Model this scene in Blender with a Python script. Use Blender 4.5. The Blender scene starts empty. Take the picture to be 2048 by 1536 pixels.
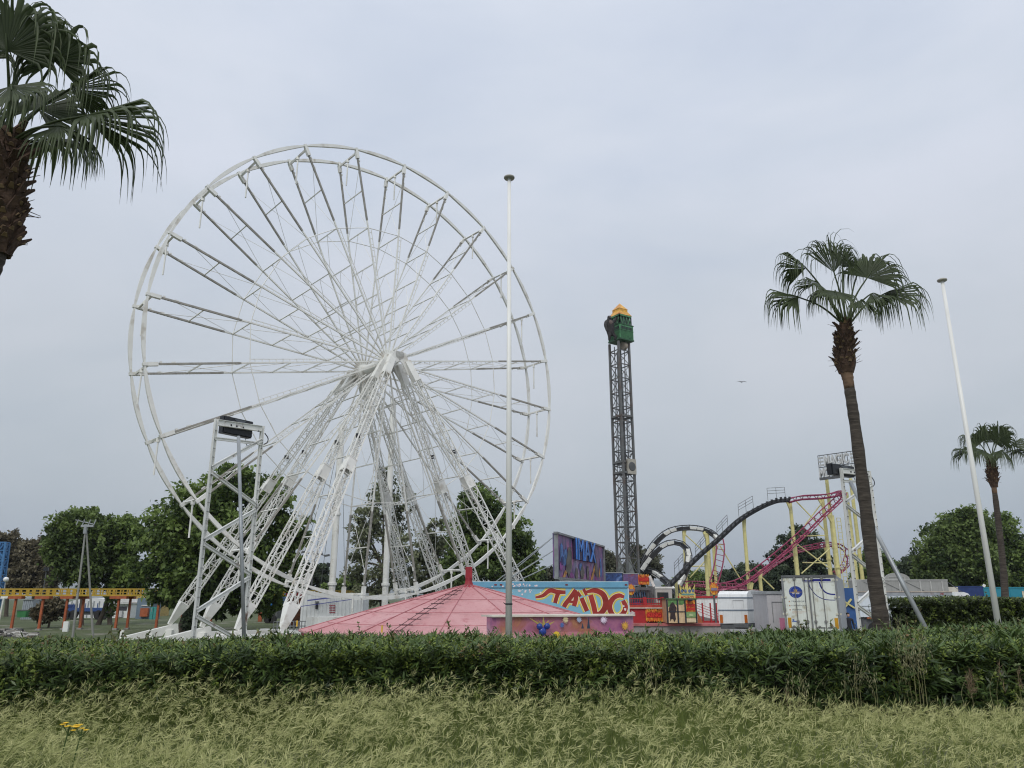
import bpy, math, random
import numpy as np
from mathutils import Vector, Matrix
rnd = random.Random(7)
R = math.radians
sc = bpy.context.scene
COL = sc.collection
# ------------------------------------------------------------------ camera model (used to read positions off the photograph)
FPX, PITCH, EYE = 1530.0, R(15.63), 2.5
CF = Vector((0, math.cos(PITCH), math.sin(PITCH)))
CU = Vector((0, -math.sin(PITCH), math.cos(PITCH)))
CAM = Vector((0, 0, EYE))

def ray(u, v):
    return CF + Vector((1, 0, 0)) * ((u - 1024) / FPX) + CU * ((768 - v) / FPX)

def W(u, v, D):
    d = ray(u, v)
    return CAM + d * (D / d.y)

class Plane:
    def __init__(s, p, n):
        s.p = Vector(p); s.n = Vector(n).normalized()
        if s.n.y > 0: s.n = -s.n
    def hit(s, u, v, off=0.0):
        d = ray(u, v)
        return CAM + d * (((s.p + s.n * off) - CAM).dot(s.n) / d.dot(s.n))

# ------------------------------------------------------------------ tagging
def tag(o, label=None, cat=None, group=None, kind=None):
    if label: o['label'] = label
    if cat: o['category'] = cat
    if group: o['group'] = group
    if kind: o['kind'] = kind
    return o

def thing(name, loc, label, cat, group=None):
    o = bpy.data.objects.new(name, None)
    o.empty_display_size = .3
    COL.objects.link(o)
    o.location = Vector(loc)
    return tag(o, label, cat, group)

def link(name, me, parent=None):
    o = bpy.data.objects.new(name, me)
    COL.objects.link(o)
    if parent is not None: o.parent = parent
    return o

def world_origin(o):
    p = Vector((0, 0, 0))
    while o is not None:
        p += o.location; o = o.parent
    return p

# ------------------------------------------------------------------ materials
MATS = {}
def srgb(r, g, b):
    def c(x):
        x /= 255.0
        return x / 12.92 if x <= .04045 else ((x + .055) / 1.055) ** 2.4
    return (c(r), c(g), c(b))

def nodes_of(name):
    m = bpy.data.materials.new(name); m.use_nodes = True
    nt = m.node_tree
    return m, nt, nt.nodes, nt.links, nt.nodes['Principled BSDF']

def mixnode(N, L, fac, a, b, blend='MIX'):
    n = N.new('ShaderNodeMix'); n.data_type = 'RGBA'; n.blend_type = blend
    for sock, val in ((n.inputs[0], fac), (n.inputs[6], a), (n.inputs[7], b)):
        if hasattr(val, 'is_linked') or hasattr(val, 'links'): L.new(val, sock)
        elif isinstance(val, (tuple, list)): sock.default_value = (*val[:3], 1)
        else: sock.default_value = val
    return n.outputs[2]

def noise(N, L, co, scale, detail=4, rough=.55):
    n = N.new('ShaderNodeTexNoise'); n.inputs['Scale'].default_value = scale
    n.inputs['Detail'].default_value = detail; n.inputs['Roughness'].default_value = rough
    L.new(co, n.inputs['Vector']); return n

def ramp(N, L, fac, stops, interp='LINEAR'):
    r = N.new('ShaderNodeValToRGB'); r.color_ramp.interpolation = interp
    el = r.color_ramp.elements
    while len(el) < len(stops): el.new(.5)
    for e, (p, c) in zip(el, stops):
        e.position = p; e.color = (*c[:3], 1) if isinstance(c, (tuple, list)) else (c, c, c, 1)
    L.new(fac, r.inputs[0]); return r.outputs[0]

def mat(name, col, rough=.55, metal=0., var=.18, scale=2.5, dirt=None, dirt_amt=.5, dirt_scale=1.2, streak=None, bump=0, bump_scale=30, spec=.4):
    """painted / natural surface: base colour with mottling, optional dirt or rust patches and vertical run marks"""
    if name in MATS: return MATS[name]
    m, nt, N, L, B = nodes_of(name)
    tc = N.new('ShaderNodeTexCoord'); co = tc.outputs['Object']
    n1 = noise(N, L, co, scale)
    lo = tuple(c * (1 - var) for c in col); hi = tuple(min(1, c * (1 + var)) for c in col)
    c = ramp(N, L, n1.outputs['Fac'], [(.3, lo), (.7, hi)])
    if dirt:
        n2 = noise(N, L, co, dirt_scale, 6, .65)
        f = ramp(N, L, n2.outputs['Fac'], [(.62 - dirt_amt * .25, 0.), (.72 - dirt_amt * .12, 1.)])
        c = mixnode(N, L, f, c, dirt)
    if streak:
        mp = N.new('ShaderNodeMapping'); mp.inputs['Scale'].default_value = (6, 6, .35); L.new(co, mp.inputs[0])
        n3 = noise(N, L, mp.outputs[0], 1.6, 5, .6)
        f = ramp(N, L, n3.outputs['Fac'], [(.5, 0.), (.75, .55)])
        c = mixnode(N, L, f, c, streak)
    L.new(c, B.inputs['Base Color'])
    B.inputs['Roughness'].default_value = rough; B.inputs['Metallic'].default_value = metal
    B.inputs['Specular IOR Level'].default_value = spec
    if bump:
        n4 = noise(N, L, co, bump_scale, 5)
        b = N.new('ShaderNodeBump'); b.inputs['Strength'].default_value = bump; b.inputs['Distance'].default_value = .05
        L.new(n4.outputs['Fac'], b.inputs['Height']); L.new(b.outputs[0], B.inputs['Normal'])
    MATS[name] = m
    return m

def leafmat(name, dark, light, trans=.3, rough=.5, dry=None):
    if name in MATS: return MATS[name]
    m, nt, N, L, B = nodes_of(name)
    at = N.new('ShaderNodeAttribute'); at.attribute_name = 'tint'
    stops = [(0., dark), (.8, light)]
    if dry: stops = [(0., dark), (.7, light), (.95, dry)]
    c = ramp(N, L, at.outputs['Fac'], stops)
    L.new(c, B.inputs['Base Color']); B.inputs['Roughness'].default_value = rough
    B.inputs['Specular IOR Level'].default_value = .3
    t = N.new('ShaderNodeBsdfTranslucent'); L.new(c, t.inputs[0])
    mx = N.new('ShaderNodeMixShader'); mx.inputs[0].default_value = trans
    L.new(B.outputs[0], mx.inputs[1]); L.new(t.outputs[0], mx.inputs[2])
    L.new(mx.outputs[0], N['Material Output'].inputs[0])
    MATS[name] = m
    return m

def mural(name, stops, scale=.8, burst=None, burst_scale=1.0, rough=.45, seed=0., distort=1.5, squash=(1, 1, 1)):
    """airbrushed fairground painting: soft colour clouds with paint bursts"""
    if name in MATS: return MATS[name]
    m, nt, N, L, B = nodes_of(name)
    tc = N.new('ShaderNodeTexCoord'); mp = N.new('ShaderNodeMapping')
    mp.inputs['Location'].default_value = (seed, seed * 1.7, seed * .6); mp.inputs['Scale'].default_value = squash
    L.new(tc.outputs['Object'], mp.inputs[0]); co = mp.outputs[0]
    n1 = noise(N, L, co, scale, 5, .6); n1.inputs['Distortion'].default_value = distort
    c = ramp(N, L, n1.outputs['Fac'], stops)
    if burst:
        v = N.new('ShaderNodeTexVoronoi'); v.inputs['Scale'].default_value = burst_scale; L.new(co, v.inputs['Vector'])
        f = ramp(N, L, v.outputs['Distance'], [(.0, 1.), (.32, 0.)])
        n2 = noise(N, L, co, 22, 3); f2 = N.new('ShaderNodeMath'); f2.operation = 'MULTIPLY'
        L.new(f, f2.inputs[0]); L.new(n2.outputs['Fac'], f2.inputs[1])
        c = mixnode(N, L, f2.outputs[0], c, burst)
    L.new(c, B.inputs['Base Color']); B.inputs['Roughness'].default_value = rough
    MATS[name] = m
    return m

# ------------------------------------------------------------------ mesh helpers
class MB:
    def __init__(s): s.v = []; s.f = []; s.m = []
    def add(s, vs, fs, mi=0):
        b = len(s.v); s.v.extend([tuple(x) for x in vs])
        for f in fs: s.f.append(tuple(b + i for i in f)); s.m.append(mi)
    def box(s, c, size, M=None, mi=0):
        c = Vector(c); hx, hy, hz = size[0] / 2, size[1] / 2, size[2] / 2
        vs = [Vector((x, y, z)) for x in (-hx, hx) for y in (-hy, hy) for z in (-hz, hz)]
        if M is not None: vs = [M @ q for q in vs]
        s.add([c + q for q in vs], [(0, 1, 3, 2), (4, 6, 7, 5), (0, 4, 5, 1), (2, 3, 7, 6), (0, 2, 6, 4), (1, 5, 7, 3)], mi)
        return s
    def bb(s, x0, x1, y0, y1, z0, z1, mi=0):
        return s.box(((x0 + x1) / 2, (y0 + y1) / 2, (z0 + z1) / 2), (x1 - x0, y1 - y0, z1 - z0), None, mi)
    def bar(s, a, b, w, h=None, side=None, mi=0, w2=None, h2=None):
        a = Vector(a); b = Vector(b); h = h or w
        d = (b - a)
        if d.length < 1e-6: return s
        d = d.normalized()
        sd = Vector(side) if side is not None else (d.cross(Vector((0, 0, 1))) if abs(d.z) < .98 else d.cross(Vector((0, 1, 0))))
        sd = (sd - d * sd.dot(d)).normalized(); up = sd.cross(d)
        w2 = w if w2 is None else w2; h2 = h if h2 is None else h2
        vs = [a + sd * x * w / 2 + up * y * h / 2 for x, y in ((-1, -1), (1, -1), (1, 1), (-1, 1))] + \
             [b + sd * x * w2 / 2 + up * y * h2 / 2 for x, y in ((-1, -1), (1, -1), (1, 1), (-1, 1))]
        s.add(vs, [(3, 2, 1, 0), (4, 5, 6, 7), (0, 1, 5, 4), (1, 2, 6, 5), (2, 3, 7, 6), (3, 0, 4, 7)], mi)
        return s
    def tube(s, a, b, r, n=6, r2=None, mi=0):
        return s.path([a, b], [r, r if r2 is None else r2], n, mi)
    def path(s, pts, r, n=6, mi=0, cap=True):
        pts = [Vector(p) for p in pts]
        if not isinstance(r, (list, tuple)): r = [r] * len(pts)
        rings = []; prev = None
        for i, p in enumerate(pts):
            t = (pts[min(i + 1, len(pts) - 1)] - pts[max(i - 1, 0)]).normalized()
            if prev is None:
                x = t.cross(Vector((0, 0, 1)))
                if x.length < .05: x = t.cross(Vector((0, 1, 0)))
            else: x = prev - t * prev.dot(t)
            x.normalize(); prev = x; y = t.cross(x)
            rings.append([p + (x * math.cos(k * 2 * math.pi / n) + y * math.sin(k * 2 * math.pi / n)) * r[i] for k in range(n)])
        vs = [q for ring in rings for q in ring]; fs = []
        for i in range(len(pts) - 1):
            for k in range(n):
                k2 = (k + 1) % n
                fs.append((i * n + k, i * n + k2, (i + 1) * n + k2, (i + 1) * n + k))
        if cap:
            fs.append(tuple(range(n - 1, -1, -1))); fs.append(tuple((len(pts) - 1) * n + k for k in range(n)))
        s.add(vs, fs, mi); return s
    def lathe(s, c, prof, n=24, axis=(0, 0, 1), mi=0):
        c = Vector(c); ax = Vector(axis).normalized()
        x = ax.orthogonal().normalized(); y = ax.cross(x)
        vs = []; fs = []
        for r, z in prof:
            for k in range(n):
                a = k * 2 * math.pi / n
                vs.append(c + ax * z + (x * math.cos(a) + y * math.sin(a)) * r)
        for i in range(len(prof) - 1):
            for k in range(n):
                k2 = (k + 1) % n
                fs.append((i * n + k, i * n + k2, (i + 1) * n + k2, (i + 1) * n + k))
        if prof[0][0] > 1e-4: fs.append(tuple(range(n - 1, -1, -1)))
        if prof[-1][0] > 1e-4: fs.append(tuple((len(prof) - 1) * n + k for k in range(n)))
        s.add(vs, fs, mi); return s
    def poly(s, pts, thick=None, n=None, mi=0):
        pts = [Vector(p) for p in pts]
        if thick is None:
            s.add(pts, [tuple(range(len(pts)))], mi); return s
        n = Vector(n).normalized(); k = len(pts)
        vs = pts + [p + n * thick for p in pts]
        fs = [tuple(range(k)), tuple(range(2 * k - 1, k - 1, -1))] + [(i, k + i, k + (i + 1) % k, (i + 1) % k) for i in range(k)]
        s.add(vs, fs, mi); return s
    def strip(s, L, Rr, mi=0):
        k = len(L); s.add(list(L) + list(Rr), [(i, i + 1, k + i + 1, k + i) for i in range(k - 1)], mi); return s
    def mesh(s, name, mats, off=Vector((0, 0, 0)), smooth=False):
        me = bpy.data.meshes.new(name)
        me.from_pydata([(x[0] - off.x, x[1] - off.y, x[2] - off.z) for x in s.v], [], s.f)
        for mm in (mats if isinstance(mats, (list, tuple)) else [mats]): me.materials.append(mm)
        if any(s.m): me.polygons.foreach_set('material_index', s.m)
        if smooth: me.polygons.foreach_set('use_smooth', [True] * len(s.f))
        me.update(); return me
    def build(s, name, mats, parent=None, smooth=False):
        off = world_origin(parent) if parent is not None else Vector((0, 0, 0))
        return link(name, s.mesh(name, mats, off, smooth), parent)

def solo(mb, name, mats, loc, label, cat, group=None, smooth=False):
    o = link(name, mb.mesh(name, mats, Vector(loc), smooth)); o.location = Vector(loc)
    return tag(o, label, cat, group)

def npmesh(name, V, Fq, m, parent=None, tint=None, smooth=False, off=None):
    """numpy mesh: V (n,3), Fq (k,4) quads or (k,3)"""
    me = bpy.data.meshes.new(name)
    if off is None: off = world_origin(parent) if parent is not None else Vector((0, 0, 0))
    V = np.asarray(V, dtype=np.float32) - np.array(off, dtype=np.float32)
    k = Fq.shape[1]
    me.vertices.add(len(V)); me.vertices.foreach_set('co', V.ravel())
    me.loops.add(Fq.size); me.loops.foreach_set('vertex_index', Fq.astype(np.int32).ravel())
    me.polygons.add(len(Fq)); me.polygons.foreach_set('loop_start', np.arange(0, Fq.size, k, dtype=np.int32))
    me.materials.append(m)
    if tint is not None:
        a = me.attributes.new('tint', 'FLOAT', 'POINT'); a.data.foreach_set('value', np.clip(tint, 0, 1).astype(np.float32))
    if smooth: me.polygons.foreach_set('use_smooth', np.ones(len(Fq), dtype=bool))
    me.update(calc_edges=True); me.validate()
    return link(name, me, parent)

FONT = {}
def text_mesh(txt, P0, ux, uz, mats, name, parent=None, depth=.0, shear=0., bold=0.):
    """lettering filling the rectangle P0, P0+ux, P0+uz"""
    cu = bpy.data.curves.new('lettering', 'FONT'); cu.body = txt; cu.shear = shear; cu.offset = bold
    cu.resolution_u = 3
    o = bpy.data.objects.new('lettering', cu); COL.objects.link(o)
    dg = bpy.context.evaluated_depsgraph_get(); dg.update()
    me = bpy.data.meshes.new_from_object(o.evaluated_get(dg))
    bpy.data.objects.remove(o); bpy.data.curves.remove(cu)
    vs = [v.co.copy() for v in me.vertices]; fs = [tuple(p.vertices) for p in me.polygons]
    bpy.data.meshes.remove(me)
    x0 = min(v.x for v in vs); x1 = max(v.x for v in vs); y0 = min(v.y for v in vs); y1 = max(v.y for v in vs)
    P0, ux, uz = Vector(P0), Vector(ux), Vector(uz)
    n = ux.cross(uz).normalized()
    if n.y > 0: n = -n
    pts = [P0 + ux * ((v.x - x0) / (x1 - x0)) + uz * ((v.y - y0) / (y1 - y0)) for v in vs]
    mb = MB()
    if depth:
        k = len(pts)
        mb.add(pts + [p + n * depth for p in pts], [f for f in fs] + [tuple(k + i for i in f) for f in fs])
        cnt = {}
        for f in fs:
            for i in range(len(f)):
                e = (f[i], f[(i + 1) % len(f)]); key = (min(e), max(e)); cnt.setdefault(key, []).append(e)
        b0 = 0
        for es in cnt.values():
            if len(es) == 1:
                a, b = es[0]; mb.f.append((a, b, k + b, k + a)); mb.m.append(0)
    else: mb.add(pts, fs)
    if parent == 'MB': return mb
    return mb.build(name, mats, parent)

def skin_mesh(name, joints, edges, m, parent, sub=2):
    me = bpy.data.meshes.new(name)
    off = world_origin(parent)
    me.from_pydata([tuple(Vector(j[0]) - off) for j in joints], edges, [])
    o = bpy.data.objects.new(name, me); COL.objects.link(o)
    sk = o.modifiers.new('skin', 'SKIN'); sk.use_smooth_shade = True
    for i, j in enumerate(joints):
        r = j[1]; r = r if isinstance(r, tuple) else (r, r)
        me.skin_vertices[0].data[i].radius = r
    me.skin_vertices[0].data[0].use_root = True
    ss = o.modifiers.new('sub', 'SUBSURF'); ss.levels = sub; ss.render_levels = sub
    dg = bpy.context.evaluated_depsgraph_get(); dg.update()
    m2 = bpy.data.meshes.new_from_object(o.evaluated_get(dg)); m2.name = name
    bpy.data.objects.remove(o); bpy.data.meshes.remove(me)
    m2.materials.clear(); m2.materials.append(m)
    m2.polygons.foreach_set('use_smooth', [True] * len(m2.polygons))
    return link(name, m2, parent)

def smooth_path(pts, n=8):
    pts = [Vector(p) for p in pts]; out = []
    P = [pts[0] * 2 - pts[1]] + pts + [pts[-1] * 2 - pts[-2]]
    for i in range(1, len(P) - 2):
        p0, p1, p2, p3 = P[i - 1], P[i], P[i + 1], P[i + 2]
        for k in range(n):
            t = k / n
            out.append(.5 * ((2 * p1) + (p2 - p0) * t + (2 * p0 - 5 * p1 + 4 * p2 - p3) * t * t + (3 * p1 - p0 - 3 * p2 + p3) * t ** 3))
    out.append(pts[-1]); return out

def ground_z(x, y):
    t = min(1, max(0, (y - 14.0) / 9.0)); t = t * t * (3 - 2 * t)
    return .9 * (1 - t)

# ------------------------------------------------------------------ colours
WHITE = mat('white_steel_paint', (.73, .73, .69), .45, var=.06, scale=1.5, dirt=(.50, .47, .41), dirt_amt=.35, dirt_scale=1.1)
WHITE2 = mat('white_panel_paint', (.72, .74, .73), .4, var=.06, streak=(.45, .45, .40))
RUSTY = mat('rusting_white_paint', (.76, .76, .73), .55, var=.08, dirt=(.20, .09, .045), dirt_amt=.12, dirt_scale=2.6)
STRIP = mat('lamp_strip_grey', (.33, .315, .28), .5, var=.2)
BLACK = mat('black_housing', (.018, .02, .024), .35)
DGREY = mat('dark_grey_steel', (.10, .105, .11), .5)
GREY = mat('grey_steel', (.21, .22, .225), .5, dirt=(.13, .11, .09), dirt_amt=.3)
GALV = mat('galvanised_steel', (.33, .35, .36), .42, metal=.3)
YEL = mat('pale_yellow_paint', (.60, .55, .24), .5, var=.1, dirt=(.40, .36, .18), dirt_amt=.3)
PINK = mat('magenta_track_paint', (.25, .028, .08), .45, dirt=(.18, .04, .07), dirt_amt=.3)
RED = mat('red_paint', (.36, .022, .028), .45, dirt=(.25, .02, .02), dirt_amt=.3)
ORANGE = mat('orange_post_paint', (.34, .088, .032), .6, dirt=(.22, .075, .035), dirt_amt=.3)
GOLD = mat('monorail_yellow', (.40, .27, .03), .5, dirt=(.35, .25, .05), dirt_amt=.3)
TYRE = mat('tyre_rubber', (.02, .02, .02), .8)
BLUE = mat('blue_paint', (.03, .09, .25), .45)
NAVY = mat('navy_lettering', (.012, .016, .17), .5)
BARK = mat('tree_bark', (.085, .07, .055), .9, bump=.6, bump_scale=8)
CONC = mat('weathered_concrete', (.28, .27, .25), .85, bump=.2)
GLASS = mat('dark_glass', (.03, .035, .04), .08, spec=.6)

# ================================================================== ground, hills
def build_ground():
    m, nt, N, L, B = nodes_of('fairground_ground')
    geo = N.new('ShaderNodeNewGeometry'); co = geo.outputs['Position']
    n1 = noise(N, L, co, .35, 6); n2 = noise(N, L, co, 3.0, 5); n3 = noise(N, L, co, .09, 5)
    grass = ramp(N, L, n2.outputs['Fac'], [(.3, (.035, .05, .016)), (.55, (.065, .085, .026)), (.75, (.11, .115, .045))])
    sand = ramp(N, L, n2.outputs['Fac'], [(.3, (.16, .145, .12)), (.7, (.27, .25, .21))])
    g = mixnode(N, L, ramp(N, L, n1.outputs['Fac'], [(.56, 0.), (.66, .8)]), grass, sand)
    grav = ramp(N, L, n2.outputs['Fac'], [(.3, (.17, .17, .165)), (.7, (.27, .265, .255))])
    sx = N.new('ShaderNodeSeparateXYZ'); L.new(co, sx.inputs[0])
    ad = N.new('ShaderNodeMath'); ad.operation = 'MULTIPLY_ADD'; ad.inputs[1].default_value = 14.; L.new(n3.outputs['Fac'], ad.inputs[0]); L.new(sx.outputs['X'], ad.inputs[2])
    mr = N.new('ShaderNodeMapRange'); mr.inputs[1].default_value = -11; mr.inputs[2].default_value = -6; L.new(ad.outputs[0], mr.inputs[0])
    fy = N.new('ShaderNodeMapRange'); fy.inputs[1].default_value = 18; fy.inputs[2].default_value = 22; L.new(sx.outputs['Y'], fy.inputs[0])
    fm = N.new('ShaderNodeMath'); fm.operation = 'MULTIPLY'; L.new(mr.outputs[0], fm.inputs[0]); L.new(fy.outputs[0], fm.inputs[1])
    fz = N.new('ShaderNodeMapRange'); fz.inputs[1].default_value = 140; fz.inputs[2].default_value = 180; L.new(sx.outputs['Y'], fz.inputs[0])
    far = mixnode(N, L, fm.outputs[0], g, grav)
    far = mixnode(N, L, fz.outputs[0], far, grass)
    L.new(far, B.inputs['Base Color']); B.inputs['Roughness'].default_value = .95
    b = N.new('ShaderNodeBump'); b.inputs['Strength'].default_value = .5; b.inputs['Distance'].default_value = .1
    L.new(n2.outputs['Fac'], b.inputs['Height']); L.new(b.outputs[0], B.inputs['Normal'])
    ys = np.concatenate([np.linspace(-20, 30, 101), np.linspace(32, 140, 55), np.array([170, 230, 320, 500, 800, 1300, 2200, 4200, 9500])])
    xs = np.concatenate([np.array([-9000, -3500, -1500, -600, -250, -120, -70]), np.linspace(-50, 50, 101), np.array([70, 120, 250, 600, 1500, 3500, 9000])])
    X, Y = np.meshgrid(xs, ys)
    t = np.clip((Y - 14) / 9, 0, 1); t = t * t * (3 - 2 * t)
    Z = .9 * (1 - t) + .05 * np.sin(X * 1.3 + Y * .7) * np.sin(Y * 1.1 - X * .4) * (Y < 25)
    V = np.stack([X, Y, Z], -1).reshape(-1, 3); nx = len(xs)
    i, j = np.meshgrid(np.arange(len(ys) - 1), np.arange(nx - 1), indexing='ij')
    a = (i * nx + j).ravel()
    o = npmesh('ground', V, np.stack([a, a + 1, a + nx + 1, a + nx], -1), m, smooth=True)
    tag(o, 'fairground terrain, mown grass on the left and grey gravel elsewhere', 'ground', kind='structure')
    # distant hills
    hm = mat('hill_scrub', (.075, .095, .06), .95, var=.35, scale=.0015)
    xs = np.linspace(-7500, 7500, 301); ys = np.linspace(6500, 9000, 12)
    X, Y = np.meshgrid(xs, ys)
    prof = 42 + 18 * np.sin(X / 930. + 1) + 10 * np.sin(X / 351. + .4) + 4 * np.sin(X / 123.) + 16 * np.sin(X / 2400.)
    up = np.sin(np.clip((Y - 6500) / 2500, 0, 1) * math.pi) ** .7
    Z = prof * 3.6 * up - 6
    V = np.stack([X, Y, Z], -1).reshape(-1, 3); nx = len(xs)
    i, j = np.meshgrid(np.arange(len(ys) - 1), np.arange(nx - 1), indexing='ij'); a = (i * nx + j).ravel()
    o = npmesh('hills', V, np.stack([a, a + 1, a + nx + 1, a + nx], -1), hm, smooth=True)
    tag(o, 'low wooded hills on the far horizon fading into haze', 'hills', kind='structure')
build_ground()

# ================================================================== big wheel
def truss(mb, a, b, w, n, rc, rd, side, w1=None):
    """square lattice mast: four chords and zigzag lacing on each face"""
    a = Vector(a); b = Vector(b); d = (b - a).normalized()
    s = Vector(side); s = (s - d * s.dot(d)).normalized(); t = d.cross(s)
    w1 = w if w1 is None else w1
    def cn(k, f):
        ww = w + (w1 - w) * f
        sx, tx = ((-1, -1), (1, -1), (1, 1), (-1, 1))[k % 4]
        return a + (b - a) * f + s * sx * ww / 2 + t * tx * ww / 2
    for k in range(4): mb.bar(cn(k, 0), cn(k, 1), rc * 2, side=s)
    for i in range(n):
        f0, f1 = i / n, (i + 1) / n
        for k in range(4):
            if i % 2: mb.bar(cn(k, f0), cn(k + 1, f1), rd * 2, side=s)
            else: mb.bar(cn(k + 1, f0), cn(k, f1), rd * 2, side=s)
            mb.bar(cn(k, f1), cn(k + 1, f1), rd * 2, side=d)

def build_wheel():
    Cw = Vector((-8.925, 48.0, 17.124)); RW = 14.636; yaw = .71811; ph = -.20774
    h = Vector((math.cos(yaw), math.sin(yaw), 0)); nn = Vector((-math.sin(yaw), math.cos(yaw), 0)); zz = Vector((0, 0, 1))
    root = thing('ferris_wheel', (Cw.x, Cw.y, 0), 'huge white steel ferris wheel with bare spokes and no gondolas, standing on lattice legs', 'ferris wheel')
    def P(H, n, z): return Vector((Cw.x, Cw.y, 0)) + h * H + nn * n + zz * z
    Bs = Matrix((h, nn, zz)).transposed().to_4x4()
    # spoke (built once along +Z, hub centre at the origin)
    rim, hub, hw = RW, 1.5, 1.163
    def yl(r): return hub + (hw - hub) * min(1, r / rim)
    m = MB(); st = MB(); tk = lambda r, s, x=0: Vector((x, s * yl(r), r))
    for s in (-1, 1): m.bar(tk(.5, s), tk(rim - .06, s), .085, side=(1, 0, 0))
    m.bar(tk(rim * .985, -1), tk(rim * .985, 1), .11)
    for q in (.8, .62, .45, .31, .19): m.bar(tk(rim * q, -1), tk(rim * q, 1), .06)
    for s in (-1, 1):
        m.tube(tk(rim * .91, s), tk(rim * .62, -s), .017, 4)
        for q0, q1 in ((.62, .45), (.45, .31), (.31, .19)): m.tube((0, 0, rim * q0), tk(rim * q1, s), .017, 4)
    m.bar(tk(rim * .62, -1, .22), tk(rim * .13, -1, .17), .036, side=(1, 0, 0))
    k = rim * .14
    while k < rim * .62:
        m.bar(tk(k, -1), tk(k, -1, .2), .03); k += .42
    for s in (-1, 1):
        m.bar(tk(rim * .955, s), tk(rim * .99, s), .2, .22, side=(1, 0, 0))
        m.box(tk(rim * .945, s, .09), (.09, .1, .12)); m.box(tk(rim * .9, s, .07), (.08, .08, .22))
    spoke_me = m.mesh('spoke', WHITE)
    for i in range(58):
        st.box((0, 0, rim * .66 + i * .078), (.108, .12, .045))
    st.bar((0, 0, rim * .655), (0, 0, rim * .655 + 58 * .078), .092, .095, side=(1, 0, 0))
    strip_me = st.mesh('light_strip', STRIP)
    Th = Matrix.Translation((0, 0, Cw.z)) @ Bs
    for i in range(24):
        t = ph + i * math.pi / 12
        o = link('spoke', spoke_me, root); o.matrix_local = Th @ Matrix.Rotation(t - math.pi / 2, 4, 'Y')
        for s in (-1, 1):
            l = link('light_strip', strip_me, o)
            ang = math.atan2(hub - hw, rim) * s
            l.matrix_local = Matrix.Translation((0, s * (hub + .0), 0)) @ Matrix.Rotation(ang, 4, 'X') @ Matrix.Translation((0, 0, 0))
        e = P(-RW * .985 * math.cos(t), 0, Cw.z + RW * .985 * math.sin(t))
        hb = MB(); hb.tube(e + Vector((0, 0, .02)), e - Vector((0, 0, 1.95)), .05, 6); hb.box(e - Vector((0, 0, .1)), (.16, .16, .22))
        hb.build('hanger_bar', WHITE, root)
    # rims: 24 curved lens-shaped box segments each side
    for s in (-1, 1):
        m = MB(); ri = MB()
        for i in range(24):
            t0 = ph + i * math.pi / 12; n = 8; pts = []
            for k in range(n + 1):
                t = t0 + (math.pi / 12) * (.02 + .96 * k / n); dep = .08 + .14 * math.sin(math.pi * k / n) ** .8
                for rr, yy in ((RW - dep / 2, -.075), (RW + dep / 2, -.075), (RW + dep / 2, .075), (RW - dep / 2, .075)):
                    pts.append(P(-rr * math.cos(t), s * hw + yy, Cw.z + rr * math.sin(t)))
            fs = [(3, 2, 1, 0), tuple(4 * n + q for q in range(4))]
            for k in range(n):
                for q in range(4): fs.append((k * 4 + q, k * 4 + (q + 1) % 4, k * 4 + 4 + (q + 1) % 4, k * 4 + 4 + q))
            m.add(pts, fs)
            tt = t0; d = -h * math.cos(tt) + zz * math.sin(tt); e = P(0, s * hw, Cw.z) + d * RW
            m.bar(e - d * .16, e + d * .1, .2, .17, side=nn)
            t1 = t0 + math.pi / 12
            rq = RW * .62; yq = yl(rq)
            a = P(-rq * math.cos(t0), s * yq, Cw.z + rq * math.sin(t0)); b = P(-rq * math.cos(t1), s * yq, Cw.z + rq * math.sin(t1))
            ri.tube(a, b, .028, 5)
        m.build('rim', WHITE, root); ri.build('inner_ring', WHITE, root)
    # hub
    m = MB(); c = P(0, 0, Cw.z)
    m.lathe(c, [(.3, -2.5), (.3, -2.2), (.36, -2.2), (.36, -1.75), (.46, -1.72), (.46, -1.4), (.32, -1.35), (.32, 1.35), (.46, 1.4), (.46, 1.72), (.36, 1.75), (.36, 2.2), (.3, 2.2), (.3, 2.5)], 28, nn)
    for s in (-1, 1):
        for rr in (.38, .26): m.lathe(c + nn * s * 1.8, [(rr, -.03), (rr + .06, 0), (rr, .03)], 24, nn)
        for k in range(24):
            a = ph + k * math.pi / 12; d = -h * math.cos(a) + zz * math.sin(a)
            m.bar(c + nn * s * hub + d * .4, c + nn * s * hub + d * .75, .10, .14, side=nn)
    m.build('hub', WHITE, root)
    # legs
    feet = {(-1, -1): [(-8.6, -7.3), (-8.5, -1.9)], (-1, 1): [(-8.5, 3.0), (-8.5, 8.4)], (1, -1): [(8.8, -6.0), (8.8, -1.0)], (1, 1): [(8.8, 2.9), (8.8, 7.9)]}
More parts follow.
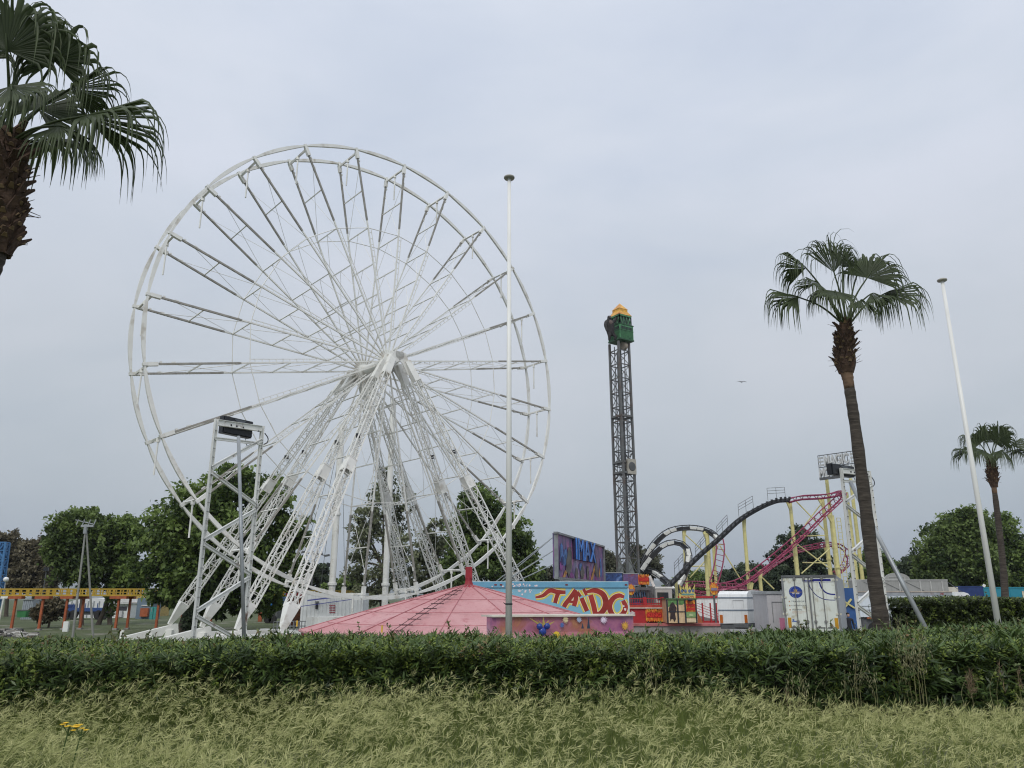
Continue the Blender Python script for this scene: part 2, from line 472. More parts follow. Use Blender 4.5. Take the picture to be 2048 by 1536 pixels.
    for (sh, sn), fl in feet.items():
        # head gusset
        g = MB()
        for (H, n_) in fl:
            k = 0 if n_ == fl[0][1] else 1
            tn = sn * (2.35 + .0) + (-.45 if k == 0 else .45)
            top = P(sh * .55, tn, Cw.z - .2); ft = P(H, n_, .95)
            d = (ft - top).normalized(); ln = (ft - top).length
            a = top + d * 1.3; b = ft - d * 1.3
            leg = MB()
            cm0 = a + (b - a) * .46; truss(leg, a, cm0, .42, 14, .030, .014, nn); truss(leg, cm0, b, .52, 12, .034, .016, nn)
            sd = (nn - d * nn.dot(d)).normalized(); t3 = d.cross(sd)
            # collar halfway
            cm = cm0
            for q in ((1, 0), (-1, 0), (0, 1), (0, -1)):
                off = sd * q[0] * .25 + t3 * q[1] * .25
                leg.bar(cm - d * .38 + off, cm + d * .38 + off, .5 if q[1] else .03, .03 if q[1] else .5, side=sd)
            for e in (-.4, .4): 
                for q in ((1, 0), (-1, 0), (0, 1), (0, -1)):
                    off = sd * q[0] * .26 + t3 * q[1] * .26; al = t3 if q[0] else sd
                    leg.bar(cm + d * e + off - al * .28, cm + d * e + off + al * .28, .05)
            # tapered foot
            leg.bar(b - d * .15, b + d * .1, .54, .54, side=sd)
            leg.bar(b + d * .1, ft, .54, .54, side=sd, w2=.2, h2=.2)
            leg.bar(top, a + d * .1, .34, .4, side=sd, w2=.44, h2=.44)
            lo = leg.build('support_leg', WHITE, root)
            f = MB(); fp = a + (b - a) * .33
            f.box(fp + t3 * .1 * sh, (.2, .2, .2)); f.box(fp + t3 * .1 * sh - Vector((0, .13, 0)), (.27, .05, .25))
            f.build('floodlight', BLACK, lo)
            # outrigger beam on the ground, foot bracket
            bm = MB()
            e2 = P(H + sh * 2.6, n_, .2)
            bm.bar(ft + Vector((0, 0, -.25)) - h * sh * .5, e2, .5, .6, side=nn, w2=.4, h2=.22)
            bm.box(P(H, n_, .35), (.7, .7, .6)); bm.box(P(H + sh * 2.7, n_, .08), (.9, .9, .16))
            bm.tube(e2 + Vector((0, 0, -.1)), e2 + Vector((0, 0, .5)), .11, 8)
            bm.build('base_beam', WHITE, root)
        hd = MB(); y0 = sn * 2.35
        top = P(0, y0, Cw.z + .05)
        for yy in (-.5, .5):
            o = nn * yy
            hd.poly([top + o + h * .3 * -sh + zz * .3, top + o + h * sh * .45 + zz * .25, top + o + h * sh * .75 - zz * .45, top + o + h * sh * 1.0 - zz * 1.05, top + o + h * sh * .65 - zz * 1.15, top + o + h * sh * .25 - zz * .5, top + o - h * sh * .3 - zz * .1], .06, nn)
        hd.build('head_plate', WHITE, root)
    # low base frame linking the feet
    bm = MB()
    for n_ in (-2, 3): bm.bar(P(-8, n_, .45), P(8.5, n_, .45), .5, .5)
    for H in (-4, 0, 4): bm.bar(P(H, -4, .5), P(H, 5, .5), .4, .4)
    bm.bar(P(-3.2, .2, 1.0), P(3.2, .2, 1.0), 1.6, .9)
    bm.build('base_frame', WHITE, root)
build_wheel()
# ================================================================== palms
FROND = leafmat('palm_frond_green', (.022, .034, .012), (.085, .115, .045), .3, .45, dry=(.20, .19, .12))
BOOT = mat('palm_leaf_base', (.075, .045, .03), .9, var=.5, scale=9, bump=.5, bump_scale=20)
BOOT_IN = mat('palm_cut_face', (.22, .15, .08), .8, var=.3, scale=8)

def trunk_mat():
    m, nt, N, L, B = nodes_of('palm_trunk_bark')
    tc = N.new('ShaderNodeTexCoord'); co = tc.outputs['Object']
    mp = N.new('ShaderNodeMapping'); mp.inputs['Scale'].default_value = (1, 1, 7); L.new(co, mp.inputs[0])
    n1 = noise(N, L, mp.outputs[0], 3.2, 7, .65); n2 = noise(N, L, co, 1.4, 4)
    c = ramp(N, L, n1.outputs['Fac'], [(.28, (.022, .018, .014)), (.5, (.055, .045, .036)), (.72, (.105, .088, .07))])
    c = mixnode(N, L, ramp(N, L, n2.outputs['Fac'], [(.5, 0.), (.75, .5)]), c, (.05, .04, .032))
    L.new(c, B.inputs['Base Color']); B.inputs['Roughness'].default_value = .95
    b = N.new('ShaderNodeBump'); b.inputs['Strength'].default_value = .8; b.inputs['Distance'].default_value = .04
    L.new(n1.outputs['Fac'], b.inputs['Height']); L.new(b.outputs[0], B.inputs['Normal'])
    return m
TRUNK = trunk_mat()
TRUNK_NEW = mat('palm_trunk_fresh', (.15, .095, .06), .9, var=.45, scale=5, bump=.5, bump_scale=14)

def frond(root, base, hub, axis, normal, Rl, rng, span=250, nseg=40, droop=1.0, dry=0.0, pr=.028, fold_v=.16):
    """one fan leaf: curved petiole and a pleated blade whose free tips hang"""
    base = np.array(base); hub = np.array(hub); axis = np.array(axis) / np.linalg.norm(axis)
    n = np.array(normal, float); n -= axis * n.dot(axis); n /= np.linalg.norm(n); side = np.cross(n, axis)
    V = []; F = []; T = []
    sp = np.radians(span); S = np.array([0, .14, .28, .40, .50, .57, .65, .75, .87, 1.0])
    for i in range(nseg):
        th = -sp / 2 + sp * (i + .5) / nseg
        Ln = Rl * (1.48 * (.72 + .28 * math.cos(th * .62))) * rng.uniform(.9, 1.08)
        fold = rng.normal(0, .03)
        d = math.cos(th) * axis + math.sin(th) * side + n * (-fold_v * abs(math.sin(th)) + fold)
        d /= np.linalg.norm(d)
        p = hub.copy(); b0 = len(V); split = .50 + rng.uniform(-.05, .05)
        tn = np.cross(n, d); tn /= np.linalg.norm(tn); wd = sp / nseg
        k = droop * rng.uniform(.45, 1.6); jit = rng.normal(0, .28, 3) * np.array([1, 1, .4])
        for j, s in enumerate(S):
            if j:
                ds = (s - S[j - 1])
                g = 0 if s < split else k * 9.0 * ds * (1 + 1.3 * (s - split))
                d = d + np.array([0, 0, -1.0]) * (g + .06 * droop * ds) + (jit * ds if s > split else 0)
                d /= np.linalg.norm(d); p = p + d * Ln * ds
            w = min(s, .52) * Ln * wd * 1.3
            if s > split: w *= max(.04, (1 - (s - split) / (1 - split))) ** .9 * .5
            tj = tn - d * tn.dot(d); tj /= (np.linalg.norm(tj) + 1e-6); nj = np.cross(d, tj)
            V += [p - tj * w / 2 - nj * w * .22, p + nj * w * .22, p + tj * w / 2 - nj * w * .22]
            tv = .12 + .30 * rng.uniform() * (s > .3) + (.30 * (s - .45) / .55 if s > .45 else 0) + dry * s
            T += [tv, tv + .08, tv]
        for j in range(len(S) - 1):
            a = b0 + j * 3
            F += [(a, a + 1, a + 4, a + 3), (a + 1, a + 2, a + 5, a + 4)]
    # petiole
    mid = (base + hub) / 2 + np.array([0, 0, .10]) * np.linalg.norm(hub - base)
    pts = smooth_path([base, mid, hub, hub + axis * Rl * .25], 4)
    mb = MB(); mb.path(pts, [pr * (1 - .55 * i / (len(pts) - 1)) for i in range(len(pts))], 5, cap=False)
    b0 = len(V); V += [np.array(v) for v in mb.v]; F += [tuple(b0 + i for i in f) for f in mb.f]; T += [.45] * len(mb.v)
    return npmesh('frond', np.array(V), np.array(F), FROND, root, np.array(T))

def boots(root, cpts, radii, rng, rows, per=9, ln=.36, wd=.15):
    """old leaf bases left on the upper trunk, flaring up and outward"""
    m = MB()
    for r_ in range(rows):
        f = r_ / max(1, rows - 1); q = f * (len(cpts) - 1); i = min(int(q), len(cpts) - 2)
        c = Vector(cpts[i]).lerp(Vector(cpts[i + 1]), q - i); rad = radii[i] + (radii[i + 1] - radii[i]) * (q - i)
        for k in range(per):
            a = (k + .5 * (r_ % 2)) * 2 * math.pi / per + rng.uniform(-.2, .2)
            o = Vector((math.cos(a), math.sin(a), 0)); t = Vector((-math.sin(a), math.cos(a), 0))
            L_ = ln * rng.uniform(.7, 1.25); fl = rng.uniform(.05, .55) if rng.uniform() < .8 else .9; w = wd * rng.uniform(.8, 1.2)
            p0 = c + o * rad * .8 - Vector((0, 0, .1)); p1 = c + o * (rad + .05) + Vector((0, 0, L_ * .4)); p2 = c + o * (rad + .06 + L_ * fl * .55) + Vector((0, 0, L_ * .85))
            sk = rng.uniform(-.05, .05)
            m.bar(p0, p1, w * 1.3, .05, side=t, w2=w, h2=.05)
            m.bar(p1, p2 + t * sk, w, .05, side=t, w2=w * .35, h2=.02)
            if rng.uniform() < .45: m.bar(p1 + o * .03, p1.lerp(p2, .35) + o * .04, w * .7, .015, side=t, mi=1, w2=w * .3)
            if rng.uniform() < .5:
                m.bar(p1, p1 + (o * rng.uniform(.1, .25) + t * rng.uniform(-.15, .15) + Vector((0, 0, rng.uniform(-.05, .15)))), .03, .006, side=t, w2=.005)
    return m.build('leaf_base', [BOOT, BOOT_IN], root)

def palm(label, D, path, boot_px, fronds, Rl, seed, crown_px, extra=0, fresh=None, droop=1.):
    rng = np.random.default_rng(seed)
    pts = [W(u, v, D) for u, v, w in path]; rad = [w / 2 * D / FPX for u, v, w in path]
    g = pts[-1].copy(); g.z = ground_z(g.x, D) - .15; pts.append(g); rad.append(rad[-1] * 1.15)
    root = thing('palm_tree', (g.x, g.y, ground_z(g.x, D)), label, 'palm tree', 'fan palms beside the road')
    sp = smooth_path(pts, 10); rr = []
    for i in range(len(sp)):
        q = i / 10; k = min(int(q), len(rad) - 2); rr.append((rad[k] + (rad[k + 1] - rad[k]) * (q - k)) * (1 + rng.uniform(-.06, .06)))
    m = MB()
    if fresh:
        zf = W(crown_px[0], fresh, D).z
        ia = [i for i, p in enumerate(sp) if p.z > zf - .02]; cut = ia[-1]
        m.path(sp[cut:], rr[cut:], 18); m2 = MB(); m2.path(sp[:cut + 1], [r * 1.02 for r in rr[:cut + 1]], 16)
        for vs in m2.f: pass
        b = len(m.v); m.v += m2.v; m.f += [tuple(b + i for i in f) for f in m2.f]; m.m += [1] * len(m2.f)
    else: m.path(sp, rr, 18)
    m.build('trunk', [TRUNK, TRUNK_NEW], root, True)
    bp = [W(u, v, D) for u, v, w in boot_px]; br = [w / 2 * D / FPX for u, v, w in boot_px]
    hgt = abs(bp[0].z - bp[-1].z)
    boots(root, bp[::-1], br[::-1], rng, max(5, int(hgt / .11)), 9, .30, .13)
    c = W(crown_px[0], crown_px[1], D)
    for fd in fronds:
        hu, hv, tu, tv, dy = fd[:5]; sc_ = fd[5] if len(fd) > 5 else 1.; face = fd[6] if len(fd) > 6 else None; span_ = fd[7] if len(fd) > 7 else (210 if face else 170); fv = fd[8] if len(fd) > 8 else (.16 if face else .55)
        hub = W(hu, hv, D + dy); tip = W(tu, tv, D + dy * 1.5)
        ax = tip - hub; pet = hub - c
        if face: nr = Vector(face)
        else:
            nr = Vector((0, 0, 1)) - ax.normalized() * ax.normalized().z
            nr = nr + Vector((rng.uniform(-.3, .3), rng.uniform(-.5, .1), 0))
        frond(root, c + Vector((rng.uniform(-.08, .08), rng.uniform(-.08, .08), -.1)), hub, ax, nr, Rl * sc_, rng, droop=droop * rng.uniform(.85, 1.2), dry=rng.uniform(0, .15), nseg=40, span=span_, fold_v=fv)
    for k in range(extra):
        a = k * 2.4 + seed; el = rng.uniform(.45, 1.3)
        d = Vector((math.cos(a) * math.cos(el), abs(math.sin(a)) * math.cos(el) * .9, math.sin(el)))
        hub = c + d * Rl * rng.uniform(.75, 1.0); ax = d - Vector((0, 0, .25))
        frond(root, c, hub, ax, Vector((0, 0, 1)) + Vector((rng.uniform(-.3, .3), -.3, 0)), Rl * .9, rng, droop=droop * rng.uniform(.8, 1.2), dry=rng.uniform(0, .2), nseg=34)
    return root

palm('large near palm cropped by the left edge, shaggy brown leaf bases under its crown', 10.,
     [(14, 285, 42), (8, 380, 48), (-4, 470, 52), (-26, 540, 54), (-55, 620, 66), (-160, 1200, 76)],
     [(16, 290, 40), (13, 350, 52), (8, 430, 56), (-4, 495, 52)],
     [(14, 100, 4, -60, -.6, 1.0, (.05, -1, .1), 240), (108, 122, 124, 30, -.3, .82, (.1, -1, -.1), 260, .05), (140, 178, 225, 130, .1, .9), (170, 232, 300, 196, -.2, 1.22),
      (118, 252, 178, 268, -.5, .72), (22, 172, 34, 225, -.9, .68, (0, -1, .5)), (-60, 120, -110, 30, -.2, 1., (0, -1, .2)),
      (-90, 210, -200, 190, -.3, 1.), (-60, 260, -170, 300, .4, .9), (40, 60, 70, -30, .6, .9, (.1, -1, 0), 200)],
     .98, 3, (16, 285), 3, droop=1.0)
palm('middle palm right of the coaster with a long leaning trunk and drooping fronds', 18.,
     [(1690, 652, 18), (1691, 700, 24), (1693, 742, 25), (1697, 765, 21), (1710, 850, 22), (1727, 980, 24), (1748, 1150, 26), (1764, 1255, 31)],
     [(1690, 662, 15), (1690, 690, 22), (1689, 715, 27), (1692, 738, 26)],
     [(1596, 594, 1512, 568, -.2, .98), (1612, 536, 1554, 490, .1, .92), (1668, 545, 1650, 440, -.2, 1.15, (.3, -1, .1), 100, .2), (1685, 535, 1694, 460, .2, .95, (.4, -1, .1), 110, .2),
      (1734, 556, 1786, 470, -.1, 1.1, (-.5, -1, .3), 170, .25), (1772, 586, 1866, 550, 0, 1.1), (1671, 582, 1667, 596, -.9, .74, (0, -.8, .7), 220), (1742, 588, 1764, 590, -.3, .72), (1636, 566, 1606, 552, -.5, .72), (1716, 545, 1738, 500, .5, .8, (-.2, -1, .1), 130, .25), (1640, 582, 1622, 590, -.2, .6), (1722, 600, 1736, 606, -.4, .62)],
     .95, 11, (1690, 648), 0, fresh=782, droop=1.0)
palm('small distant palm at the right edge behind the clipped hedge', 33.,
     [(1984, 925, 6), (1986, 960, 8), (1988, 975, 9), (1995, 1030, 11), (2006, 1130, 12), (2014, 1235, 14)],
     [(1983, 928, 7), (1985, 945, 11), (1986, 958, 12), (1988, 970, 9)],
     [(1935, 898, 1905, 897, -.3, .95), (1952, 880, 1928, 868, 0, .9), (1970, 880, 1958, 852, -.2, .95, (0, -1, .2)), (1998, 880, 2008, 858, -.2, 1., (.1, -1, .2)), (2022, 890, 2046, 872, 0, 1.), (2030, 900, 2056, 896, 0, 1.),
      (1965, 900, 1955, 905, -.6, .85, (0, -.7, .7)), (2003, 900, 2012, 908, -.4, .85), (1988, 885, 1988, 862, .3, .9, (0, -1, 0))],
     .86, 21, (1984, 922), 1, fresh=990, droop=1.)

# ================================================================== pole lamps and steel gantries
def pole_lamp(u, vt, D, w_top, w_bot, label, slant_u=None):
    top = W(u, vt, D); g = ground_z(top.x, D)
    root = thing('pole', (top.x, D, g), label, 'pole', 'tall white poles along the hedge')
    m = MB(); rt = w_top / 2 * D / FPX; rb = w_bot / 2 * D / FPX
    m.tube((top.x, D, g - .2), (top.x, D, top.z), rb, 20, rt); m.build('shaft', mat('pole_white', (.76, .76, .73), .4, var=.06, scale=.8, streak=(.56, .56, .52)), root, True)
    c = MB(); c.lathe((top.x, D, top.z), [(.03, -.045), (.115, -.035), (.128, -.01), (.125, .01), (.09, .03), (.03, .042), (.001, .045)], 24); c.build('cap', mat('pole_cap', (.34, .33, .29), .6), root, True)
    b = MB(); zz = W(u, 1208, D).z
    if vt < 500:
        b.lathe((top.x, D, zz), [(rb * 1.0, -.015), (rb * 1.08, -.012), (rb * 1.08, .012), (rb, .015)], 20); b.tube((top.x - rb, D, zz), (top.x - rb * 1.5, D - .02, zz + .03), .008, 5)
        b.build('cable_tie', BLACK, root)
    return root
pole_lamp(1018.5, 355, 16., 7.8, 13.5, 'tall white pole with a flat cap, standing straight in front of the pink tent')
pole_lamp(1884, 560, 19.5, 7, 12, 'tall white pole with a flat cap, in front of the clipped hedge on the right')

def ibeam(mb, a, b, w, side):
    """rolled H-section: two flanges and a web"""
    a = Vector(a); b = Vector(b); d = (b - a).normalized(); s = Vector(side); s = (s - d * s.dot(d)).normalized(); t = d.cross(s)
    for q in (-1, 1): mb.bar(a + s * q * w / 2, b + s * q * w / 2, .014, w, side=s)
    mb.bar(a, b, w, .012, side=s)

def gantry(label, pl, pr, zb_l, zb_r, braces, panel, pole, D0):
    base = Vector((pl[0], pl[1], 0)); root = thing('steel_gantry', (pl[0], pl[1], ground_z(pl[0], pl[1])), label, 'gantry', 'rusting steel gantries carrying a black panel')
    pl, pr = Vector(pl), Vector(pr); sd = (pr - pl); sd.z = 0; sd.normalize(); fw = Vector((sd.y, -sd.x, 0))
    gz = ground_z(pl.x, pl.y) - .2
    holes = MB()
    for p in (pl, pr):
        m = MB(); ibeam(m, (p.x, p.y, gz), (p.x, p.y, p.z), .062, sd); m.build('leg', RUSTY, root)
        z = gz + .6
        while z < p.z - .2:
            for q in (-.014, .014): holes.box(Vector((p.x, p.y, z)) + fw * .034 + sd * q, (.012, .006, .018))
            z += .19
    def on(f, z): return Vector((pl.x + (pr.x - pl.x) * f, pl.y + (pr.y - pl.y) * f, z))
    for (f0, z0, f1, z1, w) in braces:
        m = MB(); ibeam(m, on(f0, z0) + fw * .02, on(f1, z1) + fw * .02, w, fw.cross(on(f1, z1) - on(f0, z0))); m.build('brace', RUSTY, root)
    m = MB(); a = on(.03, pl.z - .07); b = on(.97, pr.z - .07); m.bar(a, b, .04, .11, side=fw); m.bar(a + Vector((0, 0, .06)) , b + Vector((0, 0, .06)), .08, .012, side=fw); m.bar(a - Vector((0, 0, .06)), b - Vector((0, 0, .06)), .08, .012, side=fw)
    m.build('crossbar', RUSTY, root)
    for f in (.3, .42, .56, .9): holes.box(on(f, pl.z - .07) + fw * .028, (.03, .012, .04))
    holes.build('bolt_hole', BLACK, root)
    f0, f1, zt, zb = panel
    m = MB(); c = on((f0 + f1) / 2, (zt + zb) / 2) - fw * .16; wd = (f1 - f0) * (pr - pl).length
    M = Matrix((sd, -fw, Vector((0, 0, 1)))).transposed()
    m.box(c, (wd, .14, zt - zb), M); m.box(c + fw * .09, (wd * .96, .03, (zt - zb) * .9), M)
    pn = m.build('panel', BLACK, root)
    m = MB(); zc = (zt + zb) / 2
    m.poly([on(f0 + (f1 - f0) * .32, zt - .03) - fw * .05, on(f0 + (f1 - f0) * .72, zt - .03) - fw * .05, on(f0 + (f1 - f0) * .55, zc) - fw * .05], .006, fw); m.build('panel_wedge', mat('panel_grey', (.07, .08, .09), .4), pn)
    m = MB()
    for f in (.55, .72): m.path(smooth_path([on(f, zb) - fw * .1, on(f - .03, zb - .1) - fw * .05, on(f - .03, zb - .22) + fw * .02], 4), .008, 5)
    e = on(1, pr.z - .15) + sd * .08
    m.path(smooth_path([e, e + sd * .1 - Vector((0, 0, .1)), e + sd * .09 - Vector((0, 0, .2)), e - Vector((0, 0, .26))], 5), .012, 5); m.build('cable', BLACK, root)
    return root
def gz_(u, v, D): return W(u, v, D).z
DL, DR = 16.0, 17.0
zt = gz_(433, 838, DL); zr = gz_(525, 852, DR)
B_ = []
for (a, va, b, vb, w) in [(0, 877, 1, 888, .05), (0, 935, 1, 880, .06), (0, 945, 1, 1010, .06), (0, 1080, 1, 1020, .06), (0, 1088, 1, 1148, .06), (0, 1222, 1, 1155, .06), (0, 1232, 1, 1285, .06)]:
    Da, Db = (DL, DR); B_.append((a, gz_(420, va, Da), b, gz_(515, vb, Db), w))
gantry('white rusting steel gantry on two legs carrying a black panel, left of the wheel', (W(433, 838, DL).x, DL, zt), (W(525, 852, DR).x, DR, zr), 0, 0, B_, (.2, .83, gz_(470, 834, DL + .4), gz_(470, 868, DL + .4)), None, DL)
p0 = W(477, 873, 15.6); p1 = W(488, 1280, 14.6)
m = MB(); m.tube(p0, p1, .035, 10); solo(m, 'prop_pole', GALV, p1, 'thin grey galvanised prop pole leaning on the left white gantry', 'pole', 'grey poles propping the gantries', True)
DL, DR = 19.6, 20.3
B_ = []
for (a, va, b, vb, w) in [(0, 962, 1, 966, .05), (0, 1004, 1, 968, .06), (0, 1010, 1, 1058, .06), (0, 1104, 1, 1058, .06), (0, 1110, 1, 1160, .06), (0, 1206, 1, 1160, .06), (0, 1212, 1, 1258, .06)]:
    B_.append((a, gz_(1690, va, DL), b, gz_(1735, vb, DR), w))
gantry('white rusting steel gantry half hidden behind the leaning palm trunk', (W(1682, 936, DL).x, DL, gz_(1682, 936, DL)), (W(1738, 942, DR).x, DR, gz_(1738, 942, DR)), 0, 0, B_, (-.22, .55, gz_(1690, 931, DL + .3), gz_(1690, 953, DL + .3)), None, DL)
p0 = W(1701, 965, 19.3); p1 = W(1858, 1262, 17.0); p1.z -= .1
m = MB(); m.tube(p0, p1, .05, 10); solo(m, 'prop_pole', GALV, p1, 'thick grey galvanised pole slanting down to the right from behind the palm trunk', 'pole', 'grey poles propping the gantries', True)
# ================================================================== hedges and wild grass
def leaf_quads(P, A, Nn, L, Wd, rng, bend=.0):
    """diamond leaves: base P, direction A, face normal N (all (n,3)), length L, width Wd"""
    A = A / np.linalg.norm(A, axis=1, keepdims=True)
    S = np.cross(A, Nn); S /= (np.linalg.norm(S, axis=1, keepdims=True) + 1e-6)
    L = L[:, None]; Wd = Wd[:, None]
    tip = P + A * L; tip[:, 2] -= bend * L[:, 0]
    mid = P + A * L * .45
    V = np.stack([P, mid + S * Wd / 2, tip, mid - S * Wd / 2], 1).reshape(-1, 3)
    F = np.arange(len(V)).reshape(-1, 4)
    return V, F
def unit(v): return v / (np.linalg.norm(v, axis=1, keepdims=True) + 1e-9)
def fbm2(x, y, seed):
    r = np.random.default_rng(seed); o = np.zeros_like(x)
    for k in range(6):
        a = r.uniform(0, 6.28); f = .5 * 1.6 ** k; p = r.uniform(0, 6.28, 2)
        o += np.sin(x * f * math.cos(a) + y * f * math.sin(a) + p[0]) * np.sin(-x * f * math.sin(a) * .8 + y * f * math.cos(a) + p[1]) / 1.35 ** k
    return o / 2.5

OLE = leafmat('oleander_leaf', (.012, .026, .008), (.082, .130, .036), .12, .38)
MAS = leafmat('lentisk_leaf', (.030, .052, .018), (.15, .20, .075), .25, .5)
FINE = leafmat('fresh_shoot_leaf', (.04, .075, .014), (.235, .30, .062), .3, .5)
BRA = leafmat('bramble_leaf', (.035, .058, .02), (.16, .20, .07), .25, .5, dry=(.20, .13, .06))
PRI = leafmat('privet_leaf', (.010, .020, .006), (.070, .095, .028), .25, .42)
TWIG = mat('twig', (.06, .05, .032), .9, var=.4)
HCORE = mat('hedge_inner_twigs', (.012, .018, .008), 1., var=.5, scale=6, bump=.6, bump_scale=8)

def hedge(label, x0, x1, yf, yb, ztop, zbase, seed, dens, kinds, leafscale=1., shoots=60, box=False):
    rng = np.random.default_rng(seed)
    root = thing('hedge', ((x0 + x1) / 2, (yf + yb) / 2, zbase(0) if callable(zbase) else zbase), label, 'hedge')
    def topz(x, y): return ztop(x, y) + (.05 if box else .10) * fbm2(x * 1.3, y * 1.3, seed) + (0 if box else .05) * fbm2(x * 4.3, y * 4.3, seed + 3)
    def front(x, z): return yf + (.10 if box else .22) * fbm2(x * 1.1 + 3, z * 2, seed + 1)
    zb = zbase if not callable(zbase) else zbase(0)
    # inner mass
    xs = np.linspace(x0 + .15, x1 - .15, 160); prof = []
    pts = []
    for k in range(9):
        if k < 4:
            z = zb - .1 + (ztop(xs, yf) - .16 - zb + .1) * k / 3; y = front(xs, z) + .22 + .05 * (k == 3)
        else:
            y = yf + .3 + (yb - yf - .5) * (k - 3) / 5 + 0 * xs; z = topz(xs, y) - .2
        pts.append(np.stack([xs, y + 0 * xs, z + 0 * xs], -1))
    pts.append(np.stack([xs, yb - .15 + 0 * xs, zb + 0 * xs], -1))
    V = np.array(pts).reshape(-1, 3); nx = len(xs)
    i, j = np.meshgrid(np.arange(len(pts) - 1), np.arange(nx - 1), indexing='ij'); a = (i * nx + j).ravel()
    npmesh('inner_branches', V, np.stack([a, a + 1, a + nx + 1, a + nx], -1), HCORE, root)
    W_ = x1 - x0
    def sample(n):
        """points on the front, top and left end of the hedge with outward normals"""
        af = W_ * float(np.mean(ztop(xs, yf)) - zb); at = W_ * (yb - yf); ae = (yb - yf) * 1. if box else 0
        u = rng.uniform(0, af + at + ae, n); x = rng.uniform(x0, x1, n); P = np.zeros((n, 3)); Nn = np.zeros((n, 3))
        q = rng.uniform(0, 1, n)
        f = u < af; t = (u >= af) & (u < af + at); e = u >= af + at
        zf = zb + (topz(x, yf + 0 * x) - zb) * q
        P[f] = np.stack([x, front(x, zf), zf], -1)[f]; Nn[f] = (0, -1, .35)
        y = yf + (yb - yf) * q
        P[t] = np.stack([x, y, topz(x, y)], -1)[t]; Nn[t] = (0, -.15, 1)
        if e.any():
            zz = zb + (ztop(x0, yf) - zb) * rng.uniform(0, 1, n); P[e] = np.stack([x0 + 0 * x, y, zz], -1)[e]; Nn[e] = (-1, 0, .2)
        return P, Nn
    out = {}
    for kind, (m, n_whorl, per, L, wd, spread, thr, stand) in kinds.items():
        P, Nn = sample(int(n_whorl * dens))
        fld = fbm2(P[:, 0] * .9 + 11 * len(kind), P[:, 2] * 1.6 + P[:, 1] * .5, seed + 5 + len(kind))
        keep = fld > thr + rng.normal(0, .12, len(P))
        if kind == 'oleander_foliage': keep &= (Nn[:, 2] < .8) | (rng.uniform(0, 1, len(P)) < .38 + .5 * (P[:, 0] > 3.5))
        P, Nn = P[keep], Nn[keep]
        n = len(P)
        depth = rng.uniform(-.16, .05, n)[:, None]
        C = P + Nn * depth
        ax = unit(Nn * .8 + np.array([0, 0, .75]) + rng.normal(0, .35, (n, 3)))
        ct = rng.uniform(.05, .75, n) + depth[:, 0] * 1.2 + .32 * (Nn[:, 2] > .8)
        # leaves around each shoot
        k = per
        Cc = np.repeat(C, k, 0); Ax = np.repeat(ax, k, 0)
        al = np.tile(np.linspace(-.5, .5, k), n)[:, None] * stand
        rd = unit(np.cross(Ax, rng.normal(0, 1, (n * k, 3))))
        A = unit(rd * spread + Ax * rng.uniform(.35, 1.0, (n * k, 1)))
        Nv = unit(Ax * 1.0 - A * .2 + rng.normal(0, .25, (n * k, 3)))
        Ls = L * leafscale * rng.uniform(.65, 1.25, n * k); Ws = wd * leafscale * rng.uniform(.8, 1.2, n * k)
        V, F = leaf_quads(Cc + Ax * al + rd * .008, A, Nv, Ls, Ws, rng, .08)
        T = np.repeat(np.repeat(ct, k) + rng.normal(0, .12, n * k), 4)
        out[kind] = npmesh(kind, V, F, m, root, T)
    # upright shoots above the top
    V = []; F = []; T = []; tw = MB()
    for s in range(shoots):
        x = rng.uniform(x0, x1); y = rng.uniform(yf + .2, yb - .2); z = float(topz(np.array([x]), np.array([y]))[0]) - .08
        big = rng.uniform() < .16; hgt = rng.uniform(.06, .18) * leafscale * (2.3 if big else 1); lean = rng.normal(0, .25, 2); p0 = np.array([x, y, z]); p1 = p0 + np.array([lean[0] * hgt, lean[1] * hgt, hgt])
        tw.tube(p0, p1, .004 * leafscale, 4)
        k = int(8 + hgt * 40); fq = rng.uniform(.1, 1, k)[:, None]; Pp = p0 + (p1 - p0) * fq
        A = unit(rng.normal(0, 1, (k, 3)) + np.array([0, 0, .5])); Nv = unit(rng.normal(0, .5, (k, 3)) + np.array([0, 0, 1]))
        v, f = leaf_quads(Pp, A, Nv, rng.uniform(.03, .07, k) * leafscale * (1.3 if big else 1), rng.uniform(.018, .034, k) * leafscale * (1.3 if big else 1), rng, .05)
        F.append(f + sum(len(q) for q in V)); V.append(v); T.append(np.repeat(rng.uniform(.2, 1., k), 4))
    if shoots:
        tag(tw.build('twig', TWIG, root), kind='stuff')
        tag(npmesh('bramble_shoots', np.concatenate(V), np.concatenate(F), BRA, root, np.concatenate(T)), kind='stuff')
    return root

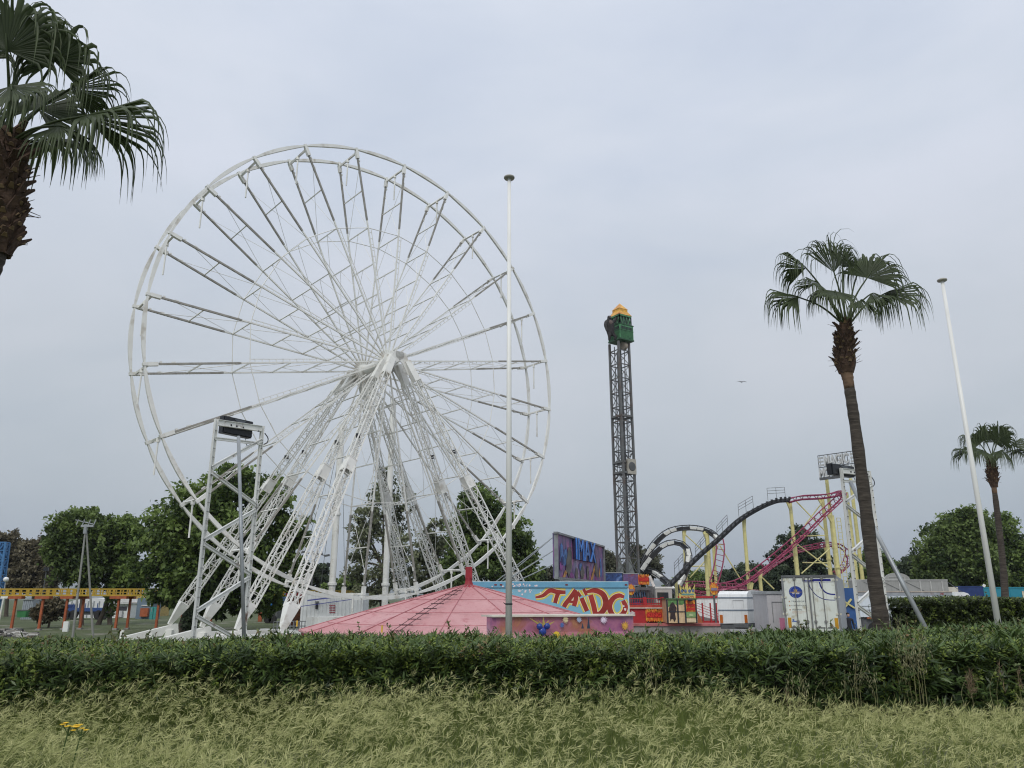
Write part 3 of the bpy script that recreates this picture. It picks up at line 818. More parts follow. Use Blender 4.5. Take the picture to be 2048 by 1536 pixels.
def ztop1(x, y):
    s = np.clip((y - 11.) / 2.8, 0, 1); x = np.asarray(x)
    return np.interp(x, [-9, -5, -3.2, -2, .5, 2.5, 6, 9], [1.67, 1.75, 1.81, 1.79, 1.79, 1.82, 1.88, 1.90]) - .04 * (1 - s) ** 2
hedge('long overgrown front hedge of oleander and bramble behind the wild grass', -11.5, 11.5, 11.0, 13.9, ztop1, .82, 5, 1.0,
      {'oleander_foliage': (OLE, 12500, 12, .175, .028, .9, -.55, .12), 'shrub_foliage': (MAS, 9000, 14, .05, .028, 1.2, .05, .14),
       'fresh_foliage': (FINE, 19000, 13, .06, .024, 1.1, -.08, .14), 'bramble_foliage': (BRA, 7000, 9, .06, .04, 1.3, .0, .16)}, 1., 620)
def ztop2(x, y): return 2.42 + 0 * np.asarray(x)
xh = W(1838, 1200, 22).x
hedge('clipped dark hedge with a flat top behind the right-hand white pole', xh, xh + 7., 22., 24.2, ztop2, .0, 9, 1.0,
      {'privet_foliage': (PRI, 7000, 12, .075, .034, 1.2, -2, .1), 'fresh_foliage': (FINE, 2600, 10, .07, .032, 1.2, -.1, .1)}, 1.1, 40, True)

# wild grass in front
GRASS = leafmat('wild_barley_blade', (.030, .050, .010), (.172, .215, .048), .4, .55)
SEED = leafmat('barley_seed_head', (.20, .245, .06), (.59, .58, .28), .4, .6)
def grass_field():
    rng = np.random.default_rng(77)
    def scatter(n, yr=(4.0, 11.3)):
        y = yr[0] + (yr[1] - yr[0]) * rng.uniform(0, 1, n) ** .8; x = rng.uniform(-1, 1, n) * (y * .70 + .8)
        return x, y
    def gz(x, y): return .9 + .05 * np.sin(x * 1.3 + y * .7) * np.sin(y * 1.1 - x * .4)
    def tall(x, y): return np.clip(.72 + .42 * fbm2(x * .8, y * 1.2, 3) + .35 * np.clip(fbm2(x * .55, y * .3, 31), -.4, 1) * np.clip((y - 8.2) / 2, 0, 1), .3, 1.5)
    def wind(x, y): return .9 * fbm2(x * .55, y * .8, 8) + .35
    # blades
    n = 62000; x, y = scatter(n); tl = tall(x, y)
    L = rng.uniform(.32, .62, n) * tl; wa = wind(x, y) * 1.9 + rng.normal(0, 1.0, n)
    d = np.stack([np.cos(wa), np.sin(wa) * .8, 0 * wa], -1)
    p = np.stack([x, y, gz(x, y) - .02], -1); ang = rng.uniform(.05, .5, n); bend = rng.uniform(.15, 1.75, n)
    side = np.stack([-d[:, 1], d[:, 0], 0 * x], -1); side = unit(side + rng.normal(0, .5, (n, 3)))
    rows = []; ns = 5
    talls = rng.uniform(0, 1, n) < .035 + .03 * (y > 9); L = np.where(talls, L * 1.22, L); bend = np.where(talls, bend * .75, bend)
    w0 = np.where(talls, .6, 1.) * rng.uniform(.004, .009, n) * np.where(rng.uniform(0, 1, n) < .06, 2.2, 1); tips = None
    for k in range(ns + 1):
        s = k / ns; w = w0 * (1 - s * .93)
        rows.append(np.stack([p - side * w[:, None] / 2, p + side * w[:, None] / 2], 1))
        a = ang + bend * (s + .5 / ns) ** 1.3
        dirv = d * np.sin(a)[:, None] + np.array([0, 0, 1.]) * np.cos(a)[:, None]
        if k == ns: tips = (p.copy(), dirv)
        p = p + dirv * (L / ns)[:, None]
    V = np.stack(rows, 1).reshape(-1, 3); b = np.arange(n)[:, None] * (2 * (ns + 1)); q = np.arange(ns)[None] * 2
    a = (b + q).ravel(); F = np.stack([a, a + 1, a + 3, a + 2], -1)
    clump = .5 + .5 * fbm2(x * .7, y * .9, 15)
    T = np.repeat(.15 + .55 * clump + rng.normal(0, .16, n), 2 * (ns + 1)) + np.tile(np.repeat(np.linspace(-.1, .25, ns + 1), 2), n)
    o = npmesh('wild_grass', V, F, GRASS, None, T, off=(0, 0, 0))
    tag(o, 'tall wild barley grass bent by the wind across the foreground', 'grass', kind='stuff')
    # seed heads: fans of pale awns at blade tips
    sel = talls | (rng.uniform(0, 1, n) < (.20 + .22 * fbm2(x * .8, y * .8, 21))); tp, td = tips[0][sel], tips[1][sel]; m_ = len(tp); k = 7; big = .5 + .5 * fbm2(x * .5, y * .7, 44)[sel]
    td = unit(td + np.array([.25, 0, -.05])); C = np.repeat(tp, k, 0) - np.repeat(td, k, 0) * np.tile(np.linspace(0, .07, k), m_)[:, None]
    hd = unit(td * .9 + rng.normal(0, .4, (m_, 3)) * np.array([1, .7, .6])); A = unit(np.repeat(hd, k, 0) + rng.normal(0, .42, (m_ * k, 3))); Nv = unit(rng.normal(0, 1, (m_ * k, 3)) + np.array([0, -.6, .8]))
    V, F = leaf_quads(C, A, Nv, rng.uniform(.04, .12, m_ * k), rng.uniform(.0045, .009, m_ * k), rng)
    T = np.repeat(np.repeat(np.clip(rng.uniform(.0, .7, m_) + .45 * big, 0, 1), k) * .8 + rng.uniform(0, .2, m_ * k), 4)
    o = npmesh('grass_seed_heads', V, F, SEED, None, T, off=(0, 0, 0))
    tag(o, 'pale feathery barley seed heads above the foreground grass', 'grass', kind='stuff')
grass_field()

# tall wild oats, reeds and flowers along the hedge foot
OAT = leafmat('oat_spikelet', (.2, .2, .1), (.42, .40, .24), .4, .6)
def oat(u, vt, D, label, group, n=26, kind='oat', seed=0):
    rng = np.random.default_rng(seed); top = W(u, vt, D); g = ground_z(top.x, D)
    root = thing('wild_oat' if kind == 'oat' else 'reed', (top.x, D, g), label, 'wild oats' if kind == 'oat' else 'reed', group)
    st = MB(); V = []; F = []; T = []; b = 0
    for s in range(7 if kind == 'oat' else 2):
        px = top.x + rng.normal(0, .10 if kind == 'oat' else .03); h_ = (top.z - g) * rng.uniform(.72, 1.)
        p0 = Vector((px, D, g)); p1 = Vector((px + rng.normal(0, .05), D, g + h_ * .6)); p2 = Vector((px + rng.normal(.05, .08), D + rng.normal(0, .05), g + h_))
        pts = smooth_path([p0, p1, p2], 5); st.path(pts, [.004 * (1 - .7 * i / len(pts)) for i in range(len(pts))], 4)
        k = n
        if kind == 'oat':
            q = rng.uniform(.55, 1, k)[:, None]; C = np.array(p1) + (np.array(p2) - np.array(p1)) * (q - .5) * 2 + rng.normal(0, .05, (k, 3)) * np.array([1, .6, .4])
            A = unit(rng.normal(0, .3, (k, 3)) + np.array([.05, 0, -1])); L_ = rng.uniform(.035, .065, k); w_ = rng.uniform(.007, .012, k)
        else:
            k = n * 3; q = rng.uniform(0, 1, k)[:, None]; C = np.array(p2) - np.array([0, 0, .26]) * q; C[:, 0] += .03 * q[:, 0]
            A = unit(rng.normal(0, .55, (k, 3)) + np.array([.25, 0, 1.0])); L_ = rng.uniform(.05, .12, k); w_ = rng.uniform(.004, .008, k)
        v, f = leaf_quads(C, A, unit(rng.normal(0, 1, (k, 3))), L_, w_, rng)
        V.append(v); F.append(f + b); b += len(v); T.append(np.repeat(rng.uniform(0, 1, k), 4))
    st.build('stem', mat('dry_stem', (.22, .21, .10), .8), root)
    sh = npmesh('seed_head', np.concatenate(V), np.concatenate(F), OAT if kind == 'oat' else leafmat('reed_plume', (.13, .085, .055), (.26, .19, .12), .3, .7), root, np.concatenate(T)); sh['kind'] = 'stuff'
OG = 'wild oats in front of the hedge'
oat(1795, 1235, 10.9, 'tallest clump of straw-coloured wild oats in front of the hedge below the leaning palm', OG, 30, seed=1)
oat(1825, 1262, 10.8, 'straw-coloured wild oats just right of the tallest clump under the palm', OG, 30, seed=2)
oat(1710, 1305, 10.7, 'pale wild oats hanging before the hedge below the white trailer doors', OG, 22, seed=3)
oat(1590, 1330, 10.6, 'thin wild oats before the hedge below the white van body', OG, 9, seed=4)
oat(1303, 1285, 10.8, 'thin pale wild oats before the hedge below the red ride', OG, 9, seed=5)
RG = 'feathery reeds in front of the hedge'
oat(1928, 1322, 10.5, 'brown plumed reed with the widest plume, by the hedge foot on the right', RG, 26, 'reed', 6)
oat(2035, 1338, 10.5, 'brown plumed reed nearest the right edge of the grass', RG, 14, 'reed', 7)
oat(1990, 1326, 10.5, 'slim bent reed between the two brown plumes', RG, 6, 'reed', 8)
oat(1562, 1378, 10.4, 'short pinkish brown reed at the hedge foot below the trailer', RG, 8, 'reed', 9)
def flowers(u, v, D, label, n, seed):
    rng = np.random.default_rng(seed); c = W(u, v, D)
    root = thing('yellow_flower', (c.x, D, .9), label, 'flower', 'yellow flowers in the left grass')
    st = MB(); fl = MB(); st.path(smooth_path([(c.x - .06, D, .9), (c.x - .03, D, c.z - .2), c], 5), .006, 5)
    for k in range(n):
        p = c + Vector((rng.uniform(-.09, .09), rng.uniform(-.05, .05), rng.uniform(-.02, .025)))
        st.tube(c - Vector((0, 0, .08)), p, .003, 4)
        for q in range(7):
            a = q * .9; fl.bar(p, p + Vector((math.cos(a) * .022, math.sin(a) * .022, .006)), .014, .003)
    st.build('stem', mat('flower_stem', (.05, .09, .02), .7), root); fl.build('petals', mat('yellow_petal', (.75, .48, .02), .6), root)
flowers(140, 1452, 7.6, 'cluster of small yellow flowers in the grass, the left and upper one', 9, 1)
flowers(165, 1458, 7.4, 'small yellow flower head just right of the yellow cluster', 5, 2)
# ================================================================== pink tent (folded carousel roof)
def build_tent():
    c = Vector((-1.75, 32.0, 0)); Rr = 6.55; ze = 1.32; za = W(932, 1168, 31.6).z
    root = thing('pink_tent', c, 'low conical pink canvas tent with a dark red skirt, in front of the wheel', 'tent')
    m, nt, N, L, B = nodes_of('pink_canvas')
    tc = N.new('ShaderNodeTexCoord'); co = tc.outputs['Object']
    n1 = noise(N, L, co, .5, 6, .6); n2 = noise(N, L, co, 2.6, 6, .7)
    mp = N.new('ShaderNodeMapping'); mp.inputs['Scale'].default_value = (1, 1, 14); L.new(co, mp.inputs[0]); n3 = noise(N, L, mp.outputs[0], 1.3, 4)
    cc = ramp(N, L, n1.outputs['Fac'], [(.3, (.45, .20, .205)), (.55, (.51, .265, .27)), (.75, (.56, .325, .325))])
    cc = mixnode(N, L, ramp(N, L, n2.outputs['Fac'], [(.54, 0.), (.70, .6)]), cc, (.34, .085, .10))
    cc = mixnode(N, L, ramp(N, L, n3.outputs['Fac'], [(.6, 0.), (.72, .25)]), cc, (.40, .10, .12))
    L.new(cc, B.inputs['Base Color']); B.inputs['Roughness'].default_value = .65
    b = N.new('ShaderNodeBump'); b.inputs['Strength'].default_value = .55; b.inputs['Distance'].default_value = .14
    L.new(n2.outputs['Fac'], b.inputs['Height']); L.new(b.outputs[0], B.inputs['Normal'])
    DRED = mat('dark_red_canvas', (.30, .028, .045), .65, var=.25, scale=2, bump=.3, bump_scale=5)
    WELT = mat('canvas_welt', (.40, .15, .165), .7, var=.3, scale=3)
    n = 14; a0 = .13; sub = 6; cone = MB(); welt = MB()
    def pt(a, f, sag=0):
        r = Rr * f; return c + Vector((math.cos(a) * r, math.sin(a) * r, za + (ze - za) * f + .03 * math.sin(math.pi * f) - sag * math.sin(math.pi * f) * .05))
    rows = 12
    V = []; F = []
    for i in range(n):
        for k in range(sub):
            s0, s1 = k / sub, (k + 1) / sub
            for q in range(rows):
                f0, f1 = max(.012, q / rows), (q + 1) / rows
                def pp(s, f):
                    A = a0 + i * 2 * math.pi / n; Bq = A + 2 * math.pi / n
                    p = pt(A, f).lerp(pt(Bq, f), s); p.z -= .11 * math.sin(math.pi * s) * f ** .5 * (1 if f < .95 else .6); p.z += .018 * math.sin(f * 38) * f
                    return p
                b_ = len(V); V += [pp(s0, f0), pp(s1, f0), pp(s1, f1), pp(s0, f1)]; F.append((b_, b_ + 1, b_ + 2, b_ + 3))
    cone.add(V, F); cone.build('roof_canvas', m, root)
    for i in range(n):
        a = a0 + i * 2 * math.pi / n; welt.path([pt(a, f) + Vector((0, 0, .012)) for f in np.linspace(.02, 1, 9)], .018, 5)
    for f in (.36, .62, .84): welt.path([pt(a0 + i * 2 * math.pi / n, f) + Vector((0, 0, .004)) for i in range(n + 1)], .010, 4)
    welt.build('seam', WELT, root)
    sk = MB(); V = []; F = []; k = 160
    for i in range(k + 1):
        a = a0 + i * 2 * math.pi / k
        cr = Rr * math.cos(math.pi / n) / math.cos(((a - a0) % (2 * math.pi / n)) - math.pi / n)
        for q in range(5):
            w = .10 * q / 4 * math.sin(a * 37) + .05 * math.sin(a * 71 + q)
            V.append(c + Vector((math.cos(a) * (cr - .05 - .25 * q / 4 + w * .7), math.sin(a) * (cr - .05 - .25 * q / 4 + w * .7), ze - .02 - 1.3 * q / 4)))
    for i in range(k):
        for q in range(4): b_ = i * 5 + q; F.append((b_, b_ + 5, b_ + 6, b_ + 1))
    sk.add(V, F); sk.build('skirt', DRED, root, True)
    hem = MB(); hem.path([pt(a0 + i * 2 * math.pi / n, 1.) - Vector((0, 0, .03)) for i in range(n + 1)], .05, 6); hem.build('hem', m, root)
    fin = MB(); fin.lathe(c + Vector((0, 0, za - .15)), [(.26, 0), (.2, .1), (.16, .2), (.14, .28), (.14, .74), (.001, .75)], 12)
    fin.box(c + Vector((.0, 0, za + .45)), (.27, .26, .46)); fin.build('finial_post', mat('finial_red', (.26, .02, .03), .6), root)
    cap = MB(); cap.lathe(c + Vector((0, 0, za - .17)), [(.85, -.14), (.5, 0), (.3, .1)], 14); cap.build('apex_cap', DRED, root)
    # strap ladder running down the front-left facet
    lad = MB(); ai = math.atan2(W(775, 1262, 25.6).y - c.y, W(775, 1262, 25.6).x - c.x)
    for s in (-.018, .018):
        lad.path([pt(ai + s / max(.25, f) * 1.0, f) + Vector((0, 0, .05)) for f in np.linspace(.12, .98, 12)], .012, 4)
    for f in np.linspace(.2, .95, 9):
        w_ = .03 / max(.25, f); lad.tube(pt(ai - w_, f) + Vector((0, 0, .06)), pt(ai + w_ * 1.6, f) + Vector((0, 0, .06)), .016, 5)
    lad.build('strap_ladder', mat('dark_strap', (.07, .03, .035), .8), root)
    tg = MB()
    for u, v in ((764, 1258), (594, 1247)):
        p = W(u, v, 25.8 if u > 600 else 31.0); tg.box(p, (.05, .03, .22))
    tg.build('yellow_tag', mat('yellow_tag', (.65, .42, .05), .6), root)
build_tent()

# ================================================================== painted booth in front of the tent
def build_booth():
    a = W(985, 1232, 23.6); b = W(1268, 1237, 25.2)
    root = thing('painted_booth', ((a.x + b.x) / 2, 24.5, 0), 'long low fairground booth airbrushed in pink, purple and orange with a blue jewel emblem', 'booth')
    d = (b - a); d.z = 0; ln = d.length; d.normalize(); n = Vector((d.y, -d.x, 0)); up = Vector((0, 0, 1))
    top = 1.95
    art = mural('booth_painting', [(.28, (.14, .09, .18)), (.40, (.30, .10, .22)), (.50, (.42, .16, .24)), (.60, (.36, .13, .10)), (.72, (.50, .27, .10)), (.85, (.45, .30, .34))], .55, (.62, .60, .66), .62, seed=3.4)
    art2 = mural('booth_lower_painting', [(.3, (.10, .04, .03)), (.45, (.40, .14, .04)), (.6, (.52, .30, .10)), (.75, (.35, .16, .16))], .9, seed=8.)
    def P(x, y, z): return a.xy.to_3d() + d * x - n * -y + up * z if False else Vector((a.x, a.y, 0)) + d * x - n * y + up * z
    m = MB(); m.bar(P(0, .3, top - .22), P(ln, .3, top - .22), .5, .44, side=n); m.build('fascia', art, root)
    m = MB(); m.add([P(0, .05, top - .44), P(ln, .05, top - .44), P(ln, -.12, top - .86), P(0, -.12, top - .86), P(0, .5, top - .44), P(ln, .5, top - .44), P(ln, .5, top - .86), P(0, .5, top - .86)],
                    [(0, 1, 2, 3), (3, 2, 6, 7), (0, 3, 7, 4), (1, 5, 6, 2)]); m.build('awning', art, root)
    m = MB(); m.bar(P(.05, .85, (top - .88) / 2), P(ln - .05, .85, (top - .88) / 2), 1.3, top - .88, side=n); m.build('counter', art2, root)
    m = MB(); m.bar(P(-.02, .5, top + .03), P(ln + .02, .5, top + .03), 1.1, .05, side=n); m.build('roof_edge', mat('cream_edge', (.6, .56, .48), .6), root)
    m = MB(); m.bar(P(0, -.125, top - .865), P(ln, -.125, top - .865), .03, .025, side=n); m.build('trim', BLACK, root)
    # jewel emblem with gilt spikes, standing off the fascia
    pl = Plane(P(0, -.17, 1.5), n)
    gem = MB(); gold = MB(); halo = MB()
    for (u, v, r) in ((1079, 1253, 6.2), (1094, 1252.5, 6.2), (1085, 1263, 8)):
        c = pl.hit(u, v); rr = r * 24 / FPX; gem.lathe(c, [(rr, 0), (rr * .95, .03), (rr * .6, .07), (.001, .09)], 18, n)
    for (u0, v0, u1, v1, w) in ((1085, 1253, 1057, 1235, 5), (1083, 1250, 1075, 1240, 4), (1087, 1250, 1086, 1235, 6), (1090, 1250, 1097, 1241, 4), (1092, 1252, 1108, 1243, 5)):
        q0, q1 = pl.hit(u0, v0, -.02), pl.hit(u1, v1, -.02); sd = (q1 - q0).cross(n).normalized() * w / 2 * 24 / FPX
        gold.poly([q0 - sd, q0 + sd, q1], .04, n)
    gem.build('emblem_gem', mat('blue_gem', (.02, .05, .26), .25), root, True); gold.build('emblem_spike', mat('gilt_paint', (.46, .36, .10), .45), root)
    for (u, v, r, cn) in ((1131, 1239, 8, (.62, .52, .30)), (1158, 1239, 7, (.32, .38, .52)), (1124, 1250, 6, (.08, .14, .36)), (1207, 1240, 9, (.66, .56, .68)), (1250, 1252, 10, (.62, .34, .06))):
        c = pl.hit(u, v, -.145); m = MB(); rr = r * 24 / FPX
        pts = []
        for k in range(22):
            q = k * math.pi / 11; f = (1 if k % 2 else .55) * rnd.uniform(.8, 1.1); pts.append(c + (d * math.cos(q) + up * math.sin(q)) * rr * f)
        for k in range(22): m.poly([c, pts[k], pts[(k + 1) % 22]])
        m.build('paint_burst', mat('burst_%d' % u, cn, .5, var=.3, scale=14), root)
    sp = MB()
    for (u, w, vt) in ((1165, 5, 1246), (1177, 6, 1234)):
        q0, q1, q2 = pl.hit(u - w / 2, 1257, -.03), pl.hit(u + w / 2, 1257, -.03), pl.hit(u, vt, -.03); sp.poly([q0, q1, q2], .01, n)
    sp.build('painted_spire', mat('spire_blue', (.03, .05, .09), .5), root)
    ye = MB(); c = pl.hit(1113, 1271, -.1); ye.lathe(c, [(.12, 0), (.1, .06), (.001, .08)], 14, n); ye.build('yellow_boss', mat('boss_yellow', (.6, .42, .03), .4), root)
build_booth()

# ================================================================== blue trailer with graffiti lettering
def stroke(pl, pts, w, off, mb):
    """flat painted brush stroke through picture points, width in picture units"""
    P2 = [Vector((p[0], p[1], 0)) for p in pts]; sp = smooth_path(P2, 6) if len(P2) > 2 else P2
    ws = w if isinstance(w, (list, tuple)) else [w] * len(pts)
    Lq, Rq = [], []
    for i, p in enumerate(sp):
        t = (sp[min(i + 1, len(sp) - 1)] - sp[max(i - 1, 0)]).normalized(); nrm = Vector((-t.y, t.x, 0))
        q = i / (len(sp) - 1) * (len(ws) - 1); k = min(int(q), len(ws) - 2); ww = ws[k] + (ws[k + 1] - ws[k]) * (q - k)
        a, b = p + nrm * ww / 2, p - nrm * ww / 2
        Lq.append(pl.hit(a.x, a.y, off)); Rq.append(pl.hit(b.x, b.y, off))
    mb.strip(Lq, Rq)

def wheels(root, xs, y, r, w=.28, name='wheel'):
    for x in xs:
        m = MB(); m.lathe((x, y, r), [(r * .55, -w / 2), (r * .95, -w / 2), (r, -w * .3), (r, w * .3), (r * .95, w / 2), (r * .55, w / 2)], 22, (0, 1, 0))
        o = m.build(name, TYRE, root); h = MB(); h.lathe((x, y, r), [(r * .55, -w * .42), (r * .3, -w * .3), (.001, -w * .28)], 16, (0, -1, 0) if False else (0, 1, 0)); h.build('rim', GALV, o)

def build_graffiti_trailer():
    D = 42.; x0 = W(940, 1200, D).x; x1 = W(1257, 1200, D).x; zt = W(1100, 1164, D).z; zk = W(1100, 1175, D).z
    root = thing('blue_trailer', ((x0 + x1) / 2, D + 1.2, 0), 'light blue trailer with big red graffiti letters outlined in yellow, behind the pink tent', 'trailer')
    LB = mat('sky_blue_paint', (.20, .44, .56), .45, var=.08, scale=.8); LB2 = mat('band_blue_paint', (.13, .33, .47), .45, var=.08)
    m = MB(); m.bb(x0, x1, D, D + 2.4, .9, zk); m.build('body', LB, root)
    m = MB(); m.bb(x0 - .02, x1 + .02, D - .07, D + 2.45, zk, zt); m.build('roof_band', LB2, root)
    m = MB(); m.bb(x0, x1 + .03, D - .03, D + .02, zt, zt + .03); m.bb(x1 - .03, x1 + .03, D - .03, D, .9, zk - .01); m.build('edge_strip', mat('pale_strip', (.5, .62, .66), .5), root)
    m = MB(); m.bb(x0 + .3, x1 - .3, D + .3, D + 2.1, .55, .9); m.build('chassis', DGREY, root)
    wheels(root, (x0 + 1.2, x0 + 2.3), D + .25, .45)
    pl = Plane((0, D, 0), (0, -1, 0))
    m = MB()
    for u in (991, 1002, 1133, 1252): p = pl.hit(u, 1169.5, .075); m.box(p, (.13, .03, .07))
    m.build('marker_lamp', mat('marker_lamp_red', (.18, .03, .03), .4), root)
    S = [[(1071, 1195), (1086, 1191), (1100, 1181), (1115, 1184), (1131, 1184.5)], [(1117, 1184), (1113, 1195), (1110, 1206)],
         [(1152, 1180), (1142, 1194), (1131, 1208), (1128, 1214)], [(1150, 1181), (1152, 1196), (1148, 1212)], [(1135, 1203), (1150, 1204)],
         [(1163, 1196), (1168, 1208), (1174, 1222)], [(1155, 1184), (1161, 1193)], [(1167, 1178), (1173, 1190)],
         [(1181, 1190), (1187, 1210), (1191, 1229)], [(1172, 1184), (1190, 1181), (1206, 1189), (1212, 1207), (1205, 1223), (1192, 1231)],
         [(1248, 1194), (1238, 1191), (1226, 1197), (1219, 1212), (1224, 1228), (1234, 1233), (1246, 1227), (1251, 1214), (1246, 1201)]]
    Wd = [[4, 7, 9, 9, 7], [9, 8, 8], [9, 9, 9, 9], [8, 9, 9], [5, 5], [9, 9, 9], [6, 6], [6, 6], [10, 10, 10], [5, 10, 11, 12, 11, 8], [6, 9, 10, 11, 10, 8, 10, 10, 8]]
    names = (('letter_outline', mat('graffiti_yellow', (.62, .50, .06), .45), 7.5, .004), ('letter_edge', mat('graffiti_cream', (.72, .62, .45), .45), 2.4, .007), ('letters', mat('graffiti_red', (.30, .030, .022), .4, var=.3, scale=1.5), 0, .011))
    for nm, mt, ex, off in names:
        mb = MB()
        for i, (s, w) in enumerate(zip(S, Wd)): stroke(pl, s, [q + ex for q in w], off + i * .0002, mb)
        mb.build(nm, mt, root)
    dots = MB()
    r2 = random.Random(4)
    for k in range(64):
        if k < 34: u = r2.gauss(1033, 24); v = 1168 + abs(r2.gauss(0, 4)) ; z_off = .078 if v < 1174.5 else .006
        elif k < 58: u = r2.gauss(1048, 14); v = r2.gauss(1181, 3.5); z_off = .006
        else: u = r2.gauss(1250, 3); v = r2.gauss(1220, 8); z_off = .013
        if not 960 < u < 1256 or v > 1231 or 1173.5 < v < 1177.5 or v < 1166: continue
        c = pl.hit(u, v, z_off + k * .0001); rr = r2.uniform(.02, .055)
        dots.poly([c + Vector((math.cos(q) * rr, 0, math.sin(q) * rr)) for q in np.linspace(0, 6.28, 9)[:-1]])
    dots.build('paint_splash', mat('splash_white', (.7, .62, .64), .5, var=.2, scale=20), root)
build_graffiti_trailer()

# ================================================================== cinema billboard
def build_billboard():
    A = W(1112, 1066, 47.); B_ = W(1206, 1093, 60.); zb = W(1112, 1156, 47.).z
    d = (B_ - A); d.z = 0; ln = d.length; d.normalize(); n = Vector((d.y, -d.x, 0)); up = Vector((0, 0, 1)); zt = (A.z + B_.z) / 2
    o = Vector((A.x, A.y, 0))
    root = thing('billboard', (A.x + d.x * ln / 2, A.y + d.y * ln / 2, 0), 'tall purple painted billboard with raised blue cinema lettering, seen at an angle', 'billboard')
    def P(f, z, off=0): return o + d * ln * f + up * z + n * off
    art = mural('billboard_painting', [(.28, (.03, .03, .06)), (.40, (.09, .07, .16)), (.50, (.20, .10, .26)), (.57, (.38, .12, .26)), (.66, (.12, .20, .45)), (.8, (.48, .34, .36))], .55, (.5, .55, .75), .35, seed=5.1, squash=(1, 1, .55))
    m = MB(); m.bar(P(.0, (zt + zb) / 2, -.12), P(1, (zt + zb) / 2, -.12), zt - zb, .2, side=up); m.build('panel', art, root)
    fr = MB()
    for z in (zb, zt): fr.bar(P(-.01, z), P(1.01, z), .12, .24, side=up)
    for f in (0, 1): fr.bar(P(f, zb), P(f, zt), .12, .24, side=d)
    fr.build('frame', GREY, root)
    for nm, cn, ww in (('painted_figure', (.11, .10, .09), 1.0), ('painted_glow', (.06, .15, .38), .8), ('painted_flame', (.50, .24, .06), .7), ('painted_robe', (.22, .05, .22), .8)):
        m = MB(); r3 = random.Random(hash(nm) % 97 if False else len(nm))
        spots = {'painted_figure': [(.22, .42, .09, .75, .02), (.36, .16, .05, .3, 0), (.48, .2, .07, .38, 0), (.60, .2, .045, .4, .0), (.8, .36, .07, .62, -.02)], 'painted_glow': [(.09, .55, .05, .6, 0), (.15, .5, .06, .5, .02), (.92, .4, .04, .55, 0), (.45, .33, .07, .2, 0)],
                 'painted_flame': [(.14, .1, .04, .35, .04), (.72, .18, .04, .5, .05), (.88, .25, .02, .3, 0)], 'painted_robe': [(.09, .35, .05, .4, .02), (.26, .08, .08, .2, 0), (.62, .1, .03, .2, 0), (.8, .1, .05, .2, 0)]}[nm]
        for (f, zc, w, hh, ln_) in spots:
            pts = []
            for k in range(18):
                q = k * math.pi / 9; rr = r3.uniform(.78, 1.1)
                ff = f + math.cos(q) * w * .62 * rr * (1 - .25 * math.sin(q)) + ln_ * math.sin(q); pz = zc + math.sin(q) * hh / 2 * rr
                pts.append(P(min(.975, max(.025, ff)), zb + (zt - zb) * min(.97, max(.03, pz)), .0 + .004 * len(nm) - .03))
            m = MB(); m.poly(pts); m.build(nm, mat(nm, cn, .5, var=.7, scale=2.2), root)
    # raised lettering with a dark side box
    f0, f1 = .31, .74; z0, z1 = zb + (zt - zb) * .48, zt - (zt - zb) * .03
    bk = MB(); bk.bar(P(f0 - .01, (z0 + z1) / 2, .08), P(f1 + .01, (z0 + z1) / 2, .08), (z1 - z0) * .96, .14, side=up); bk.build('letter_box', mat('letter_box_dark', (.03, .02, .07), .5), root)
    text_mesh('IMAX', P(f0, z0, .17), d * ln * (f1 - f0), up * (z1 - z0 + .1), mat('letter_blue', (.05, .20, .60), .35, var=.35, scale=1.2), 'letters', root, .05, bold=.0)
    st = MB()
    for f, z in ((0., .9), (0., .6), (0, .3)):
        p = P(f, zb + (zt - zb) * z, -.2); st.tube(p, p - n * 5.0 - d * .3 - up * (p.z - 1.8) * (.75 + .2 * z), .03, 5); st.tube(p, p - n * 5.6 - d * .3 - up * (p.z - 2.0), .03, 5)
    st.build('stay', GALV, root)
    b = MB(); b.bb(A.x - 3.6, W(1188, 1190, 50.).x, 48.5, 56., 0., W(1100, 1162, 48.).z - .1); b.build('cinema_body', DGREY, root)
    b = MB(); b.bar(P(.02, zb - .25, .0), P(.99, zb - .25, .0), .3, .35, side=up); b.build('ledge', mat('ledge_grey', (.25, .24, .24), .6), root)
build_billboard()

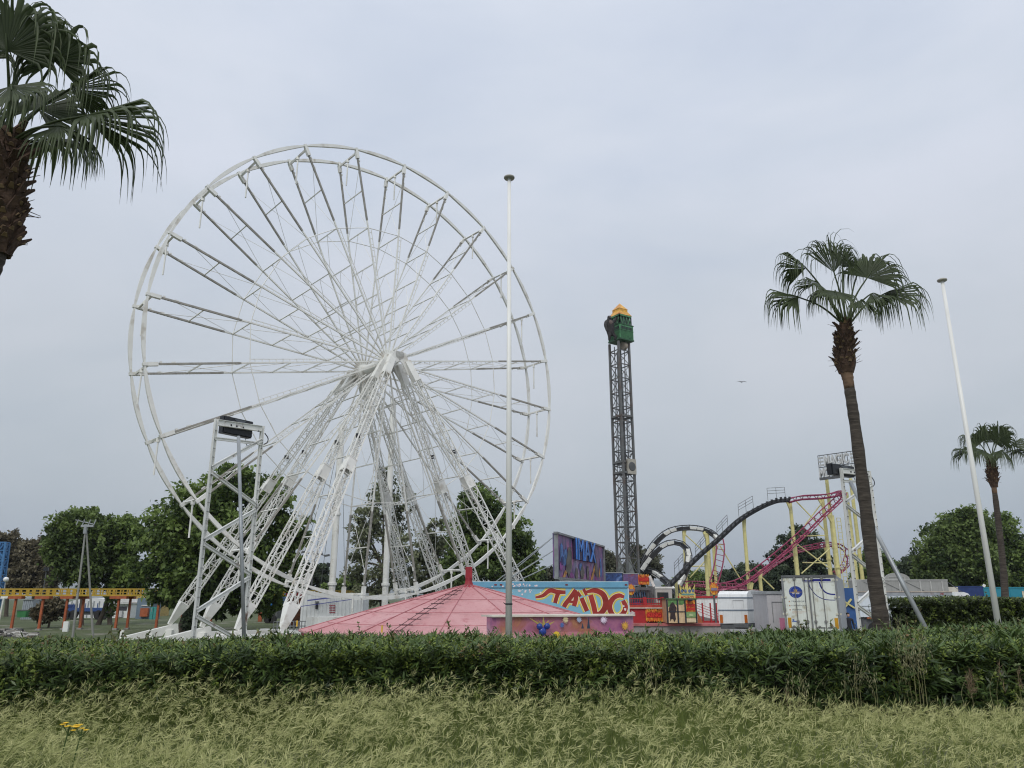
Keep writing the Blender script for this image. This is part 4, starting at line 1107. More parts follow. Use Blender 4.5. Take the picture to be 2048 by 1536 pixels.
# ================================================================== drop tower
TD = 75.
def build_tower():
    c0 = W(1253, 1160, TD); yaw = R(33); s = 1.42
    c = Vector((c0.x + .32, TD + .9, 0)); e1 = Vector((math.cos(yaw), math.sin(yaw), 0)); e2 = Vector((-math.sin(yaw), math.cos(yaw), 0)); up = Vector((0, 0, 1))
    root = thing('drop_tower', c, 'slim grey steel lattice drop tower topped by a small green and gold tower house', 'drop tower')
    TDc = TD + .3
    ztop = W(1236, 684, TDc).z
    def K(i, z, q=s / 2):
        a, b = ((-1, -1), (1, -1), (1, 1), (-1, 1))[i % 4]; return c + e1 * a * q + e2 * b * q + up * z
    TW = mat('tower_grey', (.115, .12, .12), .5, var=.2, dirt=(.10, .07, .055), dirt_amt=.5, dirt_scale=.8)
    TW2 = mat('tower_grey_dark', (.085, .088, .09), .5, var=.2)
    for i in range(4):
        m = MB(); m.bar(K(i, 0), K(i, ztop), .2, side=e1); m.build('corner_post', TW, root)
    m = MB(); z = 0.; k = 0; hts = list(np.linspace(3.2, ztop - .9, 17))
    for k in range(len(hts)):
        for i in range(4):
            m.bar(K(i, hts[k]), K(i + 1, hts[k]), .09)
            if k + 1 < len(hts):
                big = hts[k] < W(1240, 925, TDc).z
                m.bar(K(i, hts[k]), K(i + 1, hts[k + 1]), .055)
                if big: m.bar(K(i + 1, hts[k]), K(i, hts[k + 1]), .055)
    m.build('lattice', TW, root)
    m = MB()
    for vv in (832, 924, 945):
        zq = W(1240, vv, TDc).z
        m = MB()
        for i in range(4): m.bar(K(i, zq, s / 2 + .05), K(i + 1, zq, s / 2 + .05), .2)
        m.build('collar', TW, root)
    m = MB(); zc = W(1240, 925, TDc).z
    m.tube(c + up * .5 + e1 * .25, c + up * (ztop - .5) + e1 * .05, .16, 10); m.bar(c + e2 * .2 + up * zc, c + e2 * .2 + up * (ztop - 1), .3)
    for i in range(4): m.bar(K(i, zc, s / 4), K(i, ztop - .3, s / 4), .08)
    m.build('inner_mast', TW2, root)
    m = MB()
    for i in range(4):
        for q in (-.25, 0, .25):
            a = K(i, 3, s / 2 - .1).lerp(K(i + 1, 3, s / 2 - .1), .5 + q); m.tube(a, a + up * (ztop - 6), .014, 4)
    m.build('cable', TW2, root)
    zf = W(1254, 933, TDc).z; fan = c - e2 * (s / 2 + .12) + e1 * .25 + up * zf
    M = Matrix((e1, e2, up)).transposed(); m = MB(); m.box(fan, (1.1, .2, 1.5), M); m.build('machine_box', mat('machine_cream', (.36, .34, .29), .5), root)
    m = MB(); m.lathe(fan - e2 * .11, [(.46, 0), (.40, .04), (.001, .05)], 20, -e2); m.build('fan_disc', TW2, root)
    for sg, nm in ((-1, 'e'), (1, 'w')):
        pass
    gp = MB()
    for (a, b) in ((0, 1), (3, 0)):
        gp.poly([K(a, 3.2), K(a, 6.4), K(a, 6.4).lerp(K(b, 6.4), .25), K(b, 3.2)] if a == 3 or True else [], .05, e2 if a == 0 else e1)
    gp.build('gusset_plate', mat('gusset_grey', (.17, .185, .18), .6), root)
    b = MB(); b.box(c + up * .4, (4.2, 4.2, .8), M); b.build('base_plinth', DGREY, root)
    # sheave wheel under the house
    m = MB(); zs = W(1246, 690, TDc).z; m.lathe(c + up * zs - e2 * .4 + e1 * .25, [(.2, -.22), (.45, -.2), (.4, 0), (.45, .2), (.2, .22)], 18, e1); m.build('sheave', mat('sheave_tan', (.28, .24, .19), .6), root)
    # house
    GRN = mat('house_green', (.085, .25, .115), .5, var=.25, scale=3, dirt=(.03, .09, .05), dirt_amt=.4); GRD = mat('house_dark_green', (.028, .085, .04), .5)
    GLD = mat('roof_gold', (.62, .33, .045), .4, var=.3, scale=1.4, dirt=(.42, .13, .02), dirt_amt=.6, dirt_scale=1.1)
    zb, zm, zu, zr, zp0, zp = [W(1240, v, TDc).z for v in (680, 651, 632, 621, 617, 603)]
    sb, su = 1.84, 1.56
    c = c + Vector((.22, 0, 0))
    h = MB(); h.box(c + up * (zb + zm) / 2, (sb, sb, zm - zb), M); hw = h.build('house_body', GRN, root)
    h = MB(); h.box(c + up * zb, (sb + .08, sb + .08, .16), M); h.box(c + up * (zm + .02), (sb + .1, sb + .1, .1), M); h.box(c + up * (zm - .62), (sb + .05, sb + .05, .06), M)
    for f in np.linspace(-.85, .85, 14):
        for ex, ey in ((e1, -e2), (e2, -e1)):
            p = c + ex * f * sb / 2 + ey * (sb / 2 + .015); h.bar(p + up * (zb + .12), p + up * (zm - .66), .035, .03, side=ex)
    h.build('mouldings', GRD, hw)
    wn = MB()
    for f in np.linspace(-.8, .8, 9):
        for ex, ey in ((e1, -e2), (e2, -e1)):
            p = c + ex * f * sb / 2 + ey * (sb / 2 + .01); wn.bar(p + up * (zm - .52), p + up * (zm - .2), .12, .03, side=ex)
    wn.build('window', BLACK, hw)
    h = MB(); h.box(c + up * (zm + zu) / 2, (su * .9, su * .9, zu - zm), M); h.build('belfry', mat('belfry_dark', (.035, .05, .05), .5), root)
    h = MB()
    for ex, ey in ((e1, -e2), (e2, -e1), (e1, e2), (e2, e1)):
        for f in (-1, 1): p = c + ex * f * su / 2 + ey * su / 2; h.bar(p + up * zm, p + up * zu, .12)
        for f in np.linspace(-.75, .75, 4):
            p = c + ex * f * su / 2 + ey * (su / 2 - .02)
            h.bar(p + up * (zm + .05) - ex * .17, p + up * (zu - .1), .045); h.bar(p + up * (zm + .05) + ex * .17, p + up * (zu - .1), .045)
        h.bar(c - ex * su / 2 + ey * su / 2 + up * zu, c + ex * su / 2 + ey * su / 2 + up * zu, .16)
    h.build('belfry_frame', GRN, root)
    rf = MB()
    def ring(q, z): return [c + e1 * a * q + e2 * b * q + up * z for a, b in ((-1, -1), (1, -1), (1, 1), (-1, 1))]
    lv = [ring(su / 2 + .1, zu + .08), ring(.56, zr), ring(.56, zp0), ring(.60, zp0 + .02), ring(.015, zp)]
    for a, b in zip(lv[:-1], lv[1:]): rf.add(a + b, [(i, (i + 1) % 4, 4 + (i + 1) % 4, 4 + i) for i in range(4)])
    rf.add(lv[0], [(0, 1, 2, 3)]); rf.build('gold_roof', GLD, root)
    # ape figure clinging to the left corner
    ape = thing('ape_figure', c - e1 * 1.25 + up * zb, 'dark ape figure clinging to the left side of the green tower house', 'statue')
    APE = mat('ape_fur', (.035, .033, .034), .85, var=.4, scale=5, bump=.4, bump_scale=14)
    o = c - e1 * 1.05 - e2 * .4 + Vector((-.62, 0, 0))
    g = lambda a, b, z: o + e1 * a + e2 * b + up * z
    z0 = zb
    J = [(g(-.15, -.15, z0 + .55), .36), (g(-.2, -.22, z0 + 1.15), .42), (g(-.25, -.25, z0 + 1.65), .40), (g(-.3, -.36, z0 + 1.95), .2), (g(-.34, -.42, z0 + 2.2), .24), (g(-.36, -.46, z0 + 2.38), .15),
         (g(-.65, -.25, z0 + 1.7), .22), (g(-.85, -.35, z0 + 1.2), .17), (g(-.82, -.5, z0 + .72), .13), (g(-.85, -.6, z0 + .5), .12),
         (g(.2, -.25, z0 + 1.75), .22), (g(.5, -.3, z0 + 2.05), .16), (g(.72, -.28, z0 + 2.4), .13),
         (g(-.35, -.3, z0 + .4), .2), (g(-.45, -.45, z0 - .0), .15), (g(-.35, -.3, z0 - .35), .12),
         (g(.15, -.4, z0 + .4), .2), (g(.3, -.6, z0 + .15), .15), (g(.25, -.45, z0 - .2), .13)]
    E_ = [(0, 1), (1, 2), (2, 3), (3, 4), (4, 5), (2, 6), (6, 7), (7, 8), (8, 9), (2, 10), (10, 11), (11, 12), (0, 13), (13, 14), (14, 15), (0, 16), (16, 17), (17, 18)]
    skin_mesh('body', J, E_, APE, ape)
    fc = MB(); p = g(-.38, -.62, z0 + 2.16); fc.lathe(p, [(.15, 0), (.12, .06), (.001, .09)], 12, -e2); fc.lathe(g(-.28, -.6, z0 + 1.6), [(.26, 0), (.2, .05), (.001, .08)], 12, -e2)
    fc.build('face', mat('ape_skin', (.12, .09, .08), .7), ape)
build_tower()
# ================================================================== roller coaster
def track(mb_rail, mb_tie, pts, gauge=.95, rr=.085, tie=.9, spine=.0, up_hint=(0, 0, 1), mb_spine=None, drop=.0):
    """two running rails with cross ties (and a box spine below) along a 3-D path"""
    sp = smooth_path(pts, 10)
    # resample
    ds = [0]
    for a, b in zip(sp[:-1], sp[1:]): ds.append(ds[-1] + (b - a).length)
    n = max(4, int(ds[-1] / tie)); out = []
    k = 0
    for i in range(n + 1):
        s = ds[-1] * i / n
        while k < len(ds) - 2 and ds[k + 1] < s: k += 1
        out.append(sp[k].lerp(sp[k + 1], (s - ds[k]) / max(1e-6, ds[k + 1] - ds[k])))
    Lr, Rr_, Sp = [], [], []; prev = None
    for i, p in enumerate(out):
        t = (out[min(i + 1, n)] - out[max(i - 1, 0)]).normalized()
        u = Vector(up_hint(i / n) if callable(up_hint) else up_hint); s = t.cross(u)
        if s.length < .2 and prev is not None: s = prev
        s.normalize()
        if prev is not None and s.dot(prev) < 0: s = -s
        prev = s; nr = s.cross(t).normalized()
        Lr.append(p - s * gauge / 2); Rr_.append(p + s * gauge / 2); Sp.append(p - nr * drop)
        if mb_tie is not None:
            mb_tie.bar(Lr[-1], Rr_[-1], .06, .06)
            if spine: mb_tie.bar(Lr[-1], Sp[-1], .06); mb_tie.bar(Rr_[-1], Sp[-1], .06)
    mb_rail.path(Lr, rr, 6); mb_rail.path(Rr_, rr, 6)
    if spine: (mb_spine or mb_rail).path(Sp, spine, 6)
    return out, Lr, Rr_, Sp

def build_coaster():
    root = thing('roller_coaster', (W(1560, 1200, 84).x, 84, 0), 'looping roller coaster with magenta track, black lift hill, chequered loops and pale yellow columns', 'roller coaster')
    CBLK = mat('coaster_black', (.022, .023, .025), .45, var=.3); CWHT = mat('coaster_white', (.62, .62, .58), .45, var=.1)
    CP = lambda L_: [W(u, v, D) for u, v, D in L_]
    # lift hill
    r_, t_, s_ = MB(), MB(), MB()
    lift = CP([(1322, 1186, 79), (1345, 1162, 79.5), (1398, 1109, 80.5), (1440, 1073, 81), (1480, 1037, 82), (1520, 1013, 83), (1552, 1000, 84), (1576, 998, 85)])
    out, Lr, Rq, Sp = track(r_, t_, lift, .75, .06, .7, .08, (0, 0, 1), s_, .3)
    for i in range(len(out) - 1): s_.bar(out[i] - Vector((0, 0, .22)), out[i + 1] - Vector((0, 0, .12)), .6, .18)
    for i, p in enumerate(out):
        if i % 1 == 0: s_.box(p - Vector((0, .5, -.08)), (.22, .16, .22))
    s_.build('lift_hill', CBLK, root); r_.build('lift_rail', CBLK, root); t_.build('lift_tie', CBLK, root)
    # catwalk handrails
    for (u0, v0, u1, v1) in ((1349, 1140, 1366, 1121), (1391, 1106, 1411, 1082), (1434, 1066, 1455, 1043), (1477, 1022, 1506, 1005), (1535, 989, 1570, 987)):
        m = MB(); D = 80.5 + (u0 - 1350) * .022
        a, b = W(u0, v0, D), W(u1, v1, D); h_ = Vector((0, 0, 1.0))
        a = a - Vector((0, 0, .2)); b = b - Vector((0, 0, .2))
        for q in (1., .66, .33): m.tube(a + h_ * q * .9, b + h_ * q * .9, .022, 4)
        for q in (0, .5, 1): p = a.lerp(b, q); m.tube(p - h_ * .5, p + h_ * .9, .022, 4)
        m.build('handrail', DGREY, root)
    # magenta track
    mr, mt = MB(), MB()
    top = CP([(1576, 998, 85), (1600, 992, 85.5), (1640, 990, 86), (1668, 986, 87), (1684, 981, 89)])
    track(mr, mt, top, .85, .065, .85, .12, (0, 0, 1), None, .4)
    dropc = CP([(1686, 984, 89), (1682, 993, 87.5), (1668, 1007, 86.5), (1645, 1028, 85.5), (1610, 1063, 84.5), (1560, 1107, 83), (1518, 1140, 82), (1484, 1163, 81), (1452, 1172, 80), (1425, 1175, 79.5)])
    track(mr, mt, dropc, .85, .065, 1.0, .10, (0, -.75, .65), None, .45)
    low = CP([(1505, 1160, 93), (1545, 1128, 93), (1590, 1101, 93), (1628, 1091, 93), (1664, 1086, 94), (1686, 1091, 95), (1696, 1106, 95), (1693, 1126, 94), (1678, 1142, 92), (1655, 1158, 90), (1630, 1172, 88)])
    track(mr, mt, low, .85, .06, .95, .09, (.1, -.3, .9), None, .4)
    vert = CP([(1438, 1078, 88.5), (1441, 1095, 88), (1439, 1118, 87.6), (1434, 1143, 87.2), (1429, 1160, 86.5), (1424, 1174, 85.5)])
    track(mr, mt, vert, .9, .075, .62, .0, (0, -1, .1))
    flat = CP([(1362, 1166, 90), (1400, 1166, 89.5), (1440, 1170, 89), (1500, 1172, 88)])
    track(mr, mt, flat, .85, .075, .6, .12, (0, -.4, .9), None, .4)
    flat = CP([(1375, 1180, 86), (1420, 1186, 86), (1470, 1184, 86)])
    track(mr, mt, flat, .85, .065, .7, .10, (0, -.2, .9), None, .35)
    mr.build('magenta_rail', PINK, root); mt.build('magenta_tie', PINK, root)
    # chequered loops: box-section spine painted in black and white blocks, rails on top
    cr, ct = MB(), MB(); ck = MB()
    loops = [CP([(1281, 1136, 90), (1292, 1113, 90), (1312, 1083, 90.3), (1338, 1062, 90.6), (1370, 1055, 91), (1402, 1057, 90.6), (1424, 1065, 89.6), (1436, 1078, 88.6)]),
             CP([(1284, 1138, 88), (1300, 1115, 88), (1323, 1092, 87.8), (1345, 1084, 87.4), (1364, 1087, 87), (1376, 1100, 86.6), (1377, 1120, 86.2), (1372, 1140, 85.6), (1363, 1160, 85), (1352, 1180, 84)]),
             CP([(1281, 1139, 89), (1305, 1142, 88), (1330, 1160, 86), (1345, 1176, 84), (1356, 1188, 82)])]
    for li, L_ in enumerate(loops):
        ck = MB()
        out, Lr, Rq, Sp = track(cr, ct, L_, .7, .06, .8, .0, (0, -.8, .6), None, .3)
        for i in range(len(out) - 1):
            ck.bar(out[i] + Vector((0, .15, -.12)), out[i + 1] + Vector((0, .12, -.1)), .42, .46, mi=(i // 2 + li) % 2)
        ck.build('chequered_spine', [CBLK, CWHT], root)
    cr.build('loop_rail', [CBLK], root); ct.build('loop_tie', CBLK, root)
    # columns
    def col(u0, v0, u1, v1, D, w, arm=0):
        m = MB(); a = W(u0, v0, D); g = a.copy(); g.z = 0
        ww = w * D / FPX
        m.tube(g, a, ww / 2 * 1.08, 12, ww / 2 * .95); m.lathe(g, [(ww * .9, 0), (ww * .9, .08)], 12)
        m.lathe((a.x, a.y, a.z * .5), [(ww * .5, -.1), (ww * .72, -.08), (ww * .72, .08), (ww * .5, .1)], 12)
        if arm:
            p = a + Vector((arm * D / FPX, 0, .1)); m.bar(a - Vector((0, 0, .9)), p, ww * .8, ww * .6, w2=ww * .5); m.bar(a, p, ww * .5)
        m.build('column', YEL, root)
    for c in ((1367, 1062, 0, 0, 91, 6, 4), (1414, 1066, 0, 0, 90, 8, -6), (1411, 1110, 0, 0, 81.5, 7, 0), (1427, 1094, 0, 0, 89.5, 6, 8), (1487, 1039, 0, 0, 82.8, 7, 3), (1519, 1142, 0, 0, 82.6, 7, 4), (1580, 1004, 0, 0, 86, 7, -6), (1589, 1085, 0, 0, 85, 8, -5),
              (1645, 998, 0, 0, 88, 7, -8), (1655, 1095, 0, 0, 94.5, 8, -6), (1664, 1031, 0, 0, 86.5, 8, -8), (1690, 985, 0, 0, 91, 13, -6), (1653, 957, 0, 0, 92, 7, 0), (1701, 957, 0, 0, 93, 7, 0), (1352, 1160, 0, 0, 81, 6, 0), (1500, 1168, 0, 0, 82.3, 6, 5)): col(*c)
    br = MB()
    for (u0, v0, u1, v1, D) in ((1590, 1085, 1663, 1140, 85.5), (1603, 1147, 1660, 1097, 86), (1590, 1000, 1650, 1062, 86), (1610, 1050, 1645, 1004, 87), (1605, 1125, 1655, 1126, 86), (1440, 1092, 1482, 1160, 89), (1437, 1090, 1450, 1088, 89), (1368, 1067, 1410, 1105, 91), (1380, 1155, 1412, 1120, 88), (1370, 1133, 1410, 1132, 89), (1519, 1150, 1548, 1178, 83), (1600, 1072, 1650, 1071, 86)):
        br = MB(); br.tube(W(u0, v0, D), W(u1, v1, D), .07, 6); br.build('brace', YEL, root)
    m = MB(); a = W(1668, 1035, 87); b = W(1678, 1160, 87)
    for dx in (0, .45): m.tube((a.x + dx + .4, 87.3, 0), (a.x + dx + .4, 87.3, a.z), .04, 4)
    z = .4
    while z < a.z: m.tube((a.x + .4, 87.3, z), (a.x + .85, 87.3, z), .025, 4); z += .4
    m.build('ladder', YEL, root)
    # station roof and platform
    m = MB(); a = W(1372, 1190, 84); b = W(1440, 1190, 84); m.bb(a.x, b.x, 84, 90, 2.5, 2.75); m.bb(a.x, b.x + 3, 84.5, 90, 1.0, 1.3); m.build('station_deck', mat('deck_grey', (.24, .23, .22), .7), root)
    # sign
    A = W(1636, 917, 90); Bq = W(1712, 892, 86.5); d = (Bq - A); d.z = 0; ln = d.length; d.normalize(); n = Vector((d.y, -d.x, 0)); up = Vector((0, 0, 1))
    z0 = W(1640, 957, 90).z; z1 = W(1636, 916, 90).z; zm = (z0 + z1) / 2
    o = Vector((A.x, A.y, 0)); H = z1 - z0
    P = lambda f, z, off=0.: o + d * ln * f + up * z + n * off
    fr = MB()
    for z in (z0, zm + .05, z1 + .25): fr.bar(P(0, z), P(1, z), .08)
    for f in (0, .25, .5, .75, 1): fr.bar(P(f, z0), P(f, z1 + .25), .06)
    for f in np.linspace(.05, .95, 10): fr.bar(P(f, zm), P(f, z1 + .2), .03)
    fr.bar(P(0, z0 - .08, .1), P(1, z0 - .08, .1), .3, .2, side=up); fr.build('sign_frame', DGREY, root)
    SL = mat('sign_letter_grey', (.42, .43, .42), .45, var=.12); SE = mat('sign_letter_face', (.58, .59, .58), .4)
    for txt, f0, f1, za, zb in (('MAGIC', .17, .80, zm + .1, z1 + .12), ('MOUNTAIN', .01, .99, z0 + .05, zm - .06)):
        lt = text_mesh(txt, P(f0, za, .02), d * ln * (f1 - f0), up * (zb - za), SL, 'sign_letters', root, .22, bold=.035)
        text_mesh(txt, P(f0 + .004, za + .03, .245), d * ln * (f1 - f0 - .008), up * (zb - za - .06), SE, 'letter_face', lt, .01, bold=.0)
    m = MB()
    for f0, f1 in ((.02, .14), (.84, .97)):
        for q in (.15, .5, .85): z = zm + .1 + (z1 - zm) * q; m.bar(P(f0, z, .12), P(f1, z, .12), .12, .2)
    m.build('sign_bars', SL, root)
build_coaster()

# ================================================================== rides and booths in the middle distance
FLAME = mural('flame_painting', [(.30, (.30, .02, .01)), (.45, (.55, .10, .015)), (.58, (.66, .36, .03)), (.75, (.70, .52, .10))], 2.2, seed=2., squash=(1.4, 1, .6), distort=2.5)
def flame_sign(name, u0, v0, u1, v1, D, text, label, group=None, stand=True):
    a = W(u0, v0, D); b = W(u1, v1, D); x0, x1, zt, zb = a.x, b.x, a.z, b.z; w = x1 - x0; h_ = zt - zb
    root = thing(name, ((x0 + x1) / 2, D, zb), label, 'sign', group)
    pts = [(x0, zb + h_ * .08)]
    r2 = random.Random(int(u0))
    k = 7
    for i in range(k):
        f = i / k; pts.append((x0 + w * (f + .0), zt - h_ * r2.uniform(.10, .2))); pts.append((x0 + w * (f + .5 / k), zt))
    pts += [(x1, zt - h_ * .15), (x1, zb + h_ * .05)]
    for i in range(k, 0, -1): pts.append((x0 + w * (i - .5) / k, zb)); pts.append((x0 + w * (i - 1) / k + .01, zb + h_ * .1))
    m = MB(); cx, cz = (x0 + x1) / 2, zb + h_ / 2
    for i in range(len(pts)):
        p, q = pts[i], pts[(i + 1) % len(pts)]
        m.add([(cx, D, cz), (p[0], D, p[1]), (q[0], D, q[1]), (cx, D + .08, cz), (p[0], D + .08, p[1]), (q[0], D + .08, q[1])], [(0, 1, 2), (5, 4, 3), (1, 4, 5, 2)])
    m.build('flame_board', FLAME, root)
    rows = text if isinstance(text, (list, tuple)) else [text]
    hh = h_ * (.36 if len(rows) == 1 else .27)
    for i, t in enumerate(rows):
        zc = cz + ((len(rows) - 1) / 2 - i) * hh * 1.35
        m = MB(); m.bb(x0 + w * .05, x1 - w * .04, D - .03, D - .005, zc - hh / 2, zc + hh / 2); m.build('red_band', mat('sign_red', (.34, .015, .012), .5), root)
        text_mesh(t, (x0 + w * .10, D - .04, zc - hh * .40), (w * .8, 0, 0), (0, 0, hh * .8), mat('sign_bright_red', (.62, .05, .03), .45), 'lettering', root, bold=.02)
    if stand:
        m = MB()
        for f in (.15, .85): m.bb(x0 + w * f - .04, x0 + w * f + .04, D + .08, D + .16, min(0, zb), zt - h_ * .3)
        m.build('post', DGREY, root)
    return root
def ride_deck():
    D = 57.; x0 = W(1240, 1200, D).x; x1 = W(1448, 1200, D).x; z = lambda v: W(1300, v, D).z
    root = thing('ride_platform', ((x0 + x1) / 2, D + 2, 0), 'red ride platform with railings and a pink front step before the drop tower', 'platform')
    m = MB(); m.bb(x0, x1, D - 1.1, D + 5, 0, z(1251)); m.build('plinth', CONC, root); m = MB(); m.bb(x0, x1, D - 1.2, D + 5, z(1251), z(1246)); m.build('step', mat('pink_deck', (.42, .13, .13), .6, dirt=(.3, .1, .09)), root)
    m = MB(); m.bb(x0, W(1293, 1200, D).x, D + .3, D + 4.8, z(1246), z(1216)); m.bb(W(1293, 1200, D).x, W(1332, 1200, D).x, D + .8, D + 4.8, z(1246), z(1216)); m.build('red_wall', RED, root)
    m = MB(); m.bb(x0, W(1331, 1200, D).x, D + .15, D + .3, z(1217), z(1215)); m.build('cream_ledge', mat('cream_edge', (.6, .56, .48), .6), root)
    m = MB(); m.bb(x0, W(1331, 1200, D).x, D + .2, D + 3.8, z(1215), z(1210)); m.build('red_deck', mat('red_deck', (.42, .05, .035), .5), root)
    m = MB(); xr = W(1331, 1200, D).x; x = x0 + .1
    for zz_ in (z(1197), z(1207)): m.bar((x0, D + .4, zz_), (xr, D + .4, zz_), .06)
    while x < xr: m.bar((x, D + .4, z(1212)), (x, D + .4, z(1196)), .035); x += .17
    for u in (1291, 1326): m.bb(W(u, 1200, D).x - .12, W(u, 1200, D).x + .12, D + .3, D + .5, z(1215), z(1194))
    m.build('railing', RED, root)
    m = MB(); xa = W(1394, 1200, D).x; xb = x1
    for q in (0, .33, .66, 1): m.bar((xa, D + .6, z(1205) * 1 + (z(1222) - z(1205)) * q * 0 - q * .55 - .0), (xb, D + .6, z(1226) - q * .55), .03)
    for u in (1395, 1408, 1424, 1436): m.bb(W(u, 1200, D).x - .04, W(u, 1200, D).x + .04, D + .55, D + .7, z(1246), z(1206))
    m.bb(xa, xb, D + .7, D + .8, z(1246), z(1242)); m.build('ramp_rail', RED, root)
    m = MB(); m.add([(xa, D + 1, z(1246)), (xb, D + 1, z(1246)), (xb, D + 1, z(1243)), (xa, D + 1, z(1230)), (xa, D + 3, z(1246)), (xb, D + 3, z(1246)), (xb, D + 3, z(1243)), (xa, D + 3, z(1230))], [(0, 1, 2, 3), (3, 2, 6, 7), (0, 3, 7, 4)])
    m.build('ramp', mat('ramp_grey', (.3, .3, .29), .7), root)
    m = MB(); m.bb(W(1250, 1200, D).x, W(1288, 1200, D).x, D + 1.6, D + 3.2, z(1216), z(1204)); m.build('purple_base', mat('purple_panel', (.09, .05, .17), .5), root)
    # arrow and red wall markings
    m = MB(); pl = Plane((0, D + .29, 0), (0, -1, 0)); m.poly([pl.hit(u, v) for u, v in ((1255, 1224), (1263, 1224), (1263, 1221), (1271, 1226), (1263, 1231), (1263, 1228), (1255, 1228))]); m.build('white_arrow', mat('arrow_white', (.6, .58, .58), .6), root)
    m = MB(); wall = W(1395, 1190, D + 3.5); m.bb(xa - .6, xb + .4, D + 3.4, D + 5.2, 0, W(1395, 1196, D + 3.4).z); m.build('white_cabin', WHITE2, root)
    m = MB(); m.bb(xa - .65, xb + .45, D + 3.3, D + 3.38, W(1395, 1196, D + 3.3).z, W(1395, 1192, D + 3.3).z); m.build('red_fascia', RED, root)
ride_deck()
flame_sign('ride_sign', 1291, 1216, 1326, 1244, 57.2, 'KING', 'square flame painted board with red lettering, low at the front of the red platform')
flame_sign('ride_sign', 1276, 1148, 1299, 1170, 61., 'TOWER', 'flame painted board high beside the purple panel, above the ride seats')
def round_sign(u, v, r, D, label, zpost):
    c = W(u, v, D); rr = r * D / FPX
    root = thing('flame_disc_sign', (c.x, D, 0), label, 'sign', 'round flame signs')
    m = MB(); pts = []
    for k in range(22):
        a = k * math.pi / 11; f = (1.25 if k % 2 and math.sin(a) > .1 else 1.) ; pts.append(Vector((c.x + math.cos(a) * rr * f * .8, D, c.z + math.sin(a) * rr * f * 1.15)))
    for k in range(22): m.poly([Vector((c.x, D - .02, c.z)), pts[k], pts[(k + 1) % 22]]); m.poly([pts[k], pts[(k + 1) % 22], pts[(k + 1) % 22] + Vector((0, .08, 0)), pts[k] + Vector((0, .08, 0))])
    m.poly([p + Vector((0, .08, 0)) for p in pts]); m.build('flame_board', FLAME, root)
    m = MB(); m.bb(c.x - rr * .62, c.x + rr * .62, D - .07, D - .03, c.z - rr * .30, c.z + rr * .22); m.build('grey_band', mat('purple_grey', (.22, .18, .26), .5), root)
    m = MB(); m.bb(c.x - .06, c.x + .06, D + .08, D + .2, 0, c.z); m.build('post', DGREY, root)
round_sign(1262, 1180, 8.5, 57.6, 'round flame sign at the corner of the blue graffiti trailer', 0)
round_sign(1428, 1178, 9.5, 57.4, 'round flame sign on a post left of the white box trailer', 0)

